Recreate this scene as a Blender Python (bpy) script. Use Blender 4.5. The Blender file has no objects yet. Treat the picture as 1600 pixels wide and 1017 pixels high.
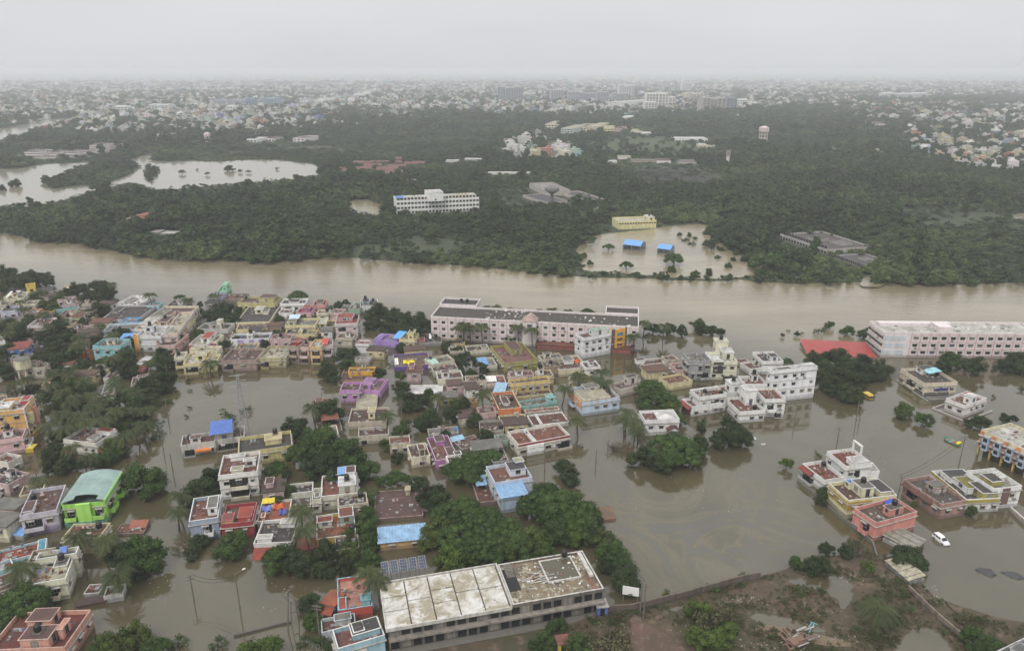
import bpy, bmesh, math, random
import numpy as np
from mathutils import Vector, Matrix
R = math.radians
rng = random.Random(7)
nrg = np.random.default_rng(7)
scene = bpy.context.scene
COL = scene.collection

# ------------------------------------------------------------------ camera
F, HOR, CX, CY, CAMH = 1150.0, 108.0, 800.0, 508.5, 100.0
PITCH = math.atan((CY - HOR) / F)
SP, CP = math.sin(PITCH), math.cos(PITCH)
cam_data = bpy.data.cameras.new('camera')
cam = bpy.data.objects.new('camera', cam_data); COL.objects.link(cam)
cam.location = (0, 0, CAMH); cam.rotation_euler = (math.pi/2 - PITCH, 0, 0)
cam_data.sensor_width = 36; cam_data.lens = 36*F/1600
cam_data.clip_start = 1; cam_data.clip_end = 90000
scene.camera = cam
# ------------------------------------------------------------------ light
SUN_EL, SUN_AZ = R(52), R(205)
world = bpy.data.worlds.new('World'); scene.world = world; world.use_nodes = True
nt = world.node_tree; nt.nodes.clear()
wo = nt.nodes.new('ShaderNodeOutputWorld'); bg = nt.nodes.new('ShaderNodeBackground'); bg2 = nt.nodes.new('ShaderNodeBackground')
addn = nt.nodes.new('ShaderNodeAddShader')
sky = nt.nodes.new('ShaderNodeTexSky'); sky.sky_type = 'NISHITA'; sky.sun_disc = False
sky.sun_elevation = SUN_EL; sky.sun_rotation = SUN_AZ; sky.dust_density = 5; sky.air_density = 1; sky.ozone_density = 1
hs = nt.nodes.new('ShaderNodeHueSaturation'); hs.inputs['Saturation'].default_value = 0.25
nt.links.new(sky.outputs[0], hs.inputs['Color']); nt.links.new(hs.outputs[0], bg.inputs[0]); bg.inputs[1].default_value = 0.004
# cloud deck: overcast luminance rises smoothly from the horizon to the zenith
tc = nt.nodes.new('ShaderNodeTexCoord'); sx = nt.nodes.new('ShaderNodeSeparateXYZ'); nt.links.new(tc.outputs['Generated'], sx.inputs[0])
mx = nt.nodes.new('ShaderNodeMath'); mx.operation = 'MAXIMUM'; mx.inputs[1].default_value = 0; nt.links.new(sx.outputs[2], mx.inputs[0])
ml = nt.nodes.new('ShaderNodeMath'); ml.operation = 'MULTIPLY_ADD'; ml.inputs[1].default_value = 0.78; ml.inputs[2].default_value = 1.0
nt.links.new(mx.outputs[0], ml.inputs[0])
wn = nt.nodes.new('ShaderNodeTexNoise'); wn.inputs['Scale'].default_value = 2.2; wn.inputs['Detail'].default_value = 4
wmap = nt.nodes.new('ShaderNodeMapping'); wmap.inputs['Scale'].default_value = (1, 1, 5)
nt.links.new(tc.outputs['Generated'], wmap.inputs[0]); nt.links.new(wmap.outputs[0], wn.inputs[0])
wm = nt.nodes.new('ShaderNodeMath'); wm.operation = 'MULTIPLY_ADD'; wm.inputs[1].default_value = 0.2; wm.inputs[2].default_value = 0.90
nt.links.new(wn.outputs[0], wm.inputs[0])
w2 = nt.nodes.new('ShaderNodeMath'); w2.operation = 'MULTIPLY'; nt.links.new(ml.outputs[0], w2.inputs[0]); nt.links.new(wm.outputs[0], w2.inputs[1])
bg2.inputs[0].default_value = (0.675, 0.682, 0.702, 1); nt.links.new(w2.outputs[0], bg2.inputs[1])
nt.links.new(bg.outputs[0], addn.inputs[0]); nt.links.new(bg2.outputs[0], addn.inputs[1]); nt.links.new(addn.outputs[0], wo.inputs[0])
sl = bpy.data.lights.new('sun', 'SUN'); sl.energy = 1.85; sl.angle = R(20); sl.color = (1, 0.96, 0.9)
sun = bpy.data.objects.new('sun', sl); COL.objects.link(sun)
sun.rotation_euler = (math.pi/2 - SUN_EL, 0, math.pi - SUN_AZ)   # towards the lamp: compass SUN_AZ measured from +Y
scene.view_settings.view_transform = 'Standard'; scene.view_settings.look = 'None'
scene.view_settings.exposure = 0.0; scene.view_settings.gamma = 1; scene.view_settings.use_curve_mapping = False
scene.render.engine = 'CYCLES'
scene.cycles.max_bounces = 5; scene.cycles.diffuse_bounces = 2; scene.cycles.glossy_bounces = 2
scene.cycles.transmission_bounces = 2; scene.cycles.volume_bounces = 2; scene.cycles.transparent_max_bounces = 6
scene.cycles.use_denoising = True; scene.cycles.use_adaptive_sampling = True; scene.cycles.adaptive_threshold = 0.02
scene.render.use_persistent_data = False

# ------------------------------------------------------------------ projection helpers (photo pixels <-> world)
def ray(x, y):
    rx = (x - CX)/F; up = (CY - y)/F
    return rx, CP + up*SP, SP - up*CP          # lateral, forward, drop
def G(x, y, z=0.0):
    a, b, d = ray(x, y)
    t = (CAMH - z)/max(d, 1e-4)
    return Vector((a*t, b*t, z))
def P(x, y, z):
    dz = z - CAMH
    dep = y*CP - dz*SP; up = y*SP + dz*CP
    return CX + F*x/dep, CY - F*up/dep
def pxm(x, y, z=0.0):                          # photo pixels per metre at a point
    p = G(x, y, z); dep = p.y*CP - (z-CAMH)*SP
    return F/dep
CR = {'A':(0,400,3.9125),'B':(250,420,3.9125),'C':(550,460,3.9125),'D':(850,480,3.9125),'E':(1200,480,3.9125),
 'F':(0,580,5.0867),'G':(260,620,4.6235),'H':(560,620,3.9125),'I':(0,760,3.957),'J':(250,760,3.957),'K':(560,800,3.81),
 'L':(900,780,4.0),'M':(1200,640,3.9125),'N':(1240,800,4.444),'O':(560,220,3.077),'P':(1060,140,2.963),'Q':(0,90,3.9125),
 'R':(350,90,3.9125),'S':(700,90,3.2),'T':(1150,90,3.5556),'U':(0,300,2.6667),'V':(0,400,6.3545),'W':(0,540,4.625),'X':(880,330,2.6667),'1':(0,0,1.0)}
def cpx(c, x, y):
    ox, oy, s = CR[c]; return ox + x/s, oy + y/s

# ------------------------------------------------------------------ materials
MATS = {}
def new_mat(name):
    m = bpy.data.materials.new(name); m.use_nodes = True
    t = m.node_tree; b = t.nodes['Principled BSDF']
    return m, t, b
def N(t, kind, **kw):
    n = t.nodes.new('ShaderNode'+kind)
    for k, v in kw.items():
        if k in n.inputs: n.inputs[k].default_value = v
        else: setattr(n, k, v)
    return n
def ramp(t, fac, stops):
    r = t.nodes.new('ShaderNodeValToRGB'); e = r.color_ramp.elements
    while len(e) < len(stops): e.new(0.5)
    for i, (p, c) in enumerate(stops):
        e[i].position = p; e[i].color = (c, c, c, 1) if isinstance(c, (int, float)) else (*c, 1)
    t.links.new(fac, r.inputs[0]); return r.outputs[0]
def mixc(t, fac, a, b, mode='MIX'):
    n = t.nodes.new('ShaderNodeMix'); n.data_type = 'RGBA'; n.blend_type = mode
    for sock, v in ((n.inputs[0], fac), (n.inputs[6], a), (n.inputs[7], b)):
        if isinstance(v, bpy.types.NodeSocket): t.links.new(v, sock)
        elif isinstance(v, (int, float)): sock.default_value = v
        else: sock.default_value = (*v, 1)
    return n.outputs[2]
def geo_pos(t, scale=(1,1,1)):
    g = t.nodes.new('ShaderNodeNewGeometry'); m = t.nodes.new('ShaderNodeMapping'); m.inputs['Scale'].default_value = scale
    t.links.new(g.outputs['Position'], m.inputs[0]); return m.outputs[0]
def noise(t, vec, scale, detail=3, rough=0.6, dist=0.0):
    n = t.nodes.new('ShaderNodeTexNoise'); n.inputs['Scale'].default_value = scale; n.inputs['Detail'].default_value = detail
    n.inputs['Roughness'].default_value = rough; n.inputs['Distortion'].default_value = dist
    t.links.new(vec, n.inputs['Vector']); return n.outputs['Fac']
def wall_mat(c, grime=0.5):
    g_ = .3*c[0]+.55*c[1]+.15*c[2]; grime *= .82; c = tuple(min(.8, v*1.03*.95+g_*.05) for v in c)
    key = ('w', tuple(round(v, 3) for v in c), grime)
    if min(c) > .6: grime *= .7
    if key in MATS: return MATS[key]
    m, t, b = new_mat('painted_plaster')
    n1 = noise(t, geo_pos(t, (1, 1, 0.22)), 0.9, 5, 0.7)            # rain streaks run down the plaster
    n2 = noise(t, geo_pos(t), 0.17, 3)
    dirt = tuple(v*0.30+0.02 for v in c)
    k = ramp(t, n1, [(0.44, 0.0), (0.70, min(1, grime*1.35))])
    c1 = mixc(t, k, c, dirt)
    c2 = mixc(t, ramp(t, n2, [(0.35, 0.0), (0.75, 0.25)]), c1, tuple(v*0.75 for v in c))
    # tide line left by the flood
    sz = t.nodes.new('ShaderNodeSeparateXYZ'); t.links.new(geo_pos(t), sz.inputs[0]); md = N(t, 'Math', operation='MULTIPLY_ADD'); t.links.new(n1, md.inputs[0]); md.inputs[1].default_value = -1.6; t.links.new(sz.outputs[2], md.inputs[2])
    c2 = mixc(t, ramp(t, md.outputs[0], [(0.0, 0.75), (0.12, 0.0)]), c2, tuple(v*.35+.03 for v in c))
    t.links.new(c2, b.inputs['Base Color']); b.inputs['Roughness'].default_value = 0.85
    MATS[key] = m; return m
def roof_mat(c, kind='tile'):
    c = tuple(v*(.66 if sum(c) < .9 else .84) for v in c)
    key = ('r', tuple(round(v, 3) for v in c), kind)
    if key in MATS: return MATS[key]
    m, t, b = new_mat('terrace_roof')
    p = geo_pos(t)
    n1 = noise(t, p, 0.35, 6, 0.72, 0.6); n2 = noise(t, p, 2.2, 4, 0.7); n3 = noise(t, p, 0.12, 2)
    dark = tuple(v*0.35+0.012 for v in c); pale = tuple(min(1, v*1.25+0.05) for v in c)
    a = mixc(t, ramp(t, n1, [(0.38, 0.0), (0.62, 0.9)]), c, dark)
    a = mixc(t, ramp(t, n2, [(0.56, 0.0), (0.74, 0.6)]), a, pale)
    a = mixc(t, ramp(t, n3, [(0.35, 0.25), (0.6, 0.0)]), a, (0.06, 0.055, 0.04))
    t.links.new(a, b.inputs['Base Color'])
    t.links.new(ramp(t, n1, [(0.5, 0.85), (0.7, 0.35)]), b.inputs['Roughness'])
    MATS[key] = m; return m
def plain(name, c, rough=0.7, metal=0.0, var=0.2, scale=1.5):
    key = (name, tuple(round(v, 3) for v in c), rough)
    if key in MATS: return MATS[key]
    m, t, b = new_mat(name)
    a = mixc(t, ramp(t, noise(t, geo_pos(t), scale, 3), [(0.35, 0.0), (0.7, 1.0)]), c, tuple(v*(1-var) for v in c))
    t.links.new(a, b.inputs['Base Color']); b.inputs['Roughness'].default_value = rough; b.inputs['Metallic'].default_value = metal
    MATS[key] = m; return m
def leaf_mat(name, c, c2, yellow=0.0):
    m, t, b = new_mat(name)
    oi = t.nodes.new('ShaderNodeObjectInfo')
    g = t.nodes.new('ShaderNodeNewGeometry')
    a = mixc(t, oi.outputs['Random'], c, c2)
    a = mixc(t, ramp(t, g.outputs['Random Per Island'], [(0.0, 0.0), (1.0, 0.55)]), a, tuple(min(1, v*1.8+0.006) for v in c2))
    p = geo_pos(t)
    a = mixc(t, ramp(t, noise(t, p, 0.16, 3), [(0.38, 0.0), (0.7, 0.6)]), a, tuple(v*0.55 for v in c))
    t.links.new(a, b.inputs['Base Color']); b.inputs['Roughness'].default_value = 0.75
    b.inputs['Specular IOR Level'].default_value = 0.2
    return m
W=(.76,.75,.72); PW=(.74,.66,.66); CRM=(.68,.63,.46); YE=(.66,.57,.29); KH=(.5,.45,.2); MU=(.62,.38,.08); OR=(.6,.2,.05); SA=(.62,.25,.2)
PK=(.6,.36,.36); LI=(.48,.24,.5); PU=(.2,.12,.38); GR=(.3,.62,.08); TE=(.24,.5,.5); LB=(.45,.55,.7); BL=(.08,.2,.55); GY=(.38,.37,.34)
BG=(.34,.39,.48); OL=(.33,.31,.1); BR=(.22,.14,.11); RD=(.36,.03,.03); MG=(.3,.6,.4); LV=(.36,.24,.56); PG=(.4,.5,.4); MA=(.2,.05,.05); GW=(.5,.49,.46)
RT=(.27,.095,.06); RD_=(.085,.075,.07); RG=(.26,.25,.22); RW=(.62,.6,.55); RM=(.17,.09,.075); RC=(.5,.46,.34); RR=(.5,.08,.05); RP=(.62,.3,.22); RB=(.12,.065,.05)
SB=(.1,.22,.55); SL=(.26,.42,.62); YT=(.75,.6,.03)

# ------------------------------------------------------------------ mesh builder
class MB:
    def __init__(s): s.v = []; s.f = []; s.m = []; s.mats = []
    def mi(s, m):
        if m not in s.mats: s.mats.append(m)
        return s.mats.index(m)
    def poly(s, pts, m):
        b = len(s.v); s.v += [tuple(p) for p in pts]; s.f.append(tuple(range(b, b+len(pts)))); s.m.append(s.mi(m))
    def box(s, x0, x1, y0, y1, z0, z1, m, bottom=True):
        b = len(s.v); k = s.mi(m)
        s.v += [(x0,y0,z0),(x1,y0,z0),(x1,y1,z0),(x0,y1,z0),(x0,y0,z1),(x1,y0,z1),(x1,y1,z1),(x0,y1,z1)]
        fs = [(4,5,6,7),(0,1,5,4),(1,2,6,5),(2,3,7,6),(3,0,4,7)] + ([(3,2,1,0)] if bottom else [])
        for f in fs: s.f.append(tuple(b+i for i in f)); s.m.append(k)
    def bar(s, p, q, w, m, h=None):
        p = Vector(p); q = Vector(q); d = (q-p).normalized(); h = h or w
        a = d.cross(Vector((0,0,1)));
        if a.length < 1e-3: a = Vector((1,0,0))
        a.normalize(); c = a.cross(d).normalized(); b = len(s.v); k = s.mi(m)
        for e in (p, q):
            for sa, sc in ((-1,-1),(1,-1),(1,1),(-1,1)): s.v.append(tuple(e + a*sa*w/2 + c*sc*h/2))
        for f in ((0,1,5,4),(1,2,6,5),(2,3,7,6),(3,0,4,7),(3,2,1,0),(4,5,6,7)): s.f.append(tuple(b+i for i in f)); s.m.append(k)
    def tube(s, pts, rad, m, n=8, cap=True):
        b = len(s.v); k = s.mi(m); pts = [Vector(p) for p in pts]
        for i, p in enumerate(pts):
            d = (pts[min(i+1, len(pts)-1)] - pts[max(i-1, 0)]).normalized()
            a = d.cross(Vector((0,1,0.01))).normalized(); c = d.cross(a)
            for j in range(n):
                t = 2*math.pi*j/n; s.v.append(tuple(p + (a*math.cos(t)+c*math.sin(t))*rad[i]))
        for i in range(len(pts)-1):
            for j in range(n):
                s.f.append((b+i*n+j, b+i*n+(j+1)%n, b+(i+1)*n+(j+1)%n, b+(i+1)*n+j)); s.m.append(k)
        if cap:
            s.f.append(tuple(b+j for j in range(n))[::-1]); s.m.append(k)
            s.f.append(tuple(b+(len(pts)-1)*n+j for j in range(n))); s.m.append(k)
    def mesh(s, name):
        me = bpy.data.meshes.new(name); me.from_pydata(s.v, [], s.f)
        for m in s.mats: me.materials.append(m)
        me.polygons.foreach_set('material_index', s.m); me.update(); return me
    def build(s, name, parent=None, loc=None, kind=None):
        return link(name, s.mesh(name), parent, loc, kind)
def link(name, me, parent=None, loc=None, kind=None, rz=0, sc=None):
    o = bpy.data.objects.new(name, me); COL.objects.link(o)
    if parent: o.parent = parent
    if loc is not None: o.location = loc
    if rz: o.rotation_euler = (0, 0, rz)
    if sc is not None: o.scale = sc
    if kind: o['kind'] = kind
    return o
def thing(name, label, cat, loc=(0,0,0), rz=0, group=None):
    o = bpy.data.objects.new(name, None); COL.objects.link(o); o.location = loc; o.rotation_euler = (0,0,rz)
    o['label'] = label; o['category'] = cat
    if group: o['group'] = group
    return o
def tag(o, label, cat, group=None):
    o['label'] = label; o['category'] = cat
    if group: o['group'] = group
    return o
def inpoly(px, py, poly):
    px = np.asarray(px, float); py = np.asarray(py, float); r = np.zeros(px.shape, bool); n = len(poly); j = n-1
    for i in range(n):
        xi, yi = poly[i]; xj, yj = poly[j]
        if yi != yj:
            c = ((yi > py) != (yj > py)) & (px < (xj-xi)*(py-yi)/(yj-yi)+xi); r ^= c
        j = i
    return r
def sheet(name, poly, z, m, skirt=0.0, kind='structure', world=False):
    """flat ground or water sheet whose outline is given in photo pixels at height z"""
    pts = [Vector(p) for p in poly] if world else [G(x, y, z) for x, y in poly]
    bm = bmesh.new(); vs = [bm.verts.new((p.x, p.y, z)) for p in pts]; f = bm.faces.new(vs); f.normal_update()
    if f.normal.z < 0: f.normal_flip()
    if skirt:
        lo = [bm.verts.new((p.x, p.y, z-skirt)) for p in pts]
        for i in range(len(vs)): j = (i+1) % len(vs); bm.faces.new((vs[i], lo[i], lo[j], vs[j]))
    bmesh.ops.triangulate(bm, faces=[f])
    me = bpy.data.meshes.new(name); bm.to_mesh(me); bm.free(); me.materials.append(m)
    return link(name, me, kind=kind)
def rough_poly(poly, amp=5, seed=1):
    r = random.Random(seed); q = smooth_poly(poly, 2); out = []
    for i in range(len(q)):
        a, b = q[i], q[(i+1) % len(q)]; n = max(1, int(math.hypot(b[0]-a[0], b[1]-a[1])/3))
        for k in range(n): t = k/n; out.append((a[0]+(b[0]-a[0])*t+r.gauss(0, amp*.35), a[1]+(b[1]-a[1])*t+r.gauss(0, amp*.18)))
    return out
def smooth_poly(poly, it=2):
    for _ in range(it):
        q = []
        for i in range(len(poly)):
            a, b = poly[i], poly[(i+1) % len(poly)]
            q += [(a[0]*.75+b[0]*.25, a[1]*.75+b[1]*.25), (a[0]*.25+b[0]*.75, a[1]*.25+b[1]*.75)]
        poly = q
    return poly
# ------------------------------------------------------------------ water and land
def water_mat(river=True):
    m, t, b = new_mat('muddy_water')
    p = geo_pos(t)
    flood = (.068, .058, .031); riv = (.225, .19, .118)
    # turbidity follows the river channel: south edge line across the frame, soft mixing zone
    a = G(0, 415); c = G(1600, 545); d = (c-a); nrm = Vector((-d.y, d.x, 0)).normalized(); off = nrm.dot(a)
    dt = N(t, 'VectorMath', operation='DOT_PRODUCT'); g = t.nodes.new('ShaderNodeNewGeometry'); t.links.new(g.outputs['Position'], dt.inputs[0])
    dt.inputs[1].default_value = nrm
    warp = noise(t, p, 0.012, 4, 0.6)
    s = N(t, 'Math', operation='MULTIPLY_ADD'); t.links.new(warp, s.inputs[0]); s.inputs[1].default_value = 70; s.inputs[2].default_value = -off-30
    ad = N(t, 'Math', operation='ADD'); t.links.new(dt.outputs['Value'], ad.inputs[0]); t.links.new(s.outputs[0], ad.inputs[1])
    mr = N(t, 'MapRange'); mr.interpolation_type = 'SMOOTHSTEP'; t.links.new(ad.outputs[0], mr.inputs['Value']); mr.inputs['From Min'].default_value = -45; mr.inputs['From Max'].default_value = 30
    rm = mr.outputs[0]
    # slow swirls of silt
    ang = math.atan2(d.y, d.x)
    mp = t.nodes.new('ShaderNodeMapping'); mp.inputs['Rotation'].default_value = (0, 0, -ang); mp.inputs['Scale'].default_value = (0.25, 1, 1)
    t.links.new(g.outputs['Position'], mp.inputs[0])
    st = noise(t, mp.outputs[0], 0.045, 7, 0.68, 1.5); st2 = noise(t, mp.outputs[0], 0.011, 4, 0.6, 1.0)
    col = mixc(t, rm, flood, riv)
    col = mixc(t, ramp(t, st, [(0.38, 0.0), (0.68, 0.5)]), col, (.34, .3, .205))
    k = N(t, 'Math', operation='MULTIPLY'); t.links.new(ramp(t, st2, [(0.42, 0.6), (0.6, 0.0)]), k.inputs[0]); k.inputs[1].default_value = 0.8
    col = mixc(t, k.outputs[0], col, (.15, .125, .08))
    base = mixc(t, rm, mixc(t, ramp(t, noise(t, p, 0.03, 5, .6, 1.2), [(0.35, 0.0), (0.7, 0.7)]), flood, (.108, .094, .056)), col)
    # thin film of oil on the still water by the hall
    oc = G(1085, 815)
    ds = N(t, 'VectorMath', operation='DISTANCE'); t.links.new(g.outputs['Position'], ds.inputs[0]); ds.inputs[1].default_value = oc
    fo = N(t, 'MapRange'); fo.interpolation_type = 'SMOOTHSTEP'; t.links.new(ds.outputs['Value'], fo.inputs['Value'])
    for kk, v in (('From Min', 8), ('From Max', 40), ('To Min', 1), ('To Max', 0)): fo.inputs[kk].default_value = v
    on = noise(t, p, 0.038, 7, 0.7, 1.1)
    def film(lo, mid, hi, c2, amt, base):
        k = N(t, 'Math', operation='MULTIPLY'); t.links.new(ramp(t, on, [(lo, 0), (mid, amt), (hi, 0)]), k.inputs[0]); t.links.new(fo.outputs[0], k.inputs[1])
        return mixc(t, k.outputs[0], base, c2)
    base = film(.42, .47, .50, (.14, .12, .062), .5, base)
    base = film(.49, .52, .55, (.085, .09, .1), .45, base)
    base = film(.54, .61, .70, (.14, .127, .082), .55, base)
    t.links.new(base, b.inputs['Base Color'])
    b.inputs['IOR'].default_value = 1.72
    rr = N(t, 'MapRange'); t.links.new(rm, rr.inputs['Value']); rr.inputs['To Min'].default_value = 0.045; rr.inputs['To Max'].default_value = 0.16
    t.links.new(rr.outputs[0], b.inputs['Roughness'])
    w1 = noise(t, mp.outputs[0], 0.5, 4, 0.6, 0.5); w2_ = noise(t, p, 1.3, 3, 0.6)
    ws = N(t, 'Math', operation='MULTIPLY_ADD'); t.links.new(w2_, ws.inputs[0]); ws.inputs[1].default_value = 0.3; t.links.new(w1, ws.inputs[2])
    bp = t.nodes.new('ShaderNodeBump'); bp.inputs['Distance'].default_value = 1.0
    bs = N(t, 'MapRange'); t.links.new(rm, bs.inputs['Value']); bs.inputs['To Min'].default_value = 0.012; bs.inputs['To Max'].default_value = 0.16
    t.links.new(bs.outputs[0], bp.inputs['Strength']); t.links.new(ws.outputs[0], bp.inputs['Height']); t.links.new(bp.outputs[0], b.inputs['Normal'])
    return m
WATER = water_mat()
def lake_mat():
    m, t, b = new_mat('lake_water'); p = geo_pos(t)
    t.links.new(mixc(t, noise(t, p, 0.01, 4), (.2, .18, .13), (.26, .24, .19)), b.inputs['Base Color'])
    b.inputs['Roughness'].default_value = 0.12; b.inputs['IOR'].default_value = 1.4
    bp = t.nodes.new('ShaderNodeBump'); bp.inputs['Strength'].default_value = 0.1; t.links.new(noise(t, p, 0.4, 3), bp.inputs['Height']); t.links.new(bp.outputs[0], b.inputs['Normal'])
    return m
LAKE = lake_mat()
def ground_mat(a, b_, c, sc=0.08):
    m, t, b = new_mat('ground_cover'); p = geo_pos(t)
    col = mixc(t, ramp(t, noise(t, p, sc, 6, .65, .4), [(0.4, 0.0), (0.6, 1.0)]), a, b_)
    col = mixc(t, ramp(t, noise(t, p, sc*6, 5, .7), [(0.52, 0.0), (0.66, 0.9)]), col, c)
    t.links.new(col, b.inputs['Base Color']); b.inputs['Roughness'].default_value = 0.95; return m
FOREST_FLOOR = ground_mat((.03, .045, .02), (.05, .065, .028), (.06, .06, .035), 0.01)
MEADOW = ground_mat((.04, .06, .024), (.055, .075, .03), (.025, .038, .016), 0.02)
WASTE = ground_mat((.085, .058, .038), (.05, .048, .024), (.14, .1, .068), 0.07)
FIELD_BROWN = ground_mat((.13, .11, .07), (.09, .085, .05), (.16, .13, .09), 0.03)

sheet('river_and_flood_water', [(-4000, -300), (4000, -300), (4000, 1500), (-4000, 1500)], 0.0, WATER, world=True)
sheet('riverbed_ground', [(-30000, -400), (30000, -400), (30000, 30000), (-30000, 30000)], -3.0, WASTE, world=True)
BANK = [(-260,330),(-60,352),(0,364),(60,380),(130,384),(200,401),(280,407),(340,410),(420,414),(500,406),(560,406),(640,413),(700,416),(760,421),(800,424),(835,430),(880,432),(930,437),
        (1000,437),(1060,441),(1120,441),(1150,438),(1180,443),(1250,446),(1340,444),(1372,441),(1390,446),(1500,447),(1590,444),(1640,436),(1900,420)]
z = 0.45
pts = [G(x, y-4.5, z) for x, y in BANK] + [Vector((30000, 2500, z)), Vector((30000, 30000, z)), Vector((-30000, 30000, z)), Vector((-30000, 1500, z))]
sheet('north_bank_ground', pts, z, FOREST_FLOOR, skirt=3.0, world=True)
# water lying on the north side
WATERS = {
 'lake_water': [(-250,262),(0,263),(25,266),(60,257),(130,255),(195,252),(222,243),(236,236),(240,256),(300,251),(330,254),(400,249),(460,252),(492,258),(512,268),(500,276),(450,281),(400,286),(300,293),(243,300),(222,288),(200,284),(178,292),(100,314),(44,324),(0,322),(-250,330)],
 'upper_river_water': [(-250,222),(0,203),(60,190),(98,184),(120,188),(92,197),(50,207),(0,222),(-250,252)],
 'channel_water': [(18,240),(60,243),(150,236),(188,234),(172,244),(90,249),(30,250)],
 'distant_river_water': [(455,158),(500,153),(548,149),(572,142),(600,141),(570,150),(520,158),(470,162)],
 'pond_water': [(538,318),(560,310),(596,316),(608,334),(590,337),(548,334)],
 'flooded_field_water': [(895,392),(915,377),(935,366),(1010,360),(1020,356),(1060,352),(1100,350),(1112,356),(1096,362),(1118,372),(1132,384),(1150,396),(1185,412),(1200,425),(1170,432),(1120,437),(1050,434),(990,428),(925,426),(905,418),(912,405)],
 'creek_water': [(1330,340),(1342,333),(1360,336),(1352,348),(1348,362),(1338,360)],
 'creek_mouth_water': [(1340,448),(1352,430),(1378,428),(1386,440),(1380,449)],
 'eastern_pool_water': [(1540,304),(1570,303),(1640,302),(1640,310),(1560,310)],
 'paddock_water': [(1565,334),(1640,332),(1640,345),(1590,344)],
}
for n_, poly in WATERS.items():
    sheet(n_, rough_poly(poly, 2.2, 3), 0.62, WATER if 'flooded' in n_ or 'mouth' in n_ or 'pond' in n_ else LAKE)
ISLANDS = [[(62,291),(75,283),(100,276),(118,263),(150,257),(190,253),(214,256),(216,264),(200,274),(172,285),(130,291),(90,296)],
           [(228,262),(246,262),(247,270),(238,276),(238,288),(232,282)]]
for poly in ISLANDS: sheet('lake_island_ground', poly, 0.8, FOREST_FLOOR)
MEADOWS = [[(905,228),(960,214),(1040,214),(1100,232),(1120,243),(1060,248),(985,246),(925,240)],
           [(200,340),(228,331),(252,334),(240,344),(215,350)]]
for i, poly in enumerate(MEADOWS): sheet('meadow', smooth_poly(poly, 2), 0.7, MEADOW if i < 1 else FIELD_BROWN)
sheet('distant_city_ground', [G(x, y, .55) for x, y in [(-150,182),(100,180),(200,184),(380,190),(560,178),(760,182),(960,178),(1000,174),(1330,168),(1350,160),(1750,160)]] + [Vector((30000, 9000, .55)), Vector((30000, 30000, .55)), Vector((-30000, 30000, .55)), Vector((-30000, 9000, .55))], .55, ground_mat((.14,.14,.13), (.09,.1,.08), (.19,.185,.17), .004), world=True)
# waste ground at the near right corner
LAND = [(962,948),(1040,936),(1120,916),(1190,899),(1215,893),(1240,885),(1262,872),(1290,868),(1330,866),(1385,868),(1412,885),(1470,940),(1530,985),(1600,1040),(1700,1130),(1100,1130),(560,1130),(590,1035),(700,1010),(860,985)]
sheet('waste_ground', smooth_poly(LAND, 1), 0.35, WASTE, skirt=2)
sheet('waste_ground', smooth_poly([(1470,935),(1495,945),(1530,955),(1560,965),(1650,980),(1700,1100),(1600,1060),(1540,1000)], 1), 0.3, WASTE, skirt=2)
PUD = [[(1225,905),(1270,900),(1305,897),(1328,905),(1335,925),(1328,945),(1318,955),(1306,938),(1290,922),(1250,918)],
      
       [(1160,960),(1200,958),(1260,972),(1300,986),(1260,988),(1200,978)],
       [(1395,1010),(1425,985),(1450,978),(1470,990),(1490,1010),(1495,1040),(1400,1040)],
       [(1040,948),(1058,942),(1070,950),(1055,958)]]
for i, poly in enumerate(PUD): sheet('puddle_water', rough_poly(poly, 6, i), 0.40, WATER)
sheet('dirt_track', smooth_poly([(975,962),(990,950),(1010,975),(1060,1000),(1090,1040),(1000,1060),(985,1000)], 1), 0.42, ground_mat((.115,.07,.052), (.085,.058,.042), (.15,.11,.085), .12))
sheet('dirt_track', smooth_poly([(1180,972),(1260,985),(1330,1003),(1330,1012),(1240,1003),(1180,990)], 1), 0.44, ground_mat((.17,.12,.08), (.13,.1,.06), (.2,.16,.12), .2))

# ------------------------------------------------------------------ vegetation meshes
LEAF = leaf_mat('broad_leaves', (.026, .048, .012), (.046, .078, .018))
LEAF_DARK = leaf_mat('dark_leaves', (.021, .034, .012), (.034, .052, .017))
LEAF_LIGHT = leaf_mat('light_leaves', (.045, .08, .014), (.07, .1, .02))
LEAF_PALM = leaf_mat('palm_leaves', (.04, .055, .022), (.062, .075, .028))
LEAF_FOREST = leaf_mat('forest_leaves', (.020, .036, .013), (.046, .074, .024))
LEAF_MID = leaf_mat('yellowish_leaves', (.042, .062, .014), (.07, .095, .022))
LEAF_FD = leaf_mat('forest_dark_leaves', (.014, .026, .012), (.03, .046, .02))
LEAF_FL = leaf_mat('forest_light_leaves', (.045, .07, .022), (.08, .105, .035))
LEAF_DRY = leaf_mat('dry_leaves', (.06, .06, .03), (.085, .08, .04))
BARK = plain('bark', (.09, .07, .055), .9)
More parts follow.
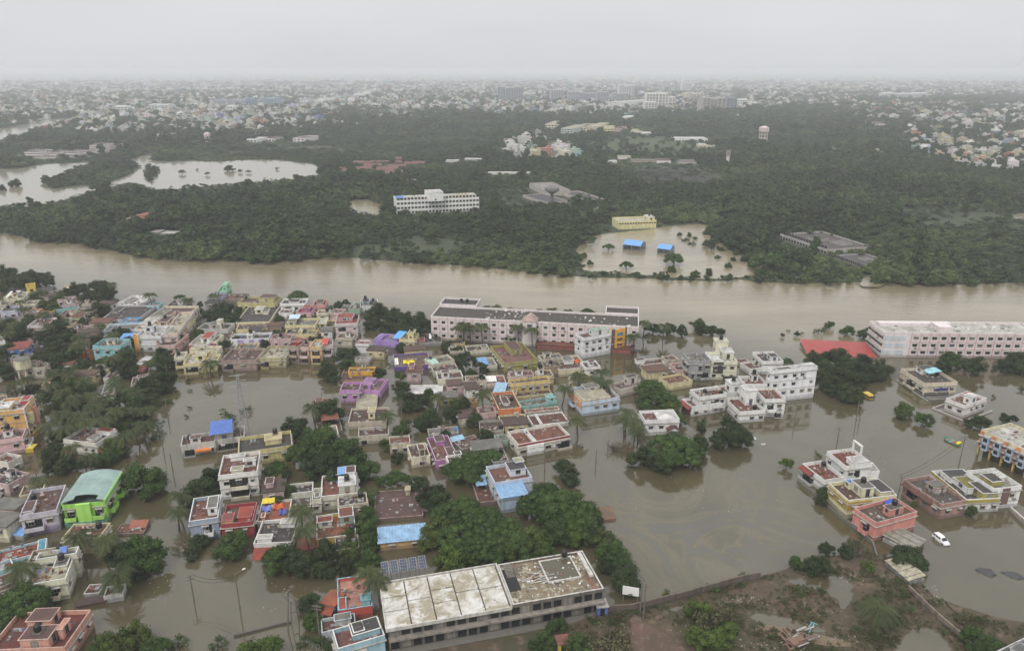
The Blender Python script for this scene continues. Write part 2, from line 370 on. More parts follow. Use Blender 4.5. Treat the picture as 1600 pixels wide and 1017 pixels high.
def crown_mesh(name, mat, seed, blobs, leaves, size, shape='round', fill=True, spread=1.0, solid=.8):
    """unit crown of diameter about 1, base at z = 0: leaf-sized faces over a cluster of boughs"""
    r = np.random.default_rng(seed); V = []; Fc = []; nv = 0
    C = []
    for i in range(blobs):
        th = r.uniform(0, 2*math.pi); q = math.sqrt(r.uniform(0, 1))
        if shape == 'flat': rad = .42*q*(1+.12*math.sin(2*th+seed)+.10*math.sin(5*th+seed)); z = .32 - .24*(q**2) + r.uniform(-.05, .05); br = r.uniform(.06, .12); sq = .7
        elif shape == 'tall': rad = .27*q; z = .2+r.uniform(0, .65); br = r.uniform(.14, .2); sq = .9
        elif shape == 'sparse': rad = .40*q; z = .12+r.uniform(0, .3); br = r.uniform(.07, .14); sq = .7
        else: rad = .37*q*(1+.22*math.sin(2*th+seed)+.15*math.sin(3*th+2*seed)); z = .08 + (.50*math.sqrt(max(0, 1-q*q)))*r.uniform(.0, 1.0) + .06*math.sin(3*th+seed); br = r.uniform(.07, .17); sq = .82
        C.append((rad*math.cos(th), rad*math.sin(th), z, br, sq))
    C = np.array(C)
    for (cx, cy, cz, br, sq) in C:
        n = int(leaves*(br/.15)**2)
        d = r.normal(size=(n, 3)); d /= np.linalg.norm(d, axis=1)[:, None]; d[:, 2] = np.where(d[:, 2] < -.35, -d[:, 2], d[:, 2])
        rr = br*(1 + r.normal(0, .17, n)*spread)
        # boughs are themselves lumpy
        rr *= 1 + .16*np.sin(d[:, 0]*9+seed)*np.sin(d[:, 1]*8+cx*30)*np.sin(d[:, 2]*7+cy*30)
        c = np.stack([cx + d[:, 0]*rr, cy + d[:, 1]*rr, cz + d[:, 2]*rr*sq], 1)
        nn = d + r.normal(0, .55, (n, 3)); nn /= np.linalg.norm(nn, axis=1)[:, None]
        a = np.cross(nn, r.normal(size=(n, 3))); a /= np.linalg.norm(a, axis=1)[:, None]; b = np.cross(nn, a)
        s = size*r.uniform(.6, 1.35, n)[:, None]
        q4 = np.stack([c - a*s - b*s*.5, c + a*s*.2 - b*s*.8, c + a*s + b*s*.4, c - a*s*.3 + b*s*.8], 1)
        V.append(q4.reshape(-1, 3)); f = np.arange(n*4).reshape(-1, 4) + nv; Fc.append(f); nv += n*4
    V = np.concatenate(V); Fc = np.concatenate(Fc)
    verts = V.tolist(); faces = Fc.tolist()
    if fill:
        bm = bmesh.new()
        for (cx, cy, cz, br, sq) in C:
            bmesh.ops.create_icosphere(bm, subdivisions=1, radius=br*solid, matrix=Matrix.Translation((cx, cy, cz)) @ Matrix.Diagonal((1, 1, sq, 1)))
        base = len(verts); bm.verts.ensure_lookup_table()
        verts += [tuple(v.co) for v in bm.verts]; faces += [[base+v.index for v in f.verts] for f in bm.faces]; bm.free()
    me = bpy.data.meshes.new(name); me.from_pydata(verts, [], faces); me.materials.append(mat); me.update(); return me
def trunk_mesh(seed, h=.35, r0=.03, limbs=4):
    r = random.Random(seed); mb = MB()
    mb.tube([(0,0,-.25), (r.uniform(-.01,.01), 0, h*.4), (r.uniform(-.02,.02), r.uniform(-.02,.02), h)], [r0*1.3, r0, r0*.7], BARK, 7)
    for i in range(limbs):
        a = 2*math.pi*(i+r.random()*.6)/limbs; q = r.uniform(.18, .28)
        mb.tube([(0,0,h*.55), (math.cos(a)*q*.5, math.sin(a)*q*.5, h*.95), (math.cos(a)*q, math.sin(a)*q, h*1.35)], [r0*.6, r0*.4, r0*.18], BARK, 5)
    return mb.mesh('trunk')
def palm_mesh(seed, fronds=26):
    r = random.Random(seed); mb = MB()
    for i in range(fronds):
        a = 2*math.pi*(i*.382) + r.uniform(-.25, .25); lift = r.uniform(-.5, 1.2); L = r.uniform(3.2, 4.3)
        dx, dy = math.cos(a), math.sin(a); pts = []
        for k in range(9):
            s = k/8; e = L*(s - .22*s*s*(1+max(0, lift)*.4)); pts.append(Vector((dx*e, dy*e, L*(lift*s*.6 - (.38+.3*max(0, lift))*s*s))))
        side = Vector((-dy, dx, 0)); tw = r.uniform(-.3, .3)
        for k in range(8):
            p0, p1 = pts[k], pts[k+1]; w0 = .95*math.sin(math.pi*min(1, .15+.78*k/8))
            for j in range(3):
                a0 = p0.lerp(p1, j/3); a1 = p0.lerp(p1, j/3+.27)
                for sg in (-1, 1):
                    w = w0*r.uniform(.75, 1.15); tip = side*sg*w*.8 + Vector((dx*.3, dy*.3, -w*.75+tw*sg*.3))
                    mb.poly([a0, a1, a1*.3+(a0+tip)*.7, a0+tip], LEAF_PALM)
        mb.bar(pts[0], pts[3], .07, LEAF_PALM); mb.bar(pts[3], pts[6], .05, LEAF_PALM)
    return mb.mesh('crown')
def palm_trunk_mesh(seed):
    r = random.Random(seed); mb = MB(); b = r.uniform(-.5, .5); c = r.uniform(-.4, .4)
    mb.tube([(b*2.2, c*2.2, -9), (b*1.0, c*1.0, -6), (b*.35, c*.35, -3), (0, 0, 0)], [.24, .2, .17, .14], BARK, 7)
    return mb.mesh('trunk')
CROWNS = {
 'b': [crown_mesh('crown', LEAF if s != 5 else LEAF_MID, s, 38, 210, .017) for s in (1, 2, 3, 4, 5)],
 'd': [crown_mesh('crown', LEAF_DARK, s, 38, 210, .017) for s in (11, 12, 13, 14, 15)],
 'r': [crown_mesh('crown', LEAF, s, 90, 230, .011, 'flat') for s in (21, 22, 23)],
 's': [crown_mesh('crown', LEAF, s, 14, 70, .026, 'sparse', fill=False, spread=1.8) for s in (31, 32, 33)],
 'l': [crown_mesh('crown', LEAF_LIGHT, s, 24, 130, .022) for s in (41, 42)],
 't': [crown_mesh('crown', LEAF_DARK, s, 22, 130, .024, 'tall') for s in (51, 52)],
 'y': [crown_mesh('crown', LEAF_DRY, s, 18, 90, .026, 'sparse', fill=False, spread=1.6) for s in (61, 62)],
}
TRUNKS = [trunk_mesh(s) for s in (1, 2, 3)]
PALMS = [palm_mesh(s) for s in (1, 2, 3, 4)]; PTRUNKS = [palm_trunk_mesh(s) for s in (1, 2, 3, 4)]
# ------------------------------------------------------------------ buildings
GLASS = plain('dark_window_glass', (.02, .022, .025), .25, var=.3, scale=.5)
WOODW = plain('window_joinery', (.25, .24, .22), .7)
STAINW = plain('sunshade_concrete', (.42, .4, .36), .85, var=.4)
RMT = plain('broken_tile', (.14,.06,.04), .9)
TANKM = plain('black_plastic', (.012, .012, .013), .45)
STEEL = plain('painted_steel', (.25, .25, .26), .6)
CONC = plain('weathered_concrete', (.22, .2, .175), .9, var=.5, scale=.6)
_wm = {}
PANES = [GLASS, GLASS, GLASS, plain('wooden_shutter', (.12,.07,.04), .7), plain('drawn_curtain', (.3,.28,.24), .6), plain('blue_shutter', (.1,.14,.2), .6)]
def window_meshes(kind):
    if kind in _wm: return _wm[kind]
    w, h = {'w': (1.1, 1.05), 'n': (.6, .75), 'wide': (1.5, 1.1), 'door': (.9, 1.9)}[kind]
    f = MB(); t = .1
    f.box(-w/2-t, -w/2, -.09, 0, -h/2-t, h/2+t, WOODW); f.box(w/2, w/2+t, -.09, 0, -h/2-t, h/2+t, WOODW)
    f.box(-w/2, w/2, -.09, 0, -h/2-t, -h/2, WOODW); f.box(-w/2, w/2, -.09, 0, h/2, h/2+t, WOODW)
    if kind != 'n': f.box(-.025, .025, -.07, -.02, -h/2, h/2, WOODW)
    s = MB(); s.poly([(-w/2-.25,0,h/2+.28),(-w/2-.25,-.62,h/2+.16),(w/2+.25,-.62,h/2+.16),(w/2+.25,0,h/2+.28)], STAINW)
    s.poly([(-w/2-.25,0,h/2+.16),(w/2+.25,0,h/2+.16),(w/2+.25,-.62,h/2+.06),(-w/2-.25,-.62,h/2+.06)], STAINW)
    s.poly([(-w/2-.25,-.62,h/2+.06),(w/2+.25,-.62,h/2+.06),(w/2+.25,-.62,h/2+.16),(-w/2-.25,-.62,h/2+.16)], STAINW)
    for sx_ in (-1, 1):
        x = sx_*(w/2+.25); s.poly([(x,0,h/2+.16),(x,-.62,h/2+.06),(x,-.62,h/2+.16),(x,0,h/2+.28)], STAINW)
    ps = []
    for pm in PANES: p = MB(); p.box(-w/2, w/2, -.02, 0, -h/2, h/2, pm); ps.append(p.mesh('pane'))
    _wm[kind] = (f.mesh('window'), s.mesh('sunshade'), ps); return _wm[kind]
def add_window(parent, x, y, z, rz, kind='w', shade=True):
    f, s, p = window_meshes(kind)
    o = link('window', f, parent, (x, y, z), rz=rz)
    link('pane', rng.choice(p), o)
    if kind != 'n' and rng.random() < .1:
        if 'ac' not in _wm: a = MB(); a.box(-.4, .4, -.42, -.02, -1.25, -.75, STAINW); a.box(-.3, .3, -.44, -.421, -1.2, -.8, STEEL); _wm['ac'] = a.mesh('air_conditioner')
        link('air_conditioner', _wm['ac'], o, (rng.uniform(-.3,.9), 0, 0))
    if shade: link('sunshade', s, o)
LASTT = [None]
HOUSES = []      # (short name, centre, footprint test) for placing and describing trees
def tank(parent, x, y, z, m=None):
    mb = MB(); m = m or TANKM
    mb.tube([(0,0,0),(0,0,1.15),(0,0,1.35),(0,0,1.5)], [.62,.62,.45,.2], m, 12)
    mb.box(-.7, .7, -.7, .7, -.25, -.001, CONC)
    mb.build('water_tank', parent, (x, y, z+.25))
def parapet(parent, x0, x1, y0, y1, z0, h, wm, cm, t=.16):
    mb = MB(); e = .03
    x0 -= e; x1 += e; y0 -= e; y1 += e
    mb.box(x0, x1, y0, y0+t, z0, z0+h, wm); mb.box(x0, x1, y1-t, y1, z0, z0+h, wm)
    mb.box(x0, x0+t, y0+t, y1-t, z0, z0+h, wm); mb.box(x1-t, x1, y0+t, y1-t, z0, z0+h, wm)
    mb.build('parapet', parent)
    c = MB(); g = .025; z = z0+h
    c.box(x0-g, x1+g, y0-g, y0+t+g, z, z+.07, cm); c.box(x0-g, x1+g, y1-t-g, y1+g, z, z+.07, cm)
    c.box(x0-g, x0+t+g, y0+t+g, y1-t-g, z, z+.07, cm); c.box(x1-t-g, x1+g, y0+t+g, y1-t-g, z, z+.07, cm)
    c.build('coping', parent)
def windows_on(parent, L, Wd, zb, zt, faces, r, sp=3.0, off=(0,0), dens=.85, shade=True, kinds='wwwn'):
    for f in faces:
        ln = L if f in (0, 2) else Wd
        n = max(1, int((ln-.5)/(sp*.82)))
        nst = max(1, int(round((zt+.3)/2.85)))
        for k in range(nst):
            zc = zt - 1.3 - 2.85*k
            if zc < .75 or zc < zb+.75: break
            for i in range(n):
                if r.random() > dens: continue
                s = (i+.5)*ln/n + r.uniform(-.3, .3)
                kd = r.choice(kinds); kd = {'w':'w','n':'n','W':'wide','d':'door'}[kd]
                x, y, rz = [(s-L/2, -Wd/2, 0), (L/2, s-Wd/2, math.pi/2), (L/2-s, Wd/2, math.pi), (-L/2, Wd/2-s, -math.pi/2)][f]
                add_window(parent, x+off[0], y+off[1], zc-(.35 if kd == 'door' else 0), rz, kd, shade)
def solve(c, A, B, C, hp):
    if c == 'world': return A
    a, b, cc = cpx(c, *A), cpx(c, *B), cpx(c, *C); s = CR[c][2]
    # building height at B from the waterline below it
    yb = b[1] + hp/s
    xb = b[0]
    for _ in range(3):
        g = G(xb, yb); _, fw, dr = ray(*b); h = CAMH - g.y*dr/fw
        xb = P(g.y*ray(*b)[0]/fw, g.y, 0)[0]
    pa, pb, pc = G(*a, h), G(*b, h), G(*cc, h)
    u = (pb-pa); L = u.length; u.normalize(); v = Vector((-u.y, u.x, 0)); w = (pc-pb).dot(v)
    if w < 0:
        pa, pc = pc, pa; u = (pb-pa); L = u.length; u.normalize(); v = Vector((-u.y, u.x, 0)); w = (pc-pb).dot(v)
    return pa, u, v, L, max(w, 1.5), h
def vis_faces(cen, u, v, L, Wd):
    out = []
    for f, n, d in ((0, -v, Wd/2), (1, u, L/2), (2, v, Wd/2), (3, -u, L/2)):
        c = cen + n*d
        if n.dot(Vector((0, 0, 0)) - Vector((c.x, c.y, 0))) > 0.02*c.length: out.append(f)
    return out
def house(c, A, B, C, hp, wc, rc, short, extra, ex=(), cat='house', name='house', cop=None, win=True, sp=3.0, ph=.9, dens=.8, shade=True, base=-1.6, par=True, ledge=True, grime=.5, kinds='wwwn', group=None, clutter=True, dmin=0):
    pa, u, v, L, Wd, h = solve(c, A, B, C, hp)
    if dmin: Wd = max(Wd, dmin)
    cen = pa + u*L/2 + v*Wd/2; rz = math.atan2(u.y, u.x)
    if len((short+' '+extra).split()) < 4: extra += ' beyond the river forest'
    T = thing(name, ' '.join((short + ' ' + extra).split()), cat, (cen.x, cen.y, 0), rz, group)
    r = random.Random(sum(map(ord, short+extra))); LASTT[0] = T
    HOUSES.append((short, Vector((cen.x, cen.y, 0)), u.copy(), v.copy(), L, Wd))
    wm = wall_mat(wc, grime); cm = wall_mat(tuple(x*.85 for x in cop) if cop else tuple(min(.8, x*.8+.1) for x in wc), .8)
    ph = min(ph, h*.3) if par else 0
    hr = h - ph - (.07 if par else 0); X, Y = L/2, Wd/2
    mb = MB(); mb.box(-X, X, -Y, Y, base, hr, wm, False); mb.build('wall', T)
    rm = roof_mat(rc)
    mb = MB(); e = .19 if par else -.25; mb.box(-X+e-.03, X-e+.03, -Y+e-.03, Y-e+.03, hr+.001, hr+(.05 if par else .22), rm); mb.build('roof', T)
    if par: parapet(T, -X, X, -Y, Y, hr, ph, wm, cm)
    fs = vis_faces(cen, u, v, L, Wd); far = cen.y > 330; ex = list(ex)
    if not far and par and cat == 'house' and h > 2.8:
        if not any(q[0] == 'r' for q in ex) and L > 4.5 and Wd > 4 and r.random() < .65:
            a, b_ = r.uniform(0, .5), r.uniform(.3, .55); c3 = r.choice([wc, wc, GW, CRM, W]); ex.append(('r', a, a+r.uniform(.28,.42), b_, b_+r.uniform(.3,.42), r.uniform(1.8,2.5), c3, rc))
        if not any(q[0] == 'b' for q in ex) and L > 5 and h > 4.5 and r.random() < .5:
            s0_ = r.uniform(.05, .5); ex.append(('b', r.choice([f for f in (0, 1) if f in fs] or [0]), s0_, s0_+r.uniform(.25,.45), 0, r.choice([wc, W, CRM])))
        if r.random() < .3: ex.append(('t', r.uniform(.15,.85), r.uniform(.7,.9)))
    if ledge and h > 3.6 and not far:
        mb = MB(); k = 0
        while hr - 2.85*k > .5:
            zz = hr - .02 - 2.85*k; g = .3 if k == 0 else .12
            if k == 0: zz = hr - .14
            mb.box(-X-g, X+g, -Y-g, Y+g, zz-.12, zz, STAINW); k += 1
        mb.build('ledge', T)
    if win: windows_on(T, L, Wd, 0, hr, fs, r, sp, dens=dens, shade=shade and not far, kinds=kinds)
    for q in ex:
        k = q[0]
        if k == 'r':      # rooftop room
            _, u0, u1, v0, v1, rh, c1, c2 = q
            x0, x1, y0, y1 = -X+.22+u0*(L-.44), -X+.22+u1*(L-.44), -Y+.22+v0*(Wd-.44), -Y+.22+v1*(Wd-.44)
            m1 = wall_mat(c1, grime); p2 = .35 if rh > 1.6 else .15
            mb = MB(); mb.box(x0, x1, y0, y1, hr+.06, hr+rh-p2, m1); ro = mb.build('roof_room', T)
            mb = MB(); mb.box(x0-.2, x1+.2, y0-.2, y1+.2, hr+rh-p2+.001, hr+rh-p2+.13, cm); mb.box(x0, x1, y0, y1, hr+rh-p2+.131, hr+rh-p2+.16, roof_mat(c2)); mb.build('slab', ro)
            if x1-x0 > 1.6 and rh > 1.8: add_window(ro, (x0+x1)/2, y0, hr+1.25, 0, 'n' if x1-x0 < 2.5 else 'w', False)
            if y1-y0 > 1.6 and rh > 1.8: add_window(ro, x1, (y0+y1)/2, hr+1.15, math.pi/2, 'door', False)
            if rh > 2.2 and r.random() < .35: tank(T, (x0+x1)/2, (y0+y1)/2, hr+rh-p2+.16)
        elif k == 's':    # sheet canopy on posts, tilted towards the front
            _, u0, u1, v0, v1, z, c1 = q
            x0, x1, y0, y1 = -X+u0*L, -X+u1*L, -Y+v0*Wd, -Y+v1*Wd
            m1 = plain('coloured_sheet', c1, .5, var=.3, scale=1.2); mb = MB()
            za, zb2 = hr+z-.35, hr+z+.35; n = max(2, int((x1-x0)/.7))
            for i in range(n):   # corrugated sheets side by side
                xa, xb = x0+(x1-x0)*i/n, x0+(x1-x0)*(i+1)/n-.02; mb.poly([(xa,y0,za+(i%2)*.05),(xb,y0,za+(i%2)*.05),(xb,y1,zb2+(i%2)*.05),(xa,y1,zb2+(i%2)*.05)], m1)
            mb.build('canopy', T)
            for (px_, py_) in ((x0+.1,y0+.1),(x1-.1,y0+.1),(x0+.1,y1-.1),(x1-.1,y1-.1)):
                mb = MB(); zl = hr if (abs(px_) <= X and abs(py_) <= Y) else -1; mb.bar((px_,py_,zl),(px_,py_,za if py_ < (y0+y1)/2 else zb2), .1, STEEL); mb.build('post', T)
        elif k == 't': tank(T, -X+q[1]*L, -Y+q[2]*Wd, hr+(q[3] if len(q) > 3 else .06))
        elif k == 'b':    # balcony with solid rail
            _, f, s0, s1, lev, c1 = q
            zz = hr - 2.85*(lev+1) if lev >= 0 else hr
            ln = L if f == 0 else Wd; a0, a1 = s0*ln, s1*ln
            mb = MB(); m1 = wall_mat(c1, .6); d = 1.3
            def BB(p0, p1, q0, q1, z0, z1, m):
                if f == 0: mb.box(-X+p0, -X+p1, -Y-q1, -Y-q0, z0, z1, m)
                else: mb.box(X+q0, X+q1, -Y+p0, -Y+p1, z0, z1, m)
            BB(a0, a1, 0.01, d, zz-.15, zz, cm); BB(a0, a1, d-.12, d, zz, zz+.9, m1); BB(a0, a0+.12, .01, d-.12, zz, zz+.9, m1); BB(a1-.12, a1, .01, d-.12, zz, zz+.9, m1)
            bo = mb.build('balcony', T)
            mb = MB(); BB(a0+.3, a1-.3, .015, .03, zz+.02, zz+2.2, GLASS); mb.build('opening', bo)
        elif k == 'p':    # coloured vertical panel, proud of the wall; some paint a shaded opening
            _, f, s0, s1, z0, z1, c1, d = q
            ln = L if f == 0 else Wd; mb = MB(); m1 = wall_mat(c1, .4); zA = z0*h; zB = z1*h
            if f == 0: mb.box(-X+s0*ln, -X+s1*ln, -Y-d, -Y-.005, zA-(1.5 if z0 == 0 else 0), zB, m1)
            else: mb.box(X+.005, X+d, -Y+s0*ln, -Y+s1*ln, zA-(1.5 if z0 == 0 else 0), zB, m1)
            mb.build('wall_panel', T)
        elif k == 'g':    # gable porch roof on face f
            _, f, s0, s1, z, d, c1 = q
            ln = L if f == 0 else Wd; m1 = roof_mat(c1); mb = MB(); a0, a1 = s0*ln, s1*ln; zm = z*h
            tr = (lambda p, q_, zz: (-X+p, -Y-q_, zz)) if f == 0 else (lambda p, q_, zz: (X+q_, -Y+p, zz))
            am = (a0+a1)/2
            for dz in (0, -.12):
                mb.poly([tr(a0, .01, zm+dz), tr(a0, d, zm+dz), tr(am, d, zm+1.0+dz), tr(am, .01, zm+1.0+dz)], m1)
                mb.poly([tr(am, .01, zm+1.0+dz), tr(am, d, zm+1.0+dz), tr(a1, d, zm+dz), tr(a1, .01, zm+dz)], m1)
            mb.poly([tr(a0+.2, d-.2, zm-.1), tr(a1-.2, d-.2, zm-.1), tr(am, d-.2, zm+.8)], wm)
            mb.build('porch_roof', T)
        elif k == 'a':    # sloping lean-to roof strip on face f
            _, f, s0, s1, z, d, c1 = q
            ln = L if f == 0 else Wd; m1 = roof_mat(c1); mb = MB(); a0, a1 = s0*ln, s1*ln; zm = z*h
            tr = (lambda p, q_, zz: (-X+p, -Y-q_, zz)) if f == 0 else (lambda p, q_, zz: (X+q_, -Y+p, zz))
            mb.poly([tr(a0,.02,zm), tr(a0,d,zm-d*.5), tr(a1,d,zm-d*.5), tr(a1,.02,zm)], m1)
            mb.poly([tr(a0,.02,zm-.15), tr(a1,.02,zm-.15), tr(a1,d,zm-d*.5-.15), tr(a0,d,zm-d*.5-.15)], m1)
            mb.build('lean_to_roof', T)
        elif k == 'c':    # cloth hung over the parapet / lying on the roof
            _, u0, v0, w_, d_, c1 = q
            x0, y0 = -X+u0*L, -Y+v0*Wd; m1 = plain('cloth', c1, .9); mb = MB(); n = 5
            for i in range(n):
                xa, xb = x0+w_*i/n, x0+w_*(i+1)/n; za, zb2 = hr+.3+.35*math.sin(i*2.1), hr+.3+.35*math.sin((i+1)*2.1)
                mb.poly([(xa,y0,za),(xb,y0,zb2),(xb,y0+d_,zb2+.4),(xa,y0+d_,za+.5)], m1)
            mb.build('tarpaulin', T)
    if clutter and par and not far:
        mb = MB()
        for _ in range(r.randint(10, 24)):
            cx_, cy_ = r.uniform(-X*.8, X*.8), r.uniform(-Y*.75, Y*.75); s = r.uniform(.12, .5); hh = r.uniform(.08, .5)
            mcl = r.choice([CONC, STAINW, STEEL, plain('faded_plastic', (.22,.22,.22), .6), plain('rust', (.2,.1,.06), .8), STAINW, RMT])
            mb.box(cx_-s, cx_+s, cy_-s*r.uniform(.4,1), cy_+s*.6, hr+.052, hr+.052+hh, mcl)
        if L > 7:
            yy = r.uniform(-Y*.5, Y*.5); mb.bar((-X*.7, yy, hr+.06), (-X*.7, yy, hr+1.9), .06, STEEL); mb.bar((X*.5, yy+.4, hr+.06), (X*.5, yy+.4, hr+1.9), .06, STEEL)
            mb.bar((-X*.7, yy, hr+1.85), (X*.5, yy+.4, hr+1.85), .03, STEEL)
            for i in range(3):
                s = r.random()*.7+.1; x = -X*.7+1.2*X*s; cc_ = r.choice([(.35,.12,.1),(.15,.2,.35),(.5,.5,.5),(.5,.4,.25)]); mb.box(x, x+.5, yy+.2*s-.01, yy+.2*s+.04, hr+1.1, hr+1.84, plain('laundry', cc_, .9))
        mb.build('rooftop_debris', T, kind='stuff')
    return T, L, Wd, h
# ------------------------------------------------------------------ the flooded quarter, near side of the river
H = house
# --- block north-west of the pylon
H('B',(473,205),(700,210),(742,172),46,KH,RM,'olive-yellow two-storey house','with stair room on its roof beside the river',[('r',.5,.92,.35,.95,2.6,KH,RM),('t',.05,.8)])
H('B',(463,328),(668,322),(700,215),25,CRM,RD_,'low cream house with dark flat roof','in front of the olive-yellow house',[('r',.36,.62,.5,.72,2.2,CRM,RW),('r',.62,.8,.45,.6,1.6,CRM,RG)])
H('B',(463,372),(670,362),(660,325),30,YE,RM,'pale yellow long house','with a narrow brown terrace')
H('B',(430,430),(665,422),(668,388),45,(.68,.67,.7),RD_,'white house with purple shutters','and paired dark terraces',[('p',0,.18,.32,.25,.85,LV,.1),('p',0,.48,.6,.25,.85,LV,.1),('p',0,.72,.86,.25,.85,LV,.1),('r',.42,.56,.1,.8,2.3,W,RW)],win=False)
H('B',(735,212),(885,210),(900,180),66,W,RD_,'white riverside house with dark roof','below the umbrella tree',[('r',.3,.7,.3,.9,.9,W,RD_)])
H('B',(935,222),(1008,220),(1012,190),60,SA,RD_,'small salmon house','beside the white riverside house',[('r',.2,.8,.3,.9,1.5,GY,RD_)])
H('B',(832,268),(922,268),(918,236),48,PK,RR,'pink house with red terrace','and magenta stair room',[('r',.3,.85,.35,.95,2.5,(.5,.1,.35),RR)])
H('B',(765,345),(948,343),(940,300),70,YE,RG,'yellow stepped house','with grey terraces',[('s',.0,.36,.6,1.0,2.2,(.5,.65,.75)),('r',.05,.3,.1,.5,2.2,YE,RG)])
H('B',(757,400),(948,398),(945,362),45,YE,RG,'lower yellow terrace house','with orange band along its front',[('p',0,0,1,.3,.55,(.6,.15,.08),.12),('r',.45,.55,.1,.9,1.9,YE,RW)])
H('B',(955,375),(1055,372),(1055,310),40,YE,RD_,'cream-yellow house with dark terrace','next to the red and white house',[('r',.05,.5,.3,.9,2.4,YE,RW),('p',0,0,1,.2,.5,(.6,.15,.08),.12)])
H('B',(775,470),(843,475),(843,440),105,(.36,.27,.22),RR,'dingy brown row house with red roof','at the water edge',[('r',.2,.8,.5,.9,1.6,RD,RR),('b',0,.1,.9,0,(.4,.3,.2))])
H('B',(848,478),(908,478),(905,442),95,(.62,.42,.36),RR,'narrow pink row house','with a red terrace and grilles',[('b',0,.1,.9,0,(.6,.45,.4)),('b',0,.1,.9,1,(.6,.45,.4))])
H('B',(914,476),(985,476),(985,430),100,(.62,.42,.2),RW,'narrow tan row house','with white roof slab',[('b',0,.1,.9,0,(.65,.45,.2)),('b',0,.1,.9,1,YE)])
H('B',(988,470),(1054,466),(1052,432),90,(.5,.42,.4),RR,'grey-pink row house with red canopy','at the end of the row',[('s',0,.6,0,.9,1.6,(.5,.06,.05)),('b',0,.1,.9,0,(.5,.4,.4))])
H('B',(1070,335),(1205,330),(1210,280),95,(.6,.5,.5),RR,'dirty pink three-storey house','with a red roof panel',[('r',.0,.75,.45,1,1.9,(.5,.3,.3),(.42,.09,.06)),('b',0,.1,.5,0,(.6,.5,.5)),('b',0,.5,.95,1,(.6,.5,.5)),('t',.9,.8)])
H('B',(372,560),(585,558),(590,485),65,(.36,.26,.22),RM,'old brown wide house','with rust-brown tiled terrace',[('r',.38,.58,.45,.75,1.8,(.35,.26,.22),RM),('b',0,.05,.35,0,(.4,.3,.25))],grime=.9)
H('B',(600,545),(765,545),(757,472),60,(.42,.37,.2),RC,'mouldy yellow ruin','with flaking pale roof',[('b',0,.1,.4,0,(.5,.4,.15))],grime=.95)
H('B',(180,500),(348,500),(345,470),55,CRM,RC,'cream stepped house upper wing','behind the cream corner villa',[('r',.0,.3,.0,.6,1.5,YE,RC)])
H('B',(140,580),(275,572),(262,510),62,YE,RW,'cream corner villa','with rounded balconies over the water',[('b',0,.05,.7,0,YE),('r',.4,.95,.4,.95,2.2,YE,RC),('b',0,.2,.95,1,YE)])
H('B',(275,570),(345,566),(345,520),60,YE,RC,'cream wing of the corner','behind a coconut palm')
H('B',(85,540),(150,535),(150,505),78,CRM,RC,'small cream annex','at the corner of the lane',[('b',0,.1,.9,0,YE)])
H('B',(175,462),(290,462),(280,400),40,(.66,.6,.6),RC,'white and pink house','with a stair tower',[('r',.45,.95,.3,.95,2.4,W,RR),('a',0,.0,.3,.9,1.2,(.4,.1,.1))])
H('B',(302,440),(345,440),(340,400),45,CRM,RD_,'tiny cream house','with magenta awning',[('p',0,.1,.9,.4,.6,(.3,.05,.12),.3)])
H('B',(345,450),(420,445),(412,385),20,(.5,.42,.33),RB,'brown junk-filled terrace house','beside the purple shutters')
H('B',(225,365),(412,368),(405,330),40,GW,RD_,'grey-white house with tall stair room','on the canal lane',[('r',.33,.7,.2,.8,2.2,GW,RG),('r',.62,.75,.2,.6,4,CRM,RW)])
H('B',(348,140),(402,138),(398,100),40,MG,MG,'mint green house','standing at the river edge',[('r',.45,.95,.3,.9,3.2,MG,MG)])
H('B',(285,170),(375,170),(370,145),48,(.34,.33,.42),RG,'lavender-grey house','under a palm by the river')
H('B',(380,182),(515,180),(535,150),30,(.25,.2,.17),RB,'low brown-roofed house','between mint and olive houses',[('r',.2,.5,.3,.7,1.4,(.35,.15,.12),RB)])
H('B',(1225,228),(1332,222),(1330,184),40,(.6,.6,.58),RD_,'white house with dark cluttered roof','at the river end of the lane',[('r',.1,.5,.3,.9,2,GY,RD_),('t',.3,.6,2.2)])
H('B',(1150,245),(1218,247),(1225,205),38,(.28,.4,.3),RG,'grey-green small house','beside the dark roofed one')
H('B',(1305,432),(1462,445),(1462,402),45,LV,LV,'lavender house','beneath a bright blue sheet',[('s',.72,1.05,.1,1.0,2.2,(.1,.4,.8)),('r',.0,.2,.2,.9,.9,LV,LV)])
H('B',(1463,428),(1555,432),(1555,392),66,YE,(.5,.4,.15),'yellow house with tall stair room','next to the lavender house',[('r',.5,.9,.2,.8,3.2,YE,RC)])
H('B',(1195,452),(1273,456),(1272,432),75,(.66,.66,.66),RR,'tall blank white wall house','with a red coping and grey lower floor',[],win=False,cop=(.4,.08,.06))
H('B',(1190,555),(1275,560),(1272,535),30,(.42,.38,.33),RG,'grey low annex','below the blank white wall')
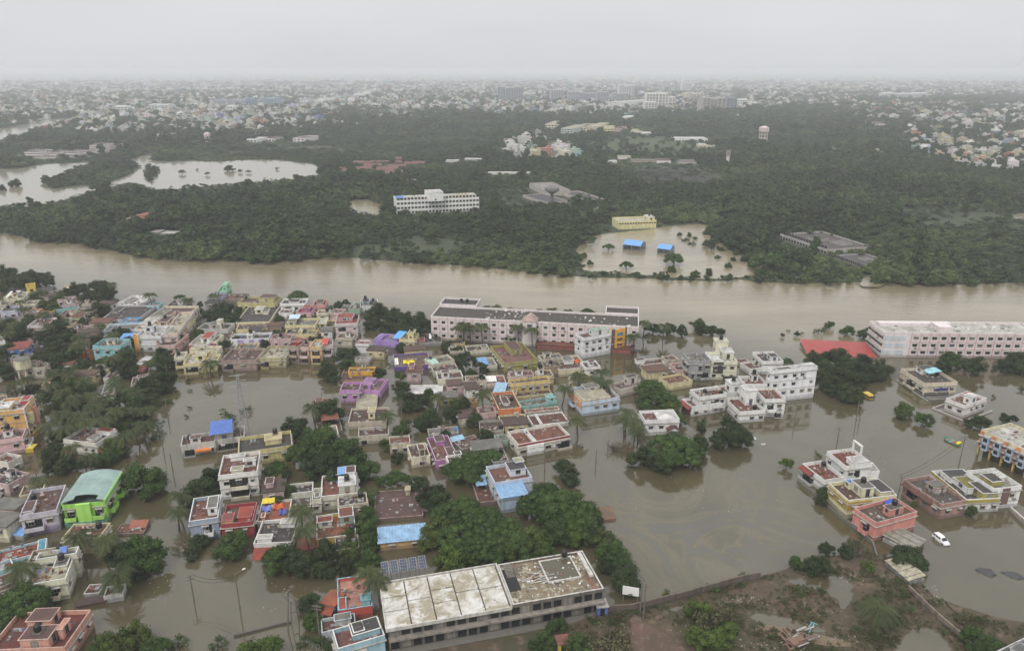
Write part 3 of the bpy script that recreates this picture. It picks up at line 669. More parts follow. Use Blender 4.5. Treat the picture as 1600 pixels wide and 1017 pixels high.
# --- purple and amber column
H('B',(1150,628),(1310,624),(1305,598),38,(.72,.38,.03),RM,'amber house','with brown front terrace')
H('B',(1095,682),(1262,680),(1150,610),12,(.6,.35,.1),RM,'low amber annex','with terracotta floor',[('r',.0,.5,.6,.95,.5,RM,RM)])
H('B',(1100,742),(1215,740),(1205,690),80,LI,RM,'lilac house','with a terracotta terrace facing the open water',[])
H('B',(1215,738),(1345,745),(1322,672),50,LI,(.5,.3,.45),'pink-lilac house','with peach corner room',[('r',.0,.45,.2,.9,2.0,LI,LI),('r',.55,.9,.3,.9,.8,(.6,.3,.25),RM)])
H('B',(1200,862),(1320,855),(1308,765),25,(.5,.48,.42),RC,'house with dirty white slab roof','amid dark verandas',[],par=False)
H('B',(1150,938),(1385,928),(1360,845),42,(.52,.45,.36),RB,'beige-walled house with dark cluttered terrace','and cream stair cabin',[('r',.5,.68,.3,.7,2.6,(.65,.57,.35),(.65,.57,.3))])
H('H',(0,240),(185,225),(180,175),52,(.5,.45,.36),RM,'beige long house','with maroon terrace and open car port',[('b',0,.05,.3,0,(.3,.28,.2))])
H('G',(1095,265),(1270,240),(1255,165),20,(.36,.3,.26),RM,'terracotta-roofed low house','beneath a coconut palm',[('s',.2,.95,.55,1.0,2.6,(.22,.09,.06))])
# --- upper left blocks
H('A',(690,300),(825,305),(855,240),22,W,W,'white-roofed riverside block','with tarpaulins',[('r',.2,.5,.3,.7,1.0,GY,RG)])
H('A',(610,390),(845,385),(885,300),30,(.5,.46,.48),RD_,'grey-lilac low houses','with dark slab roof',[('r',.0,.2,.5,.9,.9,(.4,.3,.3),RD_)])
H('A',(738,402),(827,400),(828,374),35,(.12,.35,.6),RM,'bright blue upper house','with a brown roof')
H('A',(632,458),(835,445),(830,405),50,(.5,.62,.72),RG,'pale blue low house','with small white canopy',[('s',-.02,.2,-.1,.4,-.8,W)])
H('A',(895,306),(967,304),(962,282),28,(.35,.6,.62),W,'small teal-white house','below a river palm')
H('A',(1010,310),(1120,308),(1100,265),30,(.28,.22,.2),RB,'dark brown riverside house','with a white tank shed',[('r',.5,.8,.4,.9,2,W,RG)])
H('A',(885,388),(1105,388),(1142,305),70,CRM,RM,'cream terrace row rear','with terracotta terraces along the canal',[('r',.0,.3,.3,.8,.8,LB,RG),('r',.4,.6,.2,.5,1.6,YE,RM)])
H('A',(822,445),(1075,440),(1118,370),70,(.66,.6,.5),RR,'cream row middle house','with red terrace',[('r',.45,.7,.3,.8,2.4,YE,RM),('r',.0,.3,.3,.9,1.3,W,RW)])
H('A',(822,490),(980,488),(990,425),95,(.66,.67,.68),RW,'white house with orange fin','at the lane mouth',[('p',0,-.02,.1,0,1.15,(.75,.3,.02),.6),('p',0,.1,.16,0,1.1,YE,.5)])
H('A',(945,545),(1065,545),(1085,475),62,(.55,.38,.34),RB,'pink-walled house with large brown terrace','at the canal corner',[('b',0,.1,.9,0,(.6,.35,.3)),('p',1,0,1,.55,.75,(.45,.12,.08),.2)])
H('A',(985,480),(1080,475),(1150,340),95,(.62,.5,.45),RC,'orange and white canal front house','with many small windows',[('p',1,.0,.5,.3,.45,(.55,.15,.08),.3),('p',1,.5,1,.45,.7,YE,.3)])
H('A',(720,514),(820,512),(815,482),38,(.2,.2,.2),RB,'blue sheet awning','in front of the pale blue house',[('s',0,1,0,1,.4,(.15,.35,.7))],cat='shed',name='shed',win=False,par=False)
H('A',(565,550),(732,550),(695,505),108,(.25,.52,.56),RG,'turquoise three-storey house','with grey terrace among the palms',[])
H('A',(503,592),(562,592),(560,570),50,OR,RB,'small orange house','against the turquoise house')
H('A',(427,608),(508,606),(500,596),38,OR,RB,'low orange wall house','with a dark roof')
H('A',(333,325),(476,320),(478,308),30,(.2,.42,.42),RG,'long teal wall shed','by the flooded lane',win=False)
H('A',(158,185),(214,178),(216,162),55,(.7,.52,.04),RG,'bright yellow narrow house','among grey shed roofs')
H('A',(0,212),(140,205),(160,182),14,GY,RD_,'long grey shed','under the river trees',par=False,win=False,cat='shed',name='shed')
H('A',(200,240),(320,225),(310,190),16,(.4,.3,.28),RD_,'dark-roofed shed','behind the yellow narrow house',par=False,cat='shed',name='shed')
H('A',(300,245),(395,212),(385,195),16,W,RG,'white-edged narrow shed','sloping towards the river',par=False,cat='shed',name='shed')
H('A',(385,200),(440,195),(435,178),20,(.7,.4,.1),W,'small orange hut','by the riverside trees')
H('A',(20,255),(150,245),(150,218),25,(.6,.58,.4),RW,'cream-edged shed','with tilted white sheets',[('s',.1,.6,0,1,1,W)])
H('A',(0,340),(102,330),(108,302),46,(.5,.5,.6),RD_,'lilac-white house','at the edge of the river quarter')
H('A',(240,350),(302,348),(300,328),30,(.5,.42,.04),RG,'mustard-green house','beside the flooded lane')
H('A',(150,345),(230,342),(225,322),28,(.55,.22,.12),W,'brick-orange low house','with white sheet roof')
H('A',(165,428),(285,422),(285,378),55,(.66,.58,.58),(.3,.15,.13),'white house with faded terracotta terrace','near the river palms',[('r',.1,.4,-.0,.3,1,W,RG)])
H('A',(130,462),(250,470),(260,440),35,(.6,.5,.5),RM,'lower pinkish annex','with a maroon terrace')
H('A',(45,575),(168,562),(190,520),62,(.06,.15,.5),(.42,.08,.06),'blue-walled house with red roof','near the water tank',[],par=False)
H('A',(-20,530),(30,520),(30,480),70,W,W,'plain white house','at the lane among palms')
H('A',(170,545),(240,525),(265,470),30,(.62,.55,.53),RG,'white low wing','between palms and the red roof')
H('A',(538,840),(618,852),(632,782),28,(.55,.54,.5),RG,'grey slab-roofed hut','deep in the palm grove',[],par=False)
H('A',(617,852),(692,842),(700,775),45,(.5,.5,.45),RM,'weathered grove house','with an outside stair')
H('A',(630,748),(702,746),(706,698),38,(.6,.55,.52),RM,'small upper grove house','with open brown terrace')
H('A',(797,712),(868,710),(875,675),12,(.5,.4,.4),(.45,.07,.08),'low red-roofed shed','at the end of the grove',par=False,cat='shed',name='shed')
H('A',(810,660),(880,668),(900,615),12,GY,W,'broken white-roofed shed','beneath the grove trees',par=False,win=False,cat='shed',name='shed')
H('W',(130,362),(320,345),(325,278),32,(.68,.5,.5),(.5,.35,.33),'pink terrace house','behind the ochre block',[('r',.75,.98,.3,.9,1.5,(.65,.4,.4),RP)])
H('W',(0,330),(95,330),(110,290),22,(.4,.38,.34),RG,'grey bare yard house','with a slab roof')
H('W',(-60,480),(165,458),(212,365),235,(.66,.38,.12),(.5,.4,.38),'ochre four-storey block','with white corner pillars and pink base',[('r',.0,.5,.1,.6,1.5,YE,W),('r',.7,.98,.6,.98,1.4,(.5,.08,.06),(.5,.08,.06)),('p',1,.2,.45,.45,.75,YE,.8),('p',1,.6,.8,.3,.8,(.6,.3,.2),.8),('p',1,0,.06,.2,1,W,.2)],cat='apartment block',name='apartment_block',cop=W)
H('W',(-60,690),(162,655),(190,590),110,(.66,.42,.42),RM,'pink ground-floor wing','of the ochre block',[('b',1,.1,.9,0,W)])
H('F',(500,538),(762,572),(790,450),108,(.68,.66,.58),RM,'cream villa with red eaves','in the palm grove',[('a',0,.0,.35,.45,1.8,(.5,.1,.07)),('a',1,.0,.5,.5,1.8,(.5,.13,.05)),('r',.55,.98,.75,1,1.5,W,(.5,.09,.06)),('r',.6,.8,.2,.6,1.0,W,RG)])
H('F',(-60,700),(62,725),(82,650),90,(.62,.58,.5),(.28,.06,.04),'white villa with dark red roof','cut by the photo edge',[('b',0,.3,.9,0,W)])
# --- lower left
H('1',(30.5,806),(88,796),(101,757),32,(.5,.46,.52),RM,'lilac-grey house','with white stepped parapets beside the green house',[('r',.0,.3,.1,.5,1.2,W,RM),('b',0,.05,.6,0,(.55,.5,.56)),('p',0,0,1,0,.33,(.3,.24,.36),.06)])
H('I',(85,300),(145,305),(150,270),28,GY,RG,'small shed under blue sheet','beside the lilac-grey house',[('s',-.1,1,-.1,1,.9,(.2,.4,.75))],cat='shed',name='shed',win=False)
T,L_,W_,h_ = H('1',(97,789),(163,783),(168,741),31,GR,(.2,.3,.26),'lime green house','with a curved teal sheet roof',[('p',0,.33,.66,0,1.02,(.36,.68,.12),.7),('b',0,.04,.3,0,(.36,.68,.12)),('b',0,.7,.97,0,(.36,.68,.12)),('b',1,.1,.35,0,GR),('b',1,.6,.85,0,GR),('p',0,0,1,0,.18,(.15,.4,.25),.9)],clutter=False)
mb = MB(); tm = plain('teal_roof_sheet', (.27,.38,.35), .45, var=.3, scale=.4)
for i in range(10):    # vaulted sheets
    a0, a1 = i/10, (i+1)/10; z0, z1 = h_+1.5*math.sin(math.pi*(.12+.8*a0))-.1, h_+1.5*math.sin(math.pi*(.12+.8*a1))-.1
    x0, x1 = -L_/2-.3+(L_+.6)*a0, -L_/2-.3+(L_+.6)*a1-.02
    yf = -W_/2+ (W_*.13 if 2 < i < 8 else 0)
    mb.poly([(x0,yf,z0),(x1,yf,z1),(x1,W_/2+.4,z1),(x0,W_/2+.4,z0)], tm); mb.poly([(x0,yf,z0-.15),(x0,W_/2+.4,z0-.15),(x1,W_/2+.4,z1-.15),(x1,yf,z1-.15)], tm)
    mb.poly([(x0,yf,z0-.15),(x1,yf,z1-.15),(x1,yf,z1),(x0,yf,z0)], tm)
for sx_ in (-1, 1): mb.box(sx_*L_/2-.15, sx_*L_/2+.15, -W_/2, W_/2, h_-.1, h_+.42, wall_mat(GR))
mb.build('vaulted_roof', T)
H('I',(-20,475),(285,398),(268,328),42,(.4,.6,.64),(.45,.09,.055),'red terrace house','with white and teal parapet',[('r',.85,1,.1,1,.9,(.12,.38,.5),(.12,.38,.5))],cop=(.66,.7,.7))
H('I',(-60,540),(85,485),(70,440),60,(.4,.6,.64),(.42,.08,.05),'lower red terrace wing','with teal trim',[],cop=(.66,.7,.7))
H('I',(220,450),(470,410),(478,370),150,(.66,.64,.5),RG,'cream house upper part','with grey terrace',[('s',.55,.75,.2,.8,1.5,(.1,.2,.55))],cop=W)
H('I',(145,612),(405,565),(445,435),125,(.66,.65,.48),RC,'cream villa with black roof tank','beside the red terrace',[('r',.62,.95,.55,.95,1.7,CRM,RG),('t',.78,.75,1.8),('b',0,.3,.8,0,CRM)],cop=W)
H('I',(-80,1010),(400,990),(418,765),110,(.6,.3,.22),(.2,.05,.04),'salmon corner house','with maroon terrace in the near corner',[('r',.27,.6,.62,.98,2.2,(.62,.32,.24),RM),('r',.4,.78,.05,.42,2.6,(.62,.32,.24),RM),('r',.82,.88,.3,.6,2.6,(.62,.32,.24),RP)],cop=(.62,.42,.35))
H('I',(517,662),(612,655),(615,600),28,(.45,.44,.42),RB,'low grey yard building','by the crooked palms',win=False,cat='shed',name='shed')
H('I',(640,680),(758,660),(760,600),42,(.5,.5,.48),RB,'white-walled yard shed','in the flooded yard',win=False,cat='shed',name='shed')
H('I',(480,740),(650,708),(645,675),15,(.3,.15,.12),RB,'low brown jetty roof','beside the yard sheds',win=False,cat='shed',name='shed',par=False)
H('I',(705,292),(885,285),(880,225),12,(.3,.2,.17),(.28,.1,.06),'rusty red-brown shed','behind the big dark tree',[('s',.4,1,.4,1,.8,(.3,.1,.06))],cat='shed',name='shed',win=False)
# --- lower centre left
H('G',(103,352),(350,318),(340,250),78,(.5,.48,.44),(.24,.11,.09),'grimy white double house','with terracotta terrace and orange awning',[('p',0,.42,.88,.35,.5,(.7,.2,.03),1.2),('b',0,.05,.4,0,GW)],grime=.9)
H('G',(350,312),(562,282),(556,208),72,(.52,.5,.46),RM,'grimy white house under a blue roof','joined to the double house',[('r',.0,.62,.1,.9,2.5,(.5,.45,.43),RG),('s',-.15,.62,-.05,1.05,3.1,(.08,.17,.5)),('b',0,.05,.9,0,GW)],grime=.9)
H('G',(520,405),(908,348),(890,242),100,(.56,.48,.2),RD_,'khaki yellow house','with stair room and dark wet terrace',[('r',.5,.82,.4,.85,1.6,(.62,.54,.28),(.6,.52,.28)),('t',.7,.75,1.7)],sp=4.5,dens=1)
H('G',(375,568),(655,535),(640,395),175,(.72,.7,.66),(.3,.1,.065),'white three-storey apartment house','with dark balconies and red-brown terrace',[('p',0,.25,.74,0,.82,(.02,.02,.02),.05),('b',0,.25,.74,0,CRM),('b',0,.25,.74,1,CRM),('r',.3,.62,.1,.3,1.3,CRM,RC),('r',.62,.95,.4,.6,2.0,W,RW),('r',.2,.6,.8,.95,1.4,W,RW)],cop=W,cat='apartment house')  # near-black front panel paints the shade inside the balcony recesses
H('J',(178,215),(358,188),(346,52),125,(.3,.36,.46),(.3,.11,.07),'blue-grey house','with red-brown terrace and white stair room',[('r',.62,.98,.25,.75,2.4,W,RG)],cop=W,sp=5)
H('J',(375,232),(570,212),(556,98),100,(.34,.04,.05),(.2,.1,.08),'dark red house','with overgrown terrace',[('r',.0,.35,.0,.4,1.8,(.5,.45,.15),(.4,.1,.1)),('r',.5,.95,.2,.75,1.2,RR,RR)])
H('J',(600,215),(792,196),(785,78),50,(.64,.6,.5),(.4,.12,.06),'cream house with colourful laundry roof','behind the dark-roofed white house',[('s',.02,.45,.85,1.0,1.2,(.75,.6,.04)),('c',.05,.55,2.2,1.6,(.2,.25,.6)),('c',.4,.6,2.6,1.8,(.55,.12,.04)),('c',.65,.3,2,1.5,(.1,.12,.4)),('r',.1,.2,.1,.3,1.2,(.6,.3,.2),RR)])
H('J',(578,352),(815,340),(792,202),58,(.66,.64,.62),RD_,'white house with near-black terrace','above a red porch roof',[('r',.02,.42,.12,.3,1.2,W,RW),('r',.55,.95,.75,.98,1.4,W,RW),('a',0,.0,.55,.55,2.6,(.5,.09,.06))],cop=W)
H('G',(872,700),(1055,680),(1048,612),60,(.56,.55,.45),RD_,'cream house with charcoal terrace','beside a coconut palm',[],cop=W)
H('G',(880,810),(1040,790),(1020,720),28,(.5,.5,.42),RM,'low cream wing','behind the coconut palms')
H('G',(1050,740),(1115,735),(1108,655),100,(.6,.58,.46),RM,'narrow cream stair block','between two terraces',[('r',.2,.8,.2,.6,1.0,BG,RG)])
H('G',(1115,718),(1378,690),(1368,545),100,(.6,.58,.47),(.3,.1,.065),'tall cream house','with terracotta terrace and blue sheet',[('r',.5,.98,.15,.62,2.6,(.6,.58,.47),W),('r',.72,.98,.65,.98,3.4,W,RM),('s',.45,.68,.7,.98,2.8,(.2,.35,.6)),('t',.3,.9)],cop=W)
H('J',(968,325),(1210,290),(1190,150),62,(.5,.36,.05),(.36,.12,.06),'ochre-fronted house','with wide terracotta terrace and gabled crest',[('r',.02,.4,.55,.78,2.0,(.6,.58,.48),(.3,.06,.05)),('r',.62,.99,.6,1,2.4,(.25,.4,.28),(.3,.09,.06)),('t',.92,.25)],cop=W,kinds='WW')
H('J',(850,398),(980,382),(968,318),16,(.5,.1,.08),(.42,.07,.05),'low red shed','between two white houses',win=False,cat='shed',name='shed',par=False)
H('J',(1100,765),(1312,732),(1255,545),66,(.55,.09,.06),RP,'pink-roofed red house','with light blue parapet beside the big hall',[('r',.0,.2,.0,.35,.9,(.55,.1,.06),(.5,.1,.06)),('r',.72,.98,.1,.3,1.4,(.3,.6,.65),(.3,.6,.65))],cop=(.3,.55,.65))
H('J',(1000,720),(1078,740),(1070,650),50,(.2,.4,.6),(.55,.14,.06),'small orange-roofed porch house','with blue trim',[('a',0,0,1,.8,1.5,(.55,.13,.06))],par=False)
H('J',(1000,900),(1210,860),(1200,780),60,(.45,.48,.52),RM,'grey-blue middle house','with red-brown steps',[('r',.4,.9,.4,.9,1.6,GW,RG)])
H('J',(1100,1000),(1388,915),(1358,800),120,(.3,.48,.54),(.25,.1,.08),'light teal near house','with open stairwell beside the big hall',[('r',.35,.98,.3,.95,1.5,(.3,.48,.54),RD_),('r',.4,.62,.4,.9,1.9,W,RD_)],cop=W)
# --- lower centre
H('H',(95,745),(395,722),(355,560),20,(.28,.18,.14),RM,'wide brown-roofed shed','with rubble and pipes',[('r',.65,.75,.8,.98,1.8,(.5,.45,.25),(.55,.5,.3))],win=False,ph=.4)
T,L_,W_,h_ = H('H',(130,890),(405,862),(392,806),50,(.56,.36,.16),SL,'ochre long shed','with bright sky-blue sheet roof',[],par=False,cat='shed',name='shed',sp=5,dens=1)
mb = MB(); sm_ = plain('sky_blue_sheet', (.27,.44,.64), .6, var=.45, scale=.6); n = 16
for i in range(n):
    x0, x1 = -L_/2-.5+(L_+1)*i/n, -L_/2-.5+(L_+1)*(i+1)/n-.03; o_ = (i%2)*.04
    mb.poly([(x0,-W_/2-.6,h_+.15+o_),(x1,-W_/2-.6,h_+.15+o_),(x1,W_/2+.4,h_+1.3+o_),(x0,W_/2+.4,h_+1.3+o_)], sm_)
    mb.poly([(x0,-W_/2-.6,h_+.1+o_),(x0,W_/2+.4,h_+1.25+o_),(x1,W_/2+.4,h_+1.25+o_),(x1,-W_/2-.6,h_+.1+o_)], sm_)
mb.build('sheet_roof', T)
H('H',(835,525),(1062,488),(1030,385),120,(.5,.57,.66),(.28,.11,.07),'pale blue house','with red-brown terrace and white lift room',[('r',.5,.95,.35,.85,2.2,(.6,.65,.7),RD_),('r',.75,.99,.7,.98,2.6,W,RC)],cop=(.6,.66,.74))
H('H',(878,625),(1040,598),(1020,520),85,(.38,.48,.62),SL,'pale blue annex','under a sky-blue sheet roof',[('s',-.08,1.0,-.05,1.05,.7,(.24,.4,.6))],par=False)
H('H',(735,645),(842,632),(800,490),22,(.3,.2,.17),(.2,.07,.05),'small shed house','with sky-blue canopy beside the pale blue house',[('s',.1,.75,.5,.85,1.9,(.25,.42,.6)),('r',.3,.8,.86,1,1.7,GY,RG)])
H('H',(418,250),(474,388),(600,350),62,(.4,.16,.36),(.28,.12,.09),'magenta-purple house','with stepped white-edged parapet',[('r',.02,.3,.3,.75,1.6,(.42,.17,.4),RM),('r',.62,.98,.6,.98,1.8,(.42,.17,.4),RM)],cop=(.6,.5,.58))
H('H',(430,232),(612,215),(600,178),22,(.42,.4,.37),RG,'grey flat-roofed house','cluttered with rubbish',[('c',.9,.4,1.2,1,(.1,.25,.6))])
H('H',(632,320),(765,285),(742,222),18,(.4,.34,.3),RM,'brown workshop roof','beside the magenta-purple house',[('s',-.1,.5,.8,1.1,.8,(.3,.48,.62))])
H('H',(745,212),(890,205),(865,140),45,(.3,.27,.22),RB,'dark brown cluttered house','behind the workshop',[('t',.9,.3)])
H('H',(845,270),(918,262),(900,225),40,(.3,.4,.3),RG,'pale green small house','beside the maroon-banded villa')
H('H',(978,292),(1292,232),(1250,150),72,(.7,.66,.56),(.3,.1,.06),'white villa with maroon banded parapet','facing the open flood water',[('p',0,0,1,.84,.97,(.26,.03,.04),.14),('p',0,.16,.48,0,.8,W,.5),('b',0,.74,1.02,0,CRM),('r',.3,.34,.0,1,1.0,W,W)],cop=W,kinds='WWw')
# --- centre row
H('C',(930,422),(1135,398),(1085,290),58,(.31,.29,.07),(.3,.14,.12),'olive green house','with wide faded red terrace',[('r',.42,.78,.5,1.0,2.4,OL,RM),('p',1,.0,.1,.0,1,OL,.1)],cop=(.4,.38,.12))
H('C',(262,442),(482,425),(475,352),34,(.14,.07,.32),(.2,.12,.1),'deep purple wide house','with yellow tarpaulin on its roof',[('c',.25,.25,4.2,2.2,(.75,.62,.02)),('s',.02,.12,.2,.6,.8,W)],cop=(.45,.35,.4))
H('C',(487,428),(628,400),(618,358),50,(.56,.52,.4),RG,'cream house upper wing','behind the cream waterside house',[('s',0,.4,.1,.8,.6,(.4,.6,.5))])
H('C',(498,470),(648,455),(640,415),40,(.5,.48,.4),RM,'grimy middle terrace house','with open verandas')
H('C',(527,518),(680,505),(655,462),48,(.62,.6,.46),RM,'cream waterside house','with terracotta terrace',[],cop=W)
H('C',(345,608),(548,605),(525,556),8,GY,W,'white-roofed hall','half hidden by trees',par=False,win=False,cat='shed',name='shed')
H('C',(680,665),(766,655),(755,630),62,(.5,.27,.13),RB,'small brown-orange house','between dark trees')
H('C',(395,295),(550,288),(545,240),26,(.3,.28,.26),RD_,'dark-roofed long house','behind the purple house',[('r',.0,.3,.0,.5,1.2,(.5,.06,.05),(.45,.06,.05)),('s',.5,.6,.4,.9,1,W)])
H('C',(600,302),(690,300),(682,265),22,(.6,.48,.2),RB,'small yellow house','below the pink school')
H('C',(705,345),(840,335),(838,302),32,(.6,.55,.42),RD_,'cream low house','beside the olive green house',[('r',.7,.95,.4,.9,.8,W,RG)])
H('C',(772,442),(888,430),(880,380),30,(.62,.58,.5),RG,'white low house','with bright blue sheet',[('s',-.02,.6,.1,.8,1.2,(.16,.33,.58))])
H('C',(825,545),(942,538),(940,490),32,(.62,.5,.45),(.4,.12,.09),'white and red low house','behind the light blue canopy',[('s',.0,.55,.2,.7,1.0,W)])
H('C',(975,545),(1210,520),(1200,492),72,(.62,.46,.16),RM,'mustard house','with long terracotta terrace',[],cop=(.6,.5,.3))
H('C',(980,515),(1150,500),(1140,470),20,(.12,.2,.35),RD_,'dark blue low house','behind the mustard house',[('r',.2,.4,.2,.8,1.6,(.1,.25,.4),RG),('t',.7,.5)])
H('C',(895,605),(1000,612),(985,555),45,(.66,.42,.2),(.6,.5,.3),'peach stair house','beneath a light blue sheet',[('s',-.35,.35,.1,1.0,1.3,(.3,.45,.6))])
H('C',(1008,625),(1222,602),(1212,575),25,(.5,.42,.2),RB,'khaki terrace house','with dark roof')
H('C',(850,600),(898,702),(1035,690),62,(.62,.2,.06),RM,'orange side-walled house','in the central row',[('r',.3,.7,.3,.6,1.0,W,RM)],cop=CRM)
H('C',(1040,685),(1252,652),(1242,618),30,(.26,.5,.46),(.2,.2,.18),'teal terrace house','in the central row',[('r',.78,1,.1,.9,2.0,(.3,.58,.55),(.3,.58,.55))])
H('C',(1062,722),(1268,700),(1255,682),20,(.55,.5,.42),RR,'red-floored narrow terrace house','in the central row')
H('C',(912,792),(1075,780),(1055,728),28,(.64,.55,.26),RD_,'pale yellow low house','at the end of the row',[],cop=CRM)
H('C',(1108,800),(1325,775),(1280,715),26,(.7,.68,.64),(.2,.07,.05),'white-edged house with split terrace','behind the maroon-banded villa',[('r',.2,.24,0,1,.7,W,W)],cop=W)

# --- low lean-tos and sheds that pack the blocks
FILLERS = []
def block_fill(poly, n, seed, smin=4, smax=8, hmax=4.2):
    r = random.Random(seed); xs = [p[0] for p in poly]; ys = [p[1] for p in poly]; k = t = 0; base = [h for h in HOUSES]
    while k < n and t < 500:
        t += 1; x, y = r.uniform(min(xs), max(xs)), r.uniform(min(ys), max(ys))
        if not inpoly([x],[y],poly)[0]: continue
        p = G(x, y, 2.5); nb = min(base, key=lambda q: (q[1]-p).length); u = nb[2]; v = nb[3]; L, Wd = r.uniform(smin, smax), r.uniform(smin, smax*.8)
        ok = True
        for a in (-.5, 0, .5):
            for b in (-.5, 0, .5):
                q = p + u*a*L + v*b*Wd
                for (s_, c_, u_, v_, L_, W_) in HOUSES:
                    d = q-c_; d.z = 0
                    if abs(d.dot(u_)) < L_/2+.15 and abs(d.dot(v_)) < W_/2+.15: ok = False; break
                if not ok: break
            if not ok: break
        if not ok: continue
        h = r.uniform(2.6, hmax); pa = p - u*L/2 - v*Wd/2; pa.z = h
        cn, wc = r.choice([('pale yellow',(.58,.5,.28)),('cream',CRM),('pink',(.58,.4,.38)),('beige',(.5,.43,.33)),('white',W),('faded pink',(.5,.36,.34)),('mouldy yellow',(.5,.42,.2)),('brown',(.3,.22,.16)),('beige',(.5,.44,.34)),('grey',(.3,.28,.26))])
        rn, rc = r.choice([('dark',RD_),('brown',RB),('maroon',RM),('grey',RG),('dark',RB),('terracotta',RT),('rusty',(.2,.1,.06))]); sheet_ = r.random() < .35
        ex = [('r',.1,.5,.3,.9,1.7,wc,rc)] if h > 4 and r.random() < .4 else []
        T, *_ = house('world', (pa, u.copy(), v.copy(), L, Wd, h), None, None, 0, wc, rc, f'{cn} {rn}-roofed infill', '', ex, name='shed' if sheet_ else 'house', cat='shed' if sheet_ else 'house', par=not sheet_, grime=.95, ph=.6)
        FILLERS.append((T, x, cn, rn, nb[0], y > P(nb[1].x, nb[1].y, 2)[1])); HOUSES[-1] = ('infill', *HOUSES[-1][1:]); k += 1
for i, (poly, n) in enumerate((([(0,455),(60,450),(120,470),(230,470),(230,540),(150,545),(100,500),(0,500)], 18), ([(285,475),(560,480),(560,560),(300,545)], 12), ([(560,520),(700,520),(720,600),(640,600),(560,600)], 3),
    ([(690,545),(860,560),(885,680),(760,700),(700,640)], 14), ([(620,690),(780,680),(800,720),(700,730)], 4), ([(395,750),(560,740),(560,850),(400,860)], 5), ([(0,560),(60,560),(60,640),(0,640)], 6), ([(0,800),(140,830),(140,930),(0,930)], 4),
    ([(500,590),(620,590),(610,690),(500,690)], 2), ([(860,550),(1080,560),(1080,600),(900,600)], 5), ([(0,640),(40,700),(60,800),(0,830)], 4), ([(100,520),(230,530),(230,600),(180,620),(90,600)], 6))):
    block_fill(poly, n, 50+i)
by_ = {}
for (T, x, cn, rn, nb, fr) in FILLERS: by_.setdefault((cn, rn, nb, fr, T['category']), []).append((x, T))
for (cn, rn, nb, fr, ct), v in by_.items():
    v.sort(key=lambda a: a[0])
    for i, (x, T) in enumerate(v): T['label'] = f"low {cn} {ct} with {rn} roof {'in front of' if fr else 'behind'} the {' '.join(nb.split()[:5])}" + ('' if len(v) == 1 else f", {['first','second','third','fourth','fifth'][min(i,4)]} from left")
HOUSES = [h for h in HOUSES if h[0] != 'infill'] + [h for h in HOUSES if h[0] == 'infill']
# --- the two pink schools
def school(c, A, B, C, hp, wc, rc, label, wings, name='school_building', rows=None, dep=14, band=(.52,.33,.33)):
    pa, u, v, L, Wd, h = solve(c, A, B, C, hp); Wd = dep
    cen = pa + u*L/2 + v*Wd/2; T = thing(name, label, 'school', (cen.x, cen.y, 0), math.atan2(u.y, u.x))
    HOUSES.append((label.split(' with')[0].split(' beside')[0], Vector((cen.x, cen.y, 0)), u.copy(), v.copy(), L, Wd))
    X, Y = L/2, Wd/2; hr = h-.8; wm = wall_mat(wc, .45); cm = wall_mat((.66,.62,.6)); pk = wall_mat(band, .2)
    mb = MB(); mb.box(-X, X, -Y, Y, -1.5, hr, wm, False); mb.build('wall', T)
    mb = MB(); mb.box(-X+.2, X-.2, -Y+.2, Y-.2, hr, hr+.05, roof_mat(rc)); mb.build('roof', T)
    parapet(T, -X, X, -Y, Y, hr, .75, wm, cm, .25)
    n = int(L/3.3); st = L/n
    mb = MB()
    for i in range(n+1):
        x = -X+i*st
        if i in (0, n): continue
        mb.box(x-.09, x+.09, -Y-.14, -Y-.005, -1.2, h-.15, pk)
    mb.build('pilaster_grid', T, kind='stuff')
    nf = int(hr/2.75)+1
    mb = MB()
    for k in range(nf):
        zz = hr-2.75*k-.1
        if zz < .3: break
        mb.box(-X, X, -Y-.1, -Y-.004, zz-.07, zz+.07, pk)
        if k: mb.box(X+.004, X+.1, -Y, Y, zz-.1, zz+.1, pk)
    mb.build('floor_band', T)
    for k in range(nf):
        zc = hr-1.35-2.75*k
        if zc < .6: break
        for i in range(n): add_window(T, -X+(i+.5)*st, -Y, zc, 0, 'wide' if st > 3.6 else 'w', True)
    fv = vis_faces(cen, u, v, L, Wd)
    for f in (1, 3):
        if f in fv: windows_on(T, L, Wd, 0, hr, [f], random.Random(3), 3.2, dens=1, kinds='W')
    for wgs in wings:
        u0, u1, dd, dz, c2, r2 = wgs
        x0, x1 = -X+u0*L, -X+u1*L; mb = MB(); y0 = Y+.06; y1 = y0+dd
        mb.box(x0, x1, y0, y1, -1.5, hr+dz, wm, False); w_ = mb.build('rear_wing', T)
        mb = MB(); mb.box(x0+.2, x1-.2, y0+.2, y1-.2, hr+dz+.001, hr+dz+.05, roof_mat(r2)); mb.build('roof', w_)
        parapet(w_, x0, x1, y0, y1, hr+dz, .8, wm, cm, .25)
    return T, L, Wd, h, wm, pk, hr
T,L_,W_,h_,wm,pk,hr_ = school('1',(673,494),(998,510.5),(996,500),38,(.68,.61,.6),(.10,.085,.07),'long pale pink school block with dark wet roof and red grid lines',
   [(.0,.19,9,.7,PW,RD_),(.84,1,9,.35,PW,RD_)])
X = L_/2; Y = W_/2; x0, x1 = -X+L_*.455, -X+L_*.52; mb = MB()
mb.box(x0, x1, -Y-1.2, -Y-.01, -1, hr_+1.2, wm, False); g = mb.build('gable_tower', T); xm = (x0+x1)/2; mb = MB(); salm = roof_mat((.66,.48,.42))
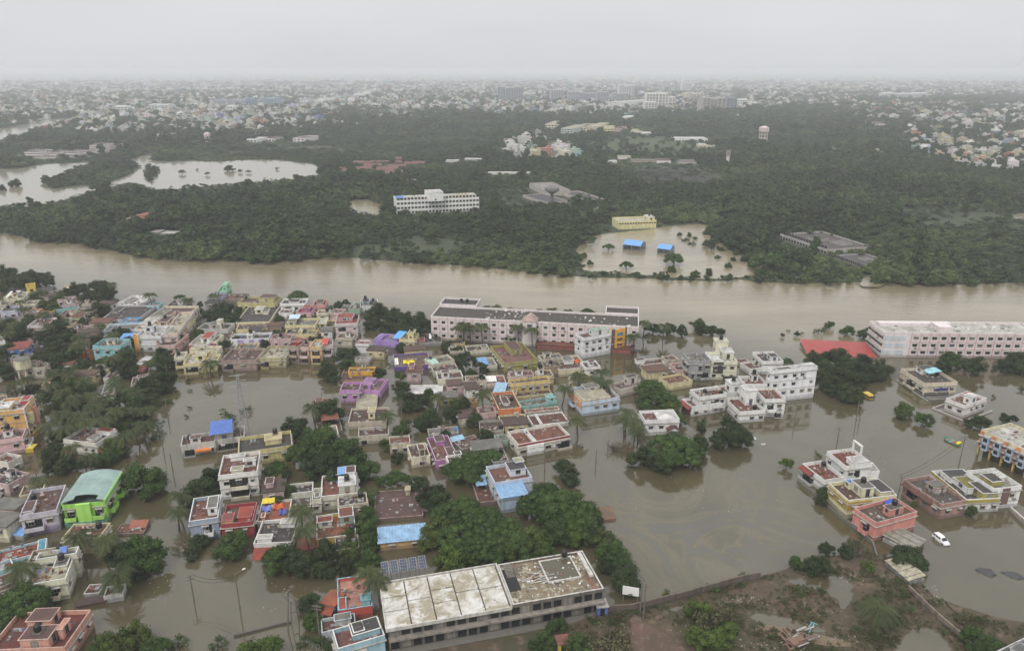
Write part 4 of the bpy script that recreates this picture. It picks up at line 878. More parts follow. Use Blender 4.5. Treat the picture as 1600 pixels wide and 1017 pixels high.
mb.poly([(x0-.4,-Y-1.7,hr_+1.2),(xm,-Y-1.7,hr_+3.4),(xm,-Y+3,hr_+3.4),(x0-.4,-Y+3,hr_+1.2)], salm); mb.poly([(xm,-Y-1.7,hr_+3.4),(x1+.4,-Y-1.7,hr_+1.2),(x1+.4,-Y+3,hr_+1.2),(xm,-Y+3,hr_+3.4)], salm)
mb.poly([(x0-.2,-Y-1.6,hr_+1.1),(x1+.2,-Y-1.6,hr_+1.1),(xm,-Y-1.6,hr_+3.4)], wall_mat((.68,.5,.45))); mb.build('gable_roof', g)
add_window(g, xm, -Y-1.2, hr_-.6, 0, 'wide')
for u_, k_ in ((.1,1),(.13,1)):
    tank(T, -X+u_*L_, Y+5, hr_+.8)
mb = MB(); r_ = random.Random(5)
for i in range(90):
    q = r_.gauss(.36, .07) if i < 60 else r_.uniform(.55, .95); x = -X+L_*q; y = r_.uniform(-Y+1, Y-1); s = r_.uniform(.2, .9); mb.box(x, x+s, y, y+s*.6, hr_+.06, hr_+.06+r_.uniform(.1,.5), r_.choice([STAINW, wall_mat(W), CONC]))
mb.build('rooftop_debris', T, kind='stuff')
mb = MB(); mb.box(-X+L_*.53, -X+L_*.97, -Y-4, -Y-1, -1, 1.9, wall_mat((.3,.09,.07)), False); mb.box(-X+L_*.52, -X+L_*.98, -Y-4.3, -Y-.2, 1.901, 2.05, roof_mat((.3,.1,.07))); mb.build('arcade', T)
T,L_,W_,h_,wm,pk,hr_ = school('E',(622,85),(712,152),(1720,178),155,(.64,.52,.52),(.6,.58,.52),'long pink school block with patchy white roof beside the red shed',[(.47,.56,3,2.2,PW,RG)], dep=22) if False else (None,)*7
def school_right():
    pa, u, v, L, Wd, h = solve('E', (622,85), (712,152), (1720,178), 152)
    # local x runs along the short west end, y along the long front: rebuild with the long front first
    B_ = pa + u*L; dirv = v; L2 = Wd; D2 = L
    cen = B_ + v*L2/2 - u*D2/2; T = thing('school_building', 'long pink school block with patchy white roof beside the red sheet roof', 'school', (cen.x, cen.y, 0), math.atan2(v.y, v.x))
    HOUSES.append(('white-roofed pink school', Vector((cen.x, cen.y, 0)), v.copy(), -u.copy(), L2, D2))
    X, Y = L2/2, D2/2; hr = h-.8; wm = wall_mat((.68,.61,.6), .45); cm = wall_mat((.66,.62,.6)); pk = wall_mat((.52,.33,.33), .2)
    mb = MB(); mb.box(-X, X, -Y, Y, -1.5, hr, wm, False); mb.build('wall', T)
    mb = MB(); mb.box(-X+.2, X-.2, -Y+.2, Y-.2, hr, hr+.05, roof_mat((.62,.6,.54))); mb.build('roof', T)
    parapet(T, -X, X, -Y, Y, hr, .75, wm, cm, .25)
    n = int(L2/3.3); st = L2/n; mb = MB()
    for i in range(3, n): x = -X+i*st; mb.box(x-.09, x+.09, -Y-.14, -Y-.005, -1.2, h-.15, pk)
    mb.build('pilaster_grid', T, kind='stuff'); mb = MB()
    for k in range(4):
        zz = hr-2.75*k-.1
        if zz > .3:
            mb.box(-X+3*st, X, -Y-.1, -Y-.004, zz-.1, zz+.1, pk); mb.box(-X-.14, -X-.004, -Y, Y, zz-.15, zz+.15, cm)
    mb.build('floor_band', T)
    for k in range(4):
        zc = hr-1.35-2.75*k
        if zc < .6: break
        for i in range(3, n): add_window(T, -X+(i+.5)*st, -Y, zc, 0, 'wide')
        for j in range(7): add_window(T, -X, -Y+(j+.5)*D2/7, zc, -math.pi/2, 'wide')
        mb = MB()
        for i in (0, 1): mb.box(-X+(i+.08)*st*1.25, -X+(i+.92)*st*1.25, -Y-.12, -Y-.02, zc-1.0, zc+.75, wall_mat((.5,.55,.6)))
        mb.build('louvre_panel', T)
    mb = MB(); x0 = -X+.36*L2; mb.box(x0, x0+5, -Y+2, Y-4, hr+.06, hr+2.2, wm); mb.box(-X+2, -X+L2*.5, Y-3.5, Y-1, hr+.06, hr+1.3, wm); mb.build('stair_room', T)
    r = random.Random(8); mb = MB()
    for i in range(60):
        x = r.uniform(-X+2, X-2); y = r.uniform(-Y+1, Y-1); s = r.uniform(.2, 1.3); mb.box(x, x+s, y, y+s*.5, hr+.06, hr+.06+r.uniform(.05,.4), r.choice([STAINW, wall_mat(W), CONC]))
    mb.build('rooftop_debris', T, kind='stuff')
school_right()
# --- centre right
H('D',(190,158),(243,188),(508,128),128,(.72,.72,.74),RM,'white four-storey apartment house','with an orange balcony strip',[('p',1,.66,.9,.0,1.12,(.72,.36,.03),.25),('p',1,.60,.66,0,1.15,(.12,.07,.06),.45),('p',1,.9,.93,0,1.15,(.12,.07,.06),.45),('p',1,.93,1.0,0,1.22,W,.5),('p',1,.72,.84,.06,.2,(.15,.09,.03),.32),('p',1,.72,.84,.3,.44,(.15,.09,.03),.32),('p',1,.72,.84,.55,.69,(.15,.09,.03),.32),('p',1,.72,.84,.8,.95,(.1,.2,.35),.32),('r',.2,.6,.25,.6,2.2,W,(.35,.5,.38)),('r',.1,.9,.62,.97,1.1,W,RC)],cop=W,cat='apartment house',name='apartment_house',sp=3.4)
H('D',(30,308),(95,382),(255,345),45,(.62,.55,.38),RM,'cream low house','with orange tarpaulin below the white apartment house',[('r',.1,.5,.35,.7,1.6,W,RG),('c',.3,.75,2.5,1.5,(.6,.12,.04)),('t',.7,.9)],cop=W)
H('D',(405,468),(465,502),(603,462),48,(.55,.48,.42),RM,'pinkish-beige bungalow','with maroon terrace behind the palms',[('r',.05,.5,.55,.98,3.0,(.6,.53,.48),RD_)])
H('D',(575,322),(610,352),(785,335),42,(.56,.5,.42),(.17,.11,.09),'beige bungalow with brown terrace','next to the river side trees',[('r',.0,.4,-.15,.15,1.6,W,RB),('t',.5,.9)],cop=W)
H('D',(650,400),(685,428),(820,408),12,(.4,.32,.28),(.2,.1,.09),'low maroon-roofed row','behind the yellow bungalow',win=False)
H('D',(700,425),(765,470),(912,448),42,(.62,.56,.3),(.28,.13,.08),'yellow bungalow','with orange-brown terrace beside the round tree',[],cop=(.55,.5,.35))
H('D',(850,282),(893,330),(1018,318),118,(.3,.3,.3),RG,'grey unfinished apartment house','with open concrete frame',[('b',0,.1,.9,0,GY),('b',0,.1,.9,1,GY),('b',1,.5,.95,1,GY)],grime=.9,ledge=True,cat='apartment house',name='apartment_house',kinds='WWWd',sp=2.4)
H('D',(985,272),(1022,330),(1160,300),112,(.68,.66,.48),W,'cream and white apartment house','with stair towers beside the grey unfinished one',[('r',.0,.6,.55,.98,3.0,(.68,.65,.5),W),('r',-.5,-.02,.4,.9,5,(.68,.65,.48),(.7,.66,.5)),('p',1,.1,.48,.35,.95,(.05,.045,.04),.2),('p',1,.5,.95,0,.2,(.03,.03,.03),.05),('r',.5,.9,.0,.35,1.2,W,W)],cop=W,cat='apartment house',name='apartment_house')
H('D',(1165,318),(1210,352),(1240,318),18,(.55,.45,.42),(.24,.09,.08),'low maroon-roofed annex','beside the river villa',win=False)
H('D',(1200,338),(1262,376),(1435,350),38,(.72,.71,.68),(.2,.07,.06),'white river villa lower part','with maroon terrace',[],cop=W)
H('D',(1275,272),(1338,330),(1440,305),78,(.74,.73,.71),RD_,'white river villa','with dark wet terrace',[],cop=W)
H('D',(1366,368),(1396,388),(1632,335),195,(.76,.76,.76),(.4,.4,.36),'tall white four-storey house','beside the dark tree clump',[('r',.1,.9,.15,.45,.8,W,RG),('r',.3,.9,.7,.95,1.6,W,W)],cop=W,sp=3.4)
H('D',(845,560),(905,606),(1075,575),62,(.72,.71,.68),(.26,.1,.08),'white villa with red lean-to','lower front wing',[('a',0,.0,1,.9,1.2,(.5,.09,.07)),('p',0,.1,.9,0,.6,(.3,.04,.04),.05)],cop=W)
H('D',(893,502),(952,548),(1108,520),108,(.72,.71,.68),(.26,.1,.07),'white villa','with red-brown upper terrace among the white group',[('r',.0,.1,.0,1,1.0,W,W)],cop=W)
H('D',(1045,480),(1098,522),(1212,508),45,(.7,.69,.66),(.26,.1,.08),'white middle house','with terracotta terrace and tall white room',[('r',.2,.98,.42,.98,3.6,W,W)],cop=W)
H('D',(1186,420),(1232,470),(1352,452),110,(.7,.69,.66),(.27,.11,.08),'white rear house','with terracotta terrace in the white group',[],cop=W)
H('D',(1108,552),(1196,638),(1322,600),68,(.74,.73,.7),(.27,.09,.06),'white waterside villa','with low terracotta terrace and tower',[('r',.02,.45,.55,1.0,5.2,W,W)],cop=W)
H('D',(1285,492),(1352,562),(1452,532),108,(.74,.73,.7),(.3,.11,.07),'white corner villa','with terracotta top terrace by the open water',[('b',1,.1,.5,0,W),('b',1,.5,.9,1,W)],cop=W)
H('D',(582,632),(616,690),(806,648),95,(.76,.75,.74),(.24,.09,.07),'small white house','with white roof sheet beside the big round trees',[('r',.0,.98,.42,.98,.7,W,W),('g',1,.62,.98,.45,2.2,(.16,.07,.06))],cop=W)
H('D',(150,492),(238,580),(465,548),85,(.5,.6,.72),(.24,.1,.08),'blue and orange two-storey house','with cream upper deck',[('r',.3,1.0,.02,.75,1.4,(.62,.52,.25),RC),('p',0,.0,.96,.35,.95,(.6,.3,.16),.12),('r',.1,.4,.3,.7,2.4,GW,RG)],cop=(.66,.6,.5))
# --- right
def red_shed():
    pa, u, v, L, Wd, h = solve('E', (190,208), (240,286), (662,302), 14)
    cen = pa+u*L/2+v*Wd/2; T = thing('sheet_shed', 'long shed with bright red sloping sheet roof standing in the flood', 'shed', (cen.x, cen.y, 0), math.atan2(u.y, u.x))
    HOUSES.append(('red sheet roof', Vector((cen.x, cen.y, 0)), u.copy(), v.copy(), L, Wd)); X, Y = L/2, Wd/2
    m1 = plain('red_sheet', (.36,.06,.05), .5, var=.25, scale=.3); n = int(Wd/1.1); mb = MB()
    for i in range(n):
        y0, y1 = -Y+Wd*i/n, -Y+Wd*(i+1)/n-.04; o = (i%2)*.06; za, zb = h+.9, max(.6, h-.2)
        mb.poly([(-X,y0,za+o),(X,y0,zb+o),(X,y1,zb+o),(-X,y1,za+o)], m1)
    mb.build('sheet_roof', T)
    mb = MB(); mb.box(-X+.3, X-.3, -Y+.3, Y-.3, -1, max(.45, h-.4), wall_mat(GY), False); mb.build('wall', T)
red_shed()
T,L_,W_,h_ = H('E',(815,374),(957,464),(1114,428),80,(.62,.54,.4),RD_,'cream house on stilts','with blue tent on its dark wet terrace',[('s',.25,.55,.45,.85,2.1,(.3,.62,.68)),('p',0,.0,1,.0,.28,(.02,.02,.02),.03),('p',1,.05,.8,.0,.25,(.02,.02,.02),.03),('p',1,.4,.75,.35,.62,(.05,.07,.2),.15)],cop=(.62,.55,.42),ph=1.0)  # near-black base panels paint the shade of the open ground floor
mb = MB(); mb.box(-L_/2-.6, L_/2+4, -W_/2-.9, -W_/2-.5, -.5, .35, wall_mat(GW)); mb.box(L_/2+.6, L_/2+3.5, -W_/2, W_/2, -.5, .3, roof_mat(RG)); mb.build('plinth', T)
T,L_,W_,h_ = H('E',(1090,556),(1206,600),(1360,562),76,(.72,.66,.64),(.3,.14,.11),'small pinkish white house','on a walled plinth',[('r',.55,.98,.3,.55,3.0,W,W),('r',.0,.25,.7,1,1.0,W,RR)],cop=W)
mb = MB()
for a_ in ((-L_/2-2.5,L_/2+2,-W_/2-2.2,-W_/2-1.9),(-L_/2-2.5,-L_/2-2.2,-W_/2-1.9,W_/2+1),(L_/2+1.7,L_/2+2,-W_/2-1.9,W_/2+1)): mb.box(*a_, -.6, .45, wall_mat(PW))
mb.build('plinth_wall', T)
# apartment block at the right edge
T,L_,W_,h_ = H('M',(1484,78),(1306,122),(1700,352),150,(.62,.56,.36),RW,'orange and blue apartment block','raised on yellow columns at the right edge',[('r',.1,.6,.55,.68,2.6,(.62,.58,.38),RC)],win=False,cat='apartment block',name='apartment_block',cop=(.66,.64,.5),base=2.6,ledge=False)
X, Y = L_/2, W_/2; n = 6; st = W_/n
for i in range(n):
    y0 = -Y+i*st; z0, z1 = 2.7, h_-.9
    mb = MB(); mb.box(X+.01, X+1.3, y0+st*.5, y0+st*.95, z0, z1, wall_mat((.36,.45,.56))); mb.box(X+.01, X+1.5, y0+st*.47, y0+st*.98, z1+.001, z1+.14, STAINW); mb.box(X+.01, X+1.45, y0+st*.48, y0+st*.97, (z0+z1)/2-.08, (z0+z1)/2+.08, STAINW); bo = mb.build('bay', T)
    for k in range(2):
        za = z0+(z1-z0)*(k*.5+.14); zb = z0+(z1-z0)*(k*.5+.40)
        mb = MB(); mb.box(X+1.305, X+1.36, y0+st*.56, y0+st*.89, za, zb, GLASS); mb.build('pane', bo)
        mb = MB(); mb.box(X+.01, X+.9, y0+st*.30, y0+st*.49, za-.25, za+.35, wall_mat((.4,.47,.55))); mb.build('balcony', T)
        add_window(T, X+.3, y0+st*.15, (za+zb)/2, math.pi/2, 'n')
    mb = MB(); mb.box(X+.005, X+.3, y0+st*.0, y0+st*.29, z0-.1, h_-.15, wall_mat((.6,.22,.1))); mb.build('wall_panel', T)
mb = MB()
for i in range(n+1):
    for x in (X-.3, 0, -X+.5): mb.box(x-.25, x+.25, -Y+i*st*.98, -Y+i*st*.98+.5, -1, 2.59, wall_mat((.62,.45,.08)), False)
mb.build('column', T)
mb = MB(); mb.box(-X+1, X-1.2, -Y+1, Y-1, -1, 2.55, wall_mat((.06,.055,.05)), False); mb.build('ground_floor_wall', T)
# --- M block
H('M',(212,328),(345,430),(452,398),78,(.74,.72,.7),(.28,.075,.05),'white villa lower wing','with terracotta terrace and red eave over the water',[('a',0,.02,.55,.95,1.4,(.42,.07,.05)),('b',0,.05,.6,0,W)],cop=W)
T,L_,W_,h_ = H('M',(362,252),(478,345),(592,292),105,(.74,.73,.72),(.3,.075,.05),'white villa with open roof frame','and terracotta top terrace',[('r',.6,1.0,.3,.9,1.6,W,W)],cop=W)
mb = MB(); x, y, z = -L_/2+.6, W_/2-.3, h_-.9
for q in (0, 3.2): mb.box(x+q, x+q+.4, y-.4, y, z, z+3.4, wall_mat(W))
mb.box(x, x+3.6, y-.4, y, z+3.401, z+3.8, wall_mat(W)); mb.build('roof_frame', T)
H('M',(525,318),(566,372),(636,318),72,(.73,.72,.7),W,'white rounded stair block','joined to the white villa',[],cop=W,kinds='n')
H('M',(372,446),(492,553),(738,480),112,(.66,.6,.34),(.15,.07,.05),'yellow house with ochre band','and several cream roof rooms',[('p',0,.05,.97,.42,.88,(.4,.27,.05),.12),('p',1,.0,.5,.42,.88,(.4,.27,.05),.12),('r',.25,.8,.35,.62,2.8,(.66,.62,.42),RG),('r',.05,.3,.3,.5,2.0,(.66,.62,.42),(.15,.35,.7)),('r',.2,.9,.72,.98,1.6,(.6,.56,.38),RD_)],cop=W)
T,L_,W_,h_ = H('M',(528,598),(664,690),(938,636),112,(.6,.24,.2),(.16,.1,.075),'salmon pink house','with two black tanks and a blue tarpaulin',[('t',.45,.55),('t',.62,.62),('c',.0,.72,2.2,2.2,(.06,.14,.6)),('b',0,.45,.8,0,(.6,.24,.2))],cop=(.6,.42,.38),sp=3.6)
H('M',(835,425),(1062,578),(1212,548),92,(.36,.21,.17),(.13,.11,.09),'weathered red-brown old house','with grey terrace',[('r',.28,.55,.45,.95,1.9,(.4,.35,.3),RG),('a',0,.0,.8,.85,1.0,(.22,.08,.06)),('b',0,.1,.4,0,(.36,.2,.17))],grime=.95)
H('M',(1000,372),(1215,548),(1388,512),82,(.7,.69,.66),RD_,'white and olive house','with stacked terraces',[('p',0,.0,1,.78,.97,(.35,.28,.04),.14),('p',1,.0,1,.74,.93,(.35,.28,.04),.14),('r',.35,.75,.3,.8,2.0,W,(.3,.28,.05)),('r',.6,.98,.5,.98,2.4,(.35,.3,.08),RD_),('r',.05,.35,.2,.9,1.5,W,RD_)],cop=W)
H('M',(1215,372),(1378,482),(1530,448),128,(.74,.73,.72),(.36,.34,.26),'white three-storey house','next to the white and olive house',[('p',1,.35,.6,.2,.95,(.16,.09,.08),.2),('r',.3,.75,.2,.6,1.4,(.36,.3,.08),RD_),('r',.2,.5,.6,.95,1.0,W,W)],cop=W)
def corrugated(c, A, B, C, hp, label, rc, wc):
    pa, u, v, L, Wd, h = solve(c, A, B, C, hp); cen = pa+u*L/2+v*Wd/2
    T = thing('sheet_shed', label, 'shed', (cen.x, cen.y, 0), math.atan2(u.y, u.x)); X, Y = L/2, Wd/2
    HOUSES.append((label.split(' beside')[0].split(' along')[0], Vector((cen.x, cen.y, 0)), u.copy(), v.copy(), L, Wd))
    m1 = plain('rusty_asbestos_sheet', rc, .8, var=.55, scale=1.0); n = max(4, int(L/1.0))
    if L < Wd: pass
    ln = max(L, Wd); n = int(ln/.95); mb = MB()
    for i in range(n):
        a0, a1 = -ln/2+ln*i/n, -ln/2+ln*(i+1)/n-.05; o = (i % 2)*.07
        if L >= Wd: mb.poly([(a0,-Y-.3,h-.5+o),(a1,-Y-.3,h-.5+o),(a1,Y+.3,h+o),(a0,Y+.3,h+o)], m1)
        else: mb.poly([(X+.3,a0,h-.5+o),(X+.3,a1,h-.5+o),(-X-.3,a1,h+o),(-X-.3,a0,h+o)], m1)
    mb.build('sheet_roof', T); mb = MB(); mb.box(-X, X, -Y, Y, -.8, h-.65, wall_mat(wc, .8), False); mb.build('wall', T)
    windows_on(T, L, Wd, 0, h-.3, [0, 1], random.Random(2), 4, dens=.6, shade=False)
    return T
corrugated('M',(705,768),(885,850),(1010,800),36,'grey corrugated shed beside the salmon pink house',(.3,.28,.23),GW)
corrugated('N',(640,318),(808,462),(918,445),62,'long narrow corrugated shed along the boundary wall',(.42,.38,.28),(.25,.24,.22))
# near hall
def big_hall():
    pa, u, v, L, Wd, h = solve('K', (178,685), (1460,455), (1335,230), 138)
    cen = pa+u*L/2+v*Wd/2; T = thing('hall_building', 'long near hall with stained white concrete roof slabs and flooded terrace', 'hall', (cen.x, cen.y, 0), math.atan2(u.y, u.x))
    HOUSES.append(('big hall with the stained white roof', Vector((cen.x, cen.y, 0)), u.copy(), v.copy(), L, Wd)); X, Y = L/2, Wd/2
    wm = wall_mat((.17,.145,.12), .95); xs = -X+L*.55
    mb = MB(); mb.box(-X, X, -Y, Y, -.5, h-.35, wm, False); mb.build('wall', T)
    white = new_mat('stained_white_slab'); m, t, b = white; p = geo_pos(t)
    a = mixc(t, ramp(t, noise(t, p, .16, 6, .7, 1.0), [(.42, 0), (.56, 1)]), (.5,.485,.44), (.3,.265,.19)); a = mixc(t, ramp(t, noise(t, p, 1.1, 5, .75), [(.56, 0), (.7, .8)]), a, (.12,.09,.06))
    a = mixc(t, ramp(t, noise(t, p, .35, 5, .7, .5), [(.5, 0), (.62, .9)]), a, (.6,.59,.57)); t.links.new(a, b.inputs['Base Color']); b.inputs['Roughness'].default_value = .7
    m2, t, b = new_mat('flooded_terrace'); p = geo_pos(t)
    n1 = noise(t, p, .15, 5, .65, .8)
    a = mixc(t, ramp(t, n1, [(.44, 0), (.54, 1)]), (.19,.15,.095), (.1,.078,.05)); a = mixc(t, ramp(t, noise(t, p, .7, 5, .7, .4), [(.54, 0), (.64, .95)]), a, (.45,.42,.34))
    a = mixc(t, ramp(t, noise(t, p, .28, 3, .6), [(.58, 0), (.68, .8)]), a, (.16,.06,.03))
    t.links.new(a, b.inputs['Base Color']); t.links.new(ramp(t, n1, [(.46, .7), (.53, .12)]), b.inputs['Roughness'])
    # left: ten cast slabs with open joints
    nx = 5
    for i in range(nx):
        x0, x1 = -X-.3+(xs+X+.3)*i/nx, -X-.3+(xs+X+.3)*(i+1)/nx-.26
        cut = [0, .5, 1] if i % 2 == 0 else [0, .52, 1]
        if i in (0, 2): cut = [0, .36, .66, 1]
        for j in range(len(cut)-1):
            y0, y1 = -Y-.4+(2*Y+.6)*cut[j], -Y-.4+(2*Y+.6)*cut[j+1]-.26
            mb = MB(); dz = .02*((i*7+j*3) % 3); mb.box(x0, x1, y0, y1, h-.34, h+dz, m); mb.build('slab', T)
    mb = MB(); wc = wall_mat((.52,.5,.45), .8)
    mb.box(-X-.5, xs+.1, -Y-.65, -Y-.42, h-.5, h+.22, wc); mb.box(-X-.55, -X-.32, -Y-.41, Y+.2, h-.5, h+.22, wc); mb.box(xs+.05, xs+.3, -Y-.41, Y+.3, h-.5, h+.35, wc)
    mb.box(-X-.5, xs, Y+.21, Y+.42, h-.5, h+.22, wc); mb.build('edge_beam', T)
    mb = MB(); mb.box(xs+.35, X-.2, -Y+.2, Y-.2, h-.34, h-.28, m2); mb.build('terrace', T)
    parapet(T, xs+.5, X, -Y, Y, h-.34, .4, wm, wc, .25)
    mb = MB(); mb.box(xs+.6, xs+3.2, -Y+4, Y-1.5, h-.27, h-.2, plain('stair_shade_sheet', (.02,.02,.02), .9)); mb.build('stair_shade_sheet', T)  # flat near-black sheet paints the shade of a stairwell
    for k in range(9): mb = MB(); mb.box(xs+1.4, xs+3.0, -Y+8+k*.42, -Y+8.3+k*.42, h-.19, h-.1+.05*k, CONC); mb.build('step', T)
    mb = MB(); x0, x1, y0, y1 = X-9.5, X-3.2, Y-7.5, Y-1.2
    for q in ((x0-.3,x1+.3,y0-.3,y0),(x0-.3,x1+.3,y1,y1+.3),(x0-.3,x0,y0,y1),(x1,x1+.3,y0,y1)): mb.box(*q, h-.27, h+.1, wc)
    mb.box(X-1.3, X-.5, Y-8, Y-.4, h-.27, h+.25, wc); mb.build('cistern_wall', T)
    mb = MB(); mb.box(x0, x1, y0, y1, h-.27, h-.05, plain('still_rainwater', (.09,.08,.05), .06)); mb.build('cistern_water', T)
    tank(T, X-4.2, Y-.8, h-.1)
    mb = MB(); r = random.Random(4)
    for i in range(170):
        x = r.uniform(xs+4, X-1); y = r.uniform(-Y+1, Y-1); s = r.uniform(.07, .42); mb.box(x, x+s, y, y+s*r.uniform(.3,1), h-.27, h-.25+r.uniform(.05,.35), r.choice([STAINW, wc, wall_mat(W), plain('rust', (.25,.09,.04), .8), CONC]))
    for i in range(14):
        x, y = r.uniform(X-16, X-9), r.uniform(Y-8, Y-2); a_ = r.uniform(-.3, .5); mb.bar((x,y,h-.1),(x+3*math.cos(a_),y+3*math.sin(a_),h-.05), .12, wc)
    for i in range(25):
        x = r.uniform(-X, xs); y = r.uniform(-Y, Y); s = r.uniform(.08, .3); mb.box(x, x+s, y, y+s, h+.05, h+.2, STAINW)
    mb.build('rooftop_debris', T, kind='stuff')
    # gallery ledges, and dark plates painting the shaded recesses of the long front
    mb = MB()
    for zz, d in ((h-2.4, 1.0), (h-5.4, 1.6)): mb.box(-X-.1, X+.1, -Y-d, -Y-.01, zz-.25, zz+.15, wall_mat((.25,.225,.19), .95))
    mb.build('gallery_ledge', T)
    for lev, (z0, z1) in enumerate(((h-2.1, h-.7), (h-5.0, h-3.0))):
        n = 20
        for i in range(n):
            x0 = -X+L*(i+.12)/n; x1 = -X+L*(i+.86)/n
            mb = MB(); mb.box(x0, x1, -Y-.05, -Y-.005, z0, z1, GLASS if (i*3+lev) % 4 else wall_mat((.24,.22,.19), .9)); mb.build('opening', T)
    windows_on(T, L, Wd, 0, h-.5, [1], r, 3.5, shade=False)
    # solar panels on frames behind the roof
    fr = plain('aluminium_frame', (.5,.5,.5), .4, 1); cell = plain('solar_cells', (.05,.065,.11), .2, var=.3)
    for i in range(5):
        g = G(*cpx('K', 158+i*55.5, 332-i*9), h-1.0)
        S = thing('solar_panel', ['first','second','middle','fourth','fifth'][i]+' tilted solar panel from the house side in the row behind the hall roof', 'solar panel', (g.x, g.y, h-1.0), 0, 'solar panels behind the hall')
        mb = MB(); mb.box(-.72, .72, -1.35, 1.35, 0, .06, fr); o1 = mb.build('frame', S); o1.rotation_euler = (R(28), 0, math.atan2(u.y, u.x))
        for a_ in range(3):
            for b_ in range(4):
                mb = MB(); mb.box(-.68+a_*.457, -.68+a_*.457+.43, -1.31+b_*.66, -1.31+b_*.66+.62, .065, .08, cell); mb.build('cell', o1)
        mb = MB(); mb.bar((-.6,-.8,-h-.5),(-.6,-.8,-.3), .14, STEEL); mb.bar((.6,-.8,-h-.5),(.6,-.8,-.3), .14, STEEL); mb.build('post', S)
big_hall()
# corner roof at the lower right edge
T,L_,W_,h_ = H('N',(1700,1010),(1385,975),(1620,862),150,(.45,.44,.42),(.22,.22,.21),'grey concrete roof corner','with pipes at the lower right edge of the photo',[],win=False,ph=.3)
# ------------------------------------------------------------------ walls, platforms, small things
def run_wall(name, label, pts, h, wd, m, cat='wall', z0=-.6, seg=None):
    w = [G(x, y, h) for x, y in pts]; c0 = w[0]
    T = thing(name, label, cat, (c0.x, c0.y, 0))
    for i in range(len(w)-1):
        a, b = w[i]-c0, w[i+1]-c0; d = (b-a); ln = d.length; n = max(1, int(ln/3.2))
        for k in range(n):
            p, q = a+d*(k/n), a+d*((k+1)/n)-d.normalized()*.02; rr = random.Random(k+i*31)
            mb = MB(); zt = rr.uniform(-.03, .03); mb.bar((p.x,p.y,(z0+h)/2+zt),(q.x,q.y,(z0+h)/2+zt), wd, m, h-z0); mb.build('panel', T)
    return T
DW = wall_mat((.13,.1,.08), .9); GWm = wall_mat((.4,.38,.34), .9)
L_pt = lambda *p: [cpx('L', *q) for q in p]
run_wall('boundary_wall', 'dark masonry boundary wall between the flood water and the waste ground', L_pt((190,664),(340,655),(480,622),(700,568),(900,512),(1060,470),(1155,454)), 2.0, .35, DW)
run_wall('boundary_wall', 'diagonal dark boundary wall from the corrugated shed down the waste ground', [cpx('N',*q) for q in ((800,505),(900,600),(1030,720),(1180,850),(1330,990))], 1.6, .35, wall_mat((.2,.16,.12), .9))
run_wall('boundary_wall', 'sunken boundary wall under the eaves of the yellow and salmon houses', [cpx('M',*q) for q in ((182,425),(290,505),(400,610),(520,700),(640,800),(668,890))], .7, .3, wall_mat((.25,.23,.19), .9))
run_wall('boundary_wall', 'pale compound wall beside the white three-storey house at the edge', [cpx('M',*q) for q in ((1482,588),(1570,668),(1640,730))], 1.2, .35, wall_mat((.55,.5,.46)))
run_wall('boundary_wall', 'low submerged wall in front of the cream villa in the grove', [cpx('F',*q) for q in ((345,778),(480,762),(600,742),(700,712))], .7, .3, wall_mat((.35,.28,.22)))
run_wall('boundary_wall', 'dark kerb wall running out into the flooded street near the bottom', [cpx('J',*q) for q in ((455,918),(600,882),(740,845),(815,830))], .4, .3, DW)
run_wall('boundary_wall', 'narrow kerb wall beside the kiosk of the near hall', L_pt((175,700),(300,660),(302,705)), .6, .25, wall_mat((.4,.34,.25)))
run_wall('boundary_wall', 'low wall at the left edge of the flooded lane', [cpx('F',*q) for q in ((72,850),(40,920),(0,1000))], .6, .25, GWm)
def slab_thing(name, label, cat, c, quad, z, m, th=.5):
    p = [G(*cpx(c, x, y), z) for x, y in quad]; c0 = sum(p, Vector())/len(p)
    mb = MB(); q = [v-c0 for v in p]; n = len(q)
    mb.poly([(v.x,v.y,0) for v in q][::-1], m)
    for i in range(n): a, b = q[i], q[(i+1) % n]; mb.poly([(a.x,a.y,0),(b.x,b.y,0),(b.x,b.y,-th-z),(a.x,a.y,-th-z)], m)
    return tag(mb.build(name, None, (c0.x, c0.y, z)), label, cat)
slab_thing('platform', 'brown flat roof platform barely above the open flood water', 'platform', 'L', [(100,50),(222,38),(250,118),(118,138)], .5, roof_mat((.33,.19,.12)))
slab_thing('platform', 'white submerged slab beside the lane in front of the curved roof', 'platform', 'F', [(390,805),(438,800),(425,818),(388,822)], .15, wall_mat(W))
slab_thing('floating_sheet', 'white sheet floating beside the dark clump of trees', 'sheet', 'D', [(1268,795),(1290,788),(1300,805),(1275,815)], .1, wall_mat(W), .1)
slab_thing('floating_sheet', 'thin white sheet drifting alone on the open flood', 'sheet', 'D', [(1326,832),(1355,831),(1353,839),(1330,841)], .08, wall_mat(W), .1)
def signboard():
    g = G(*cpx('L', 338, 640), 0); T = thing('signboard', 'blank white signboard on two posts beside the boundary wall', 'signboard', (g.x, g.y, 0), R(-14))
    mb = MB(); mb.box(-1.6, 1.6, -.04, .04, 1.6, 3.6, wall_mat(W, .1)); mb.build('board', T)
    for x in (-1.4, 1.4): mb = MB(); mb.box(x-.05, x+.05, .045, .14, -.3, 3.6, STEEL); mb.build('post', T)
signboard()
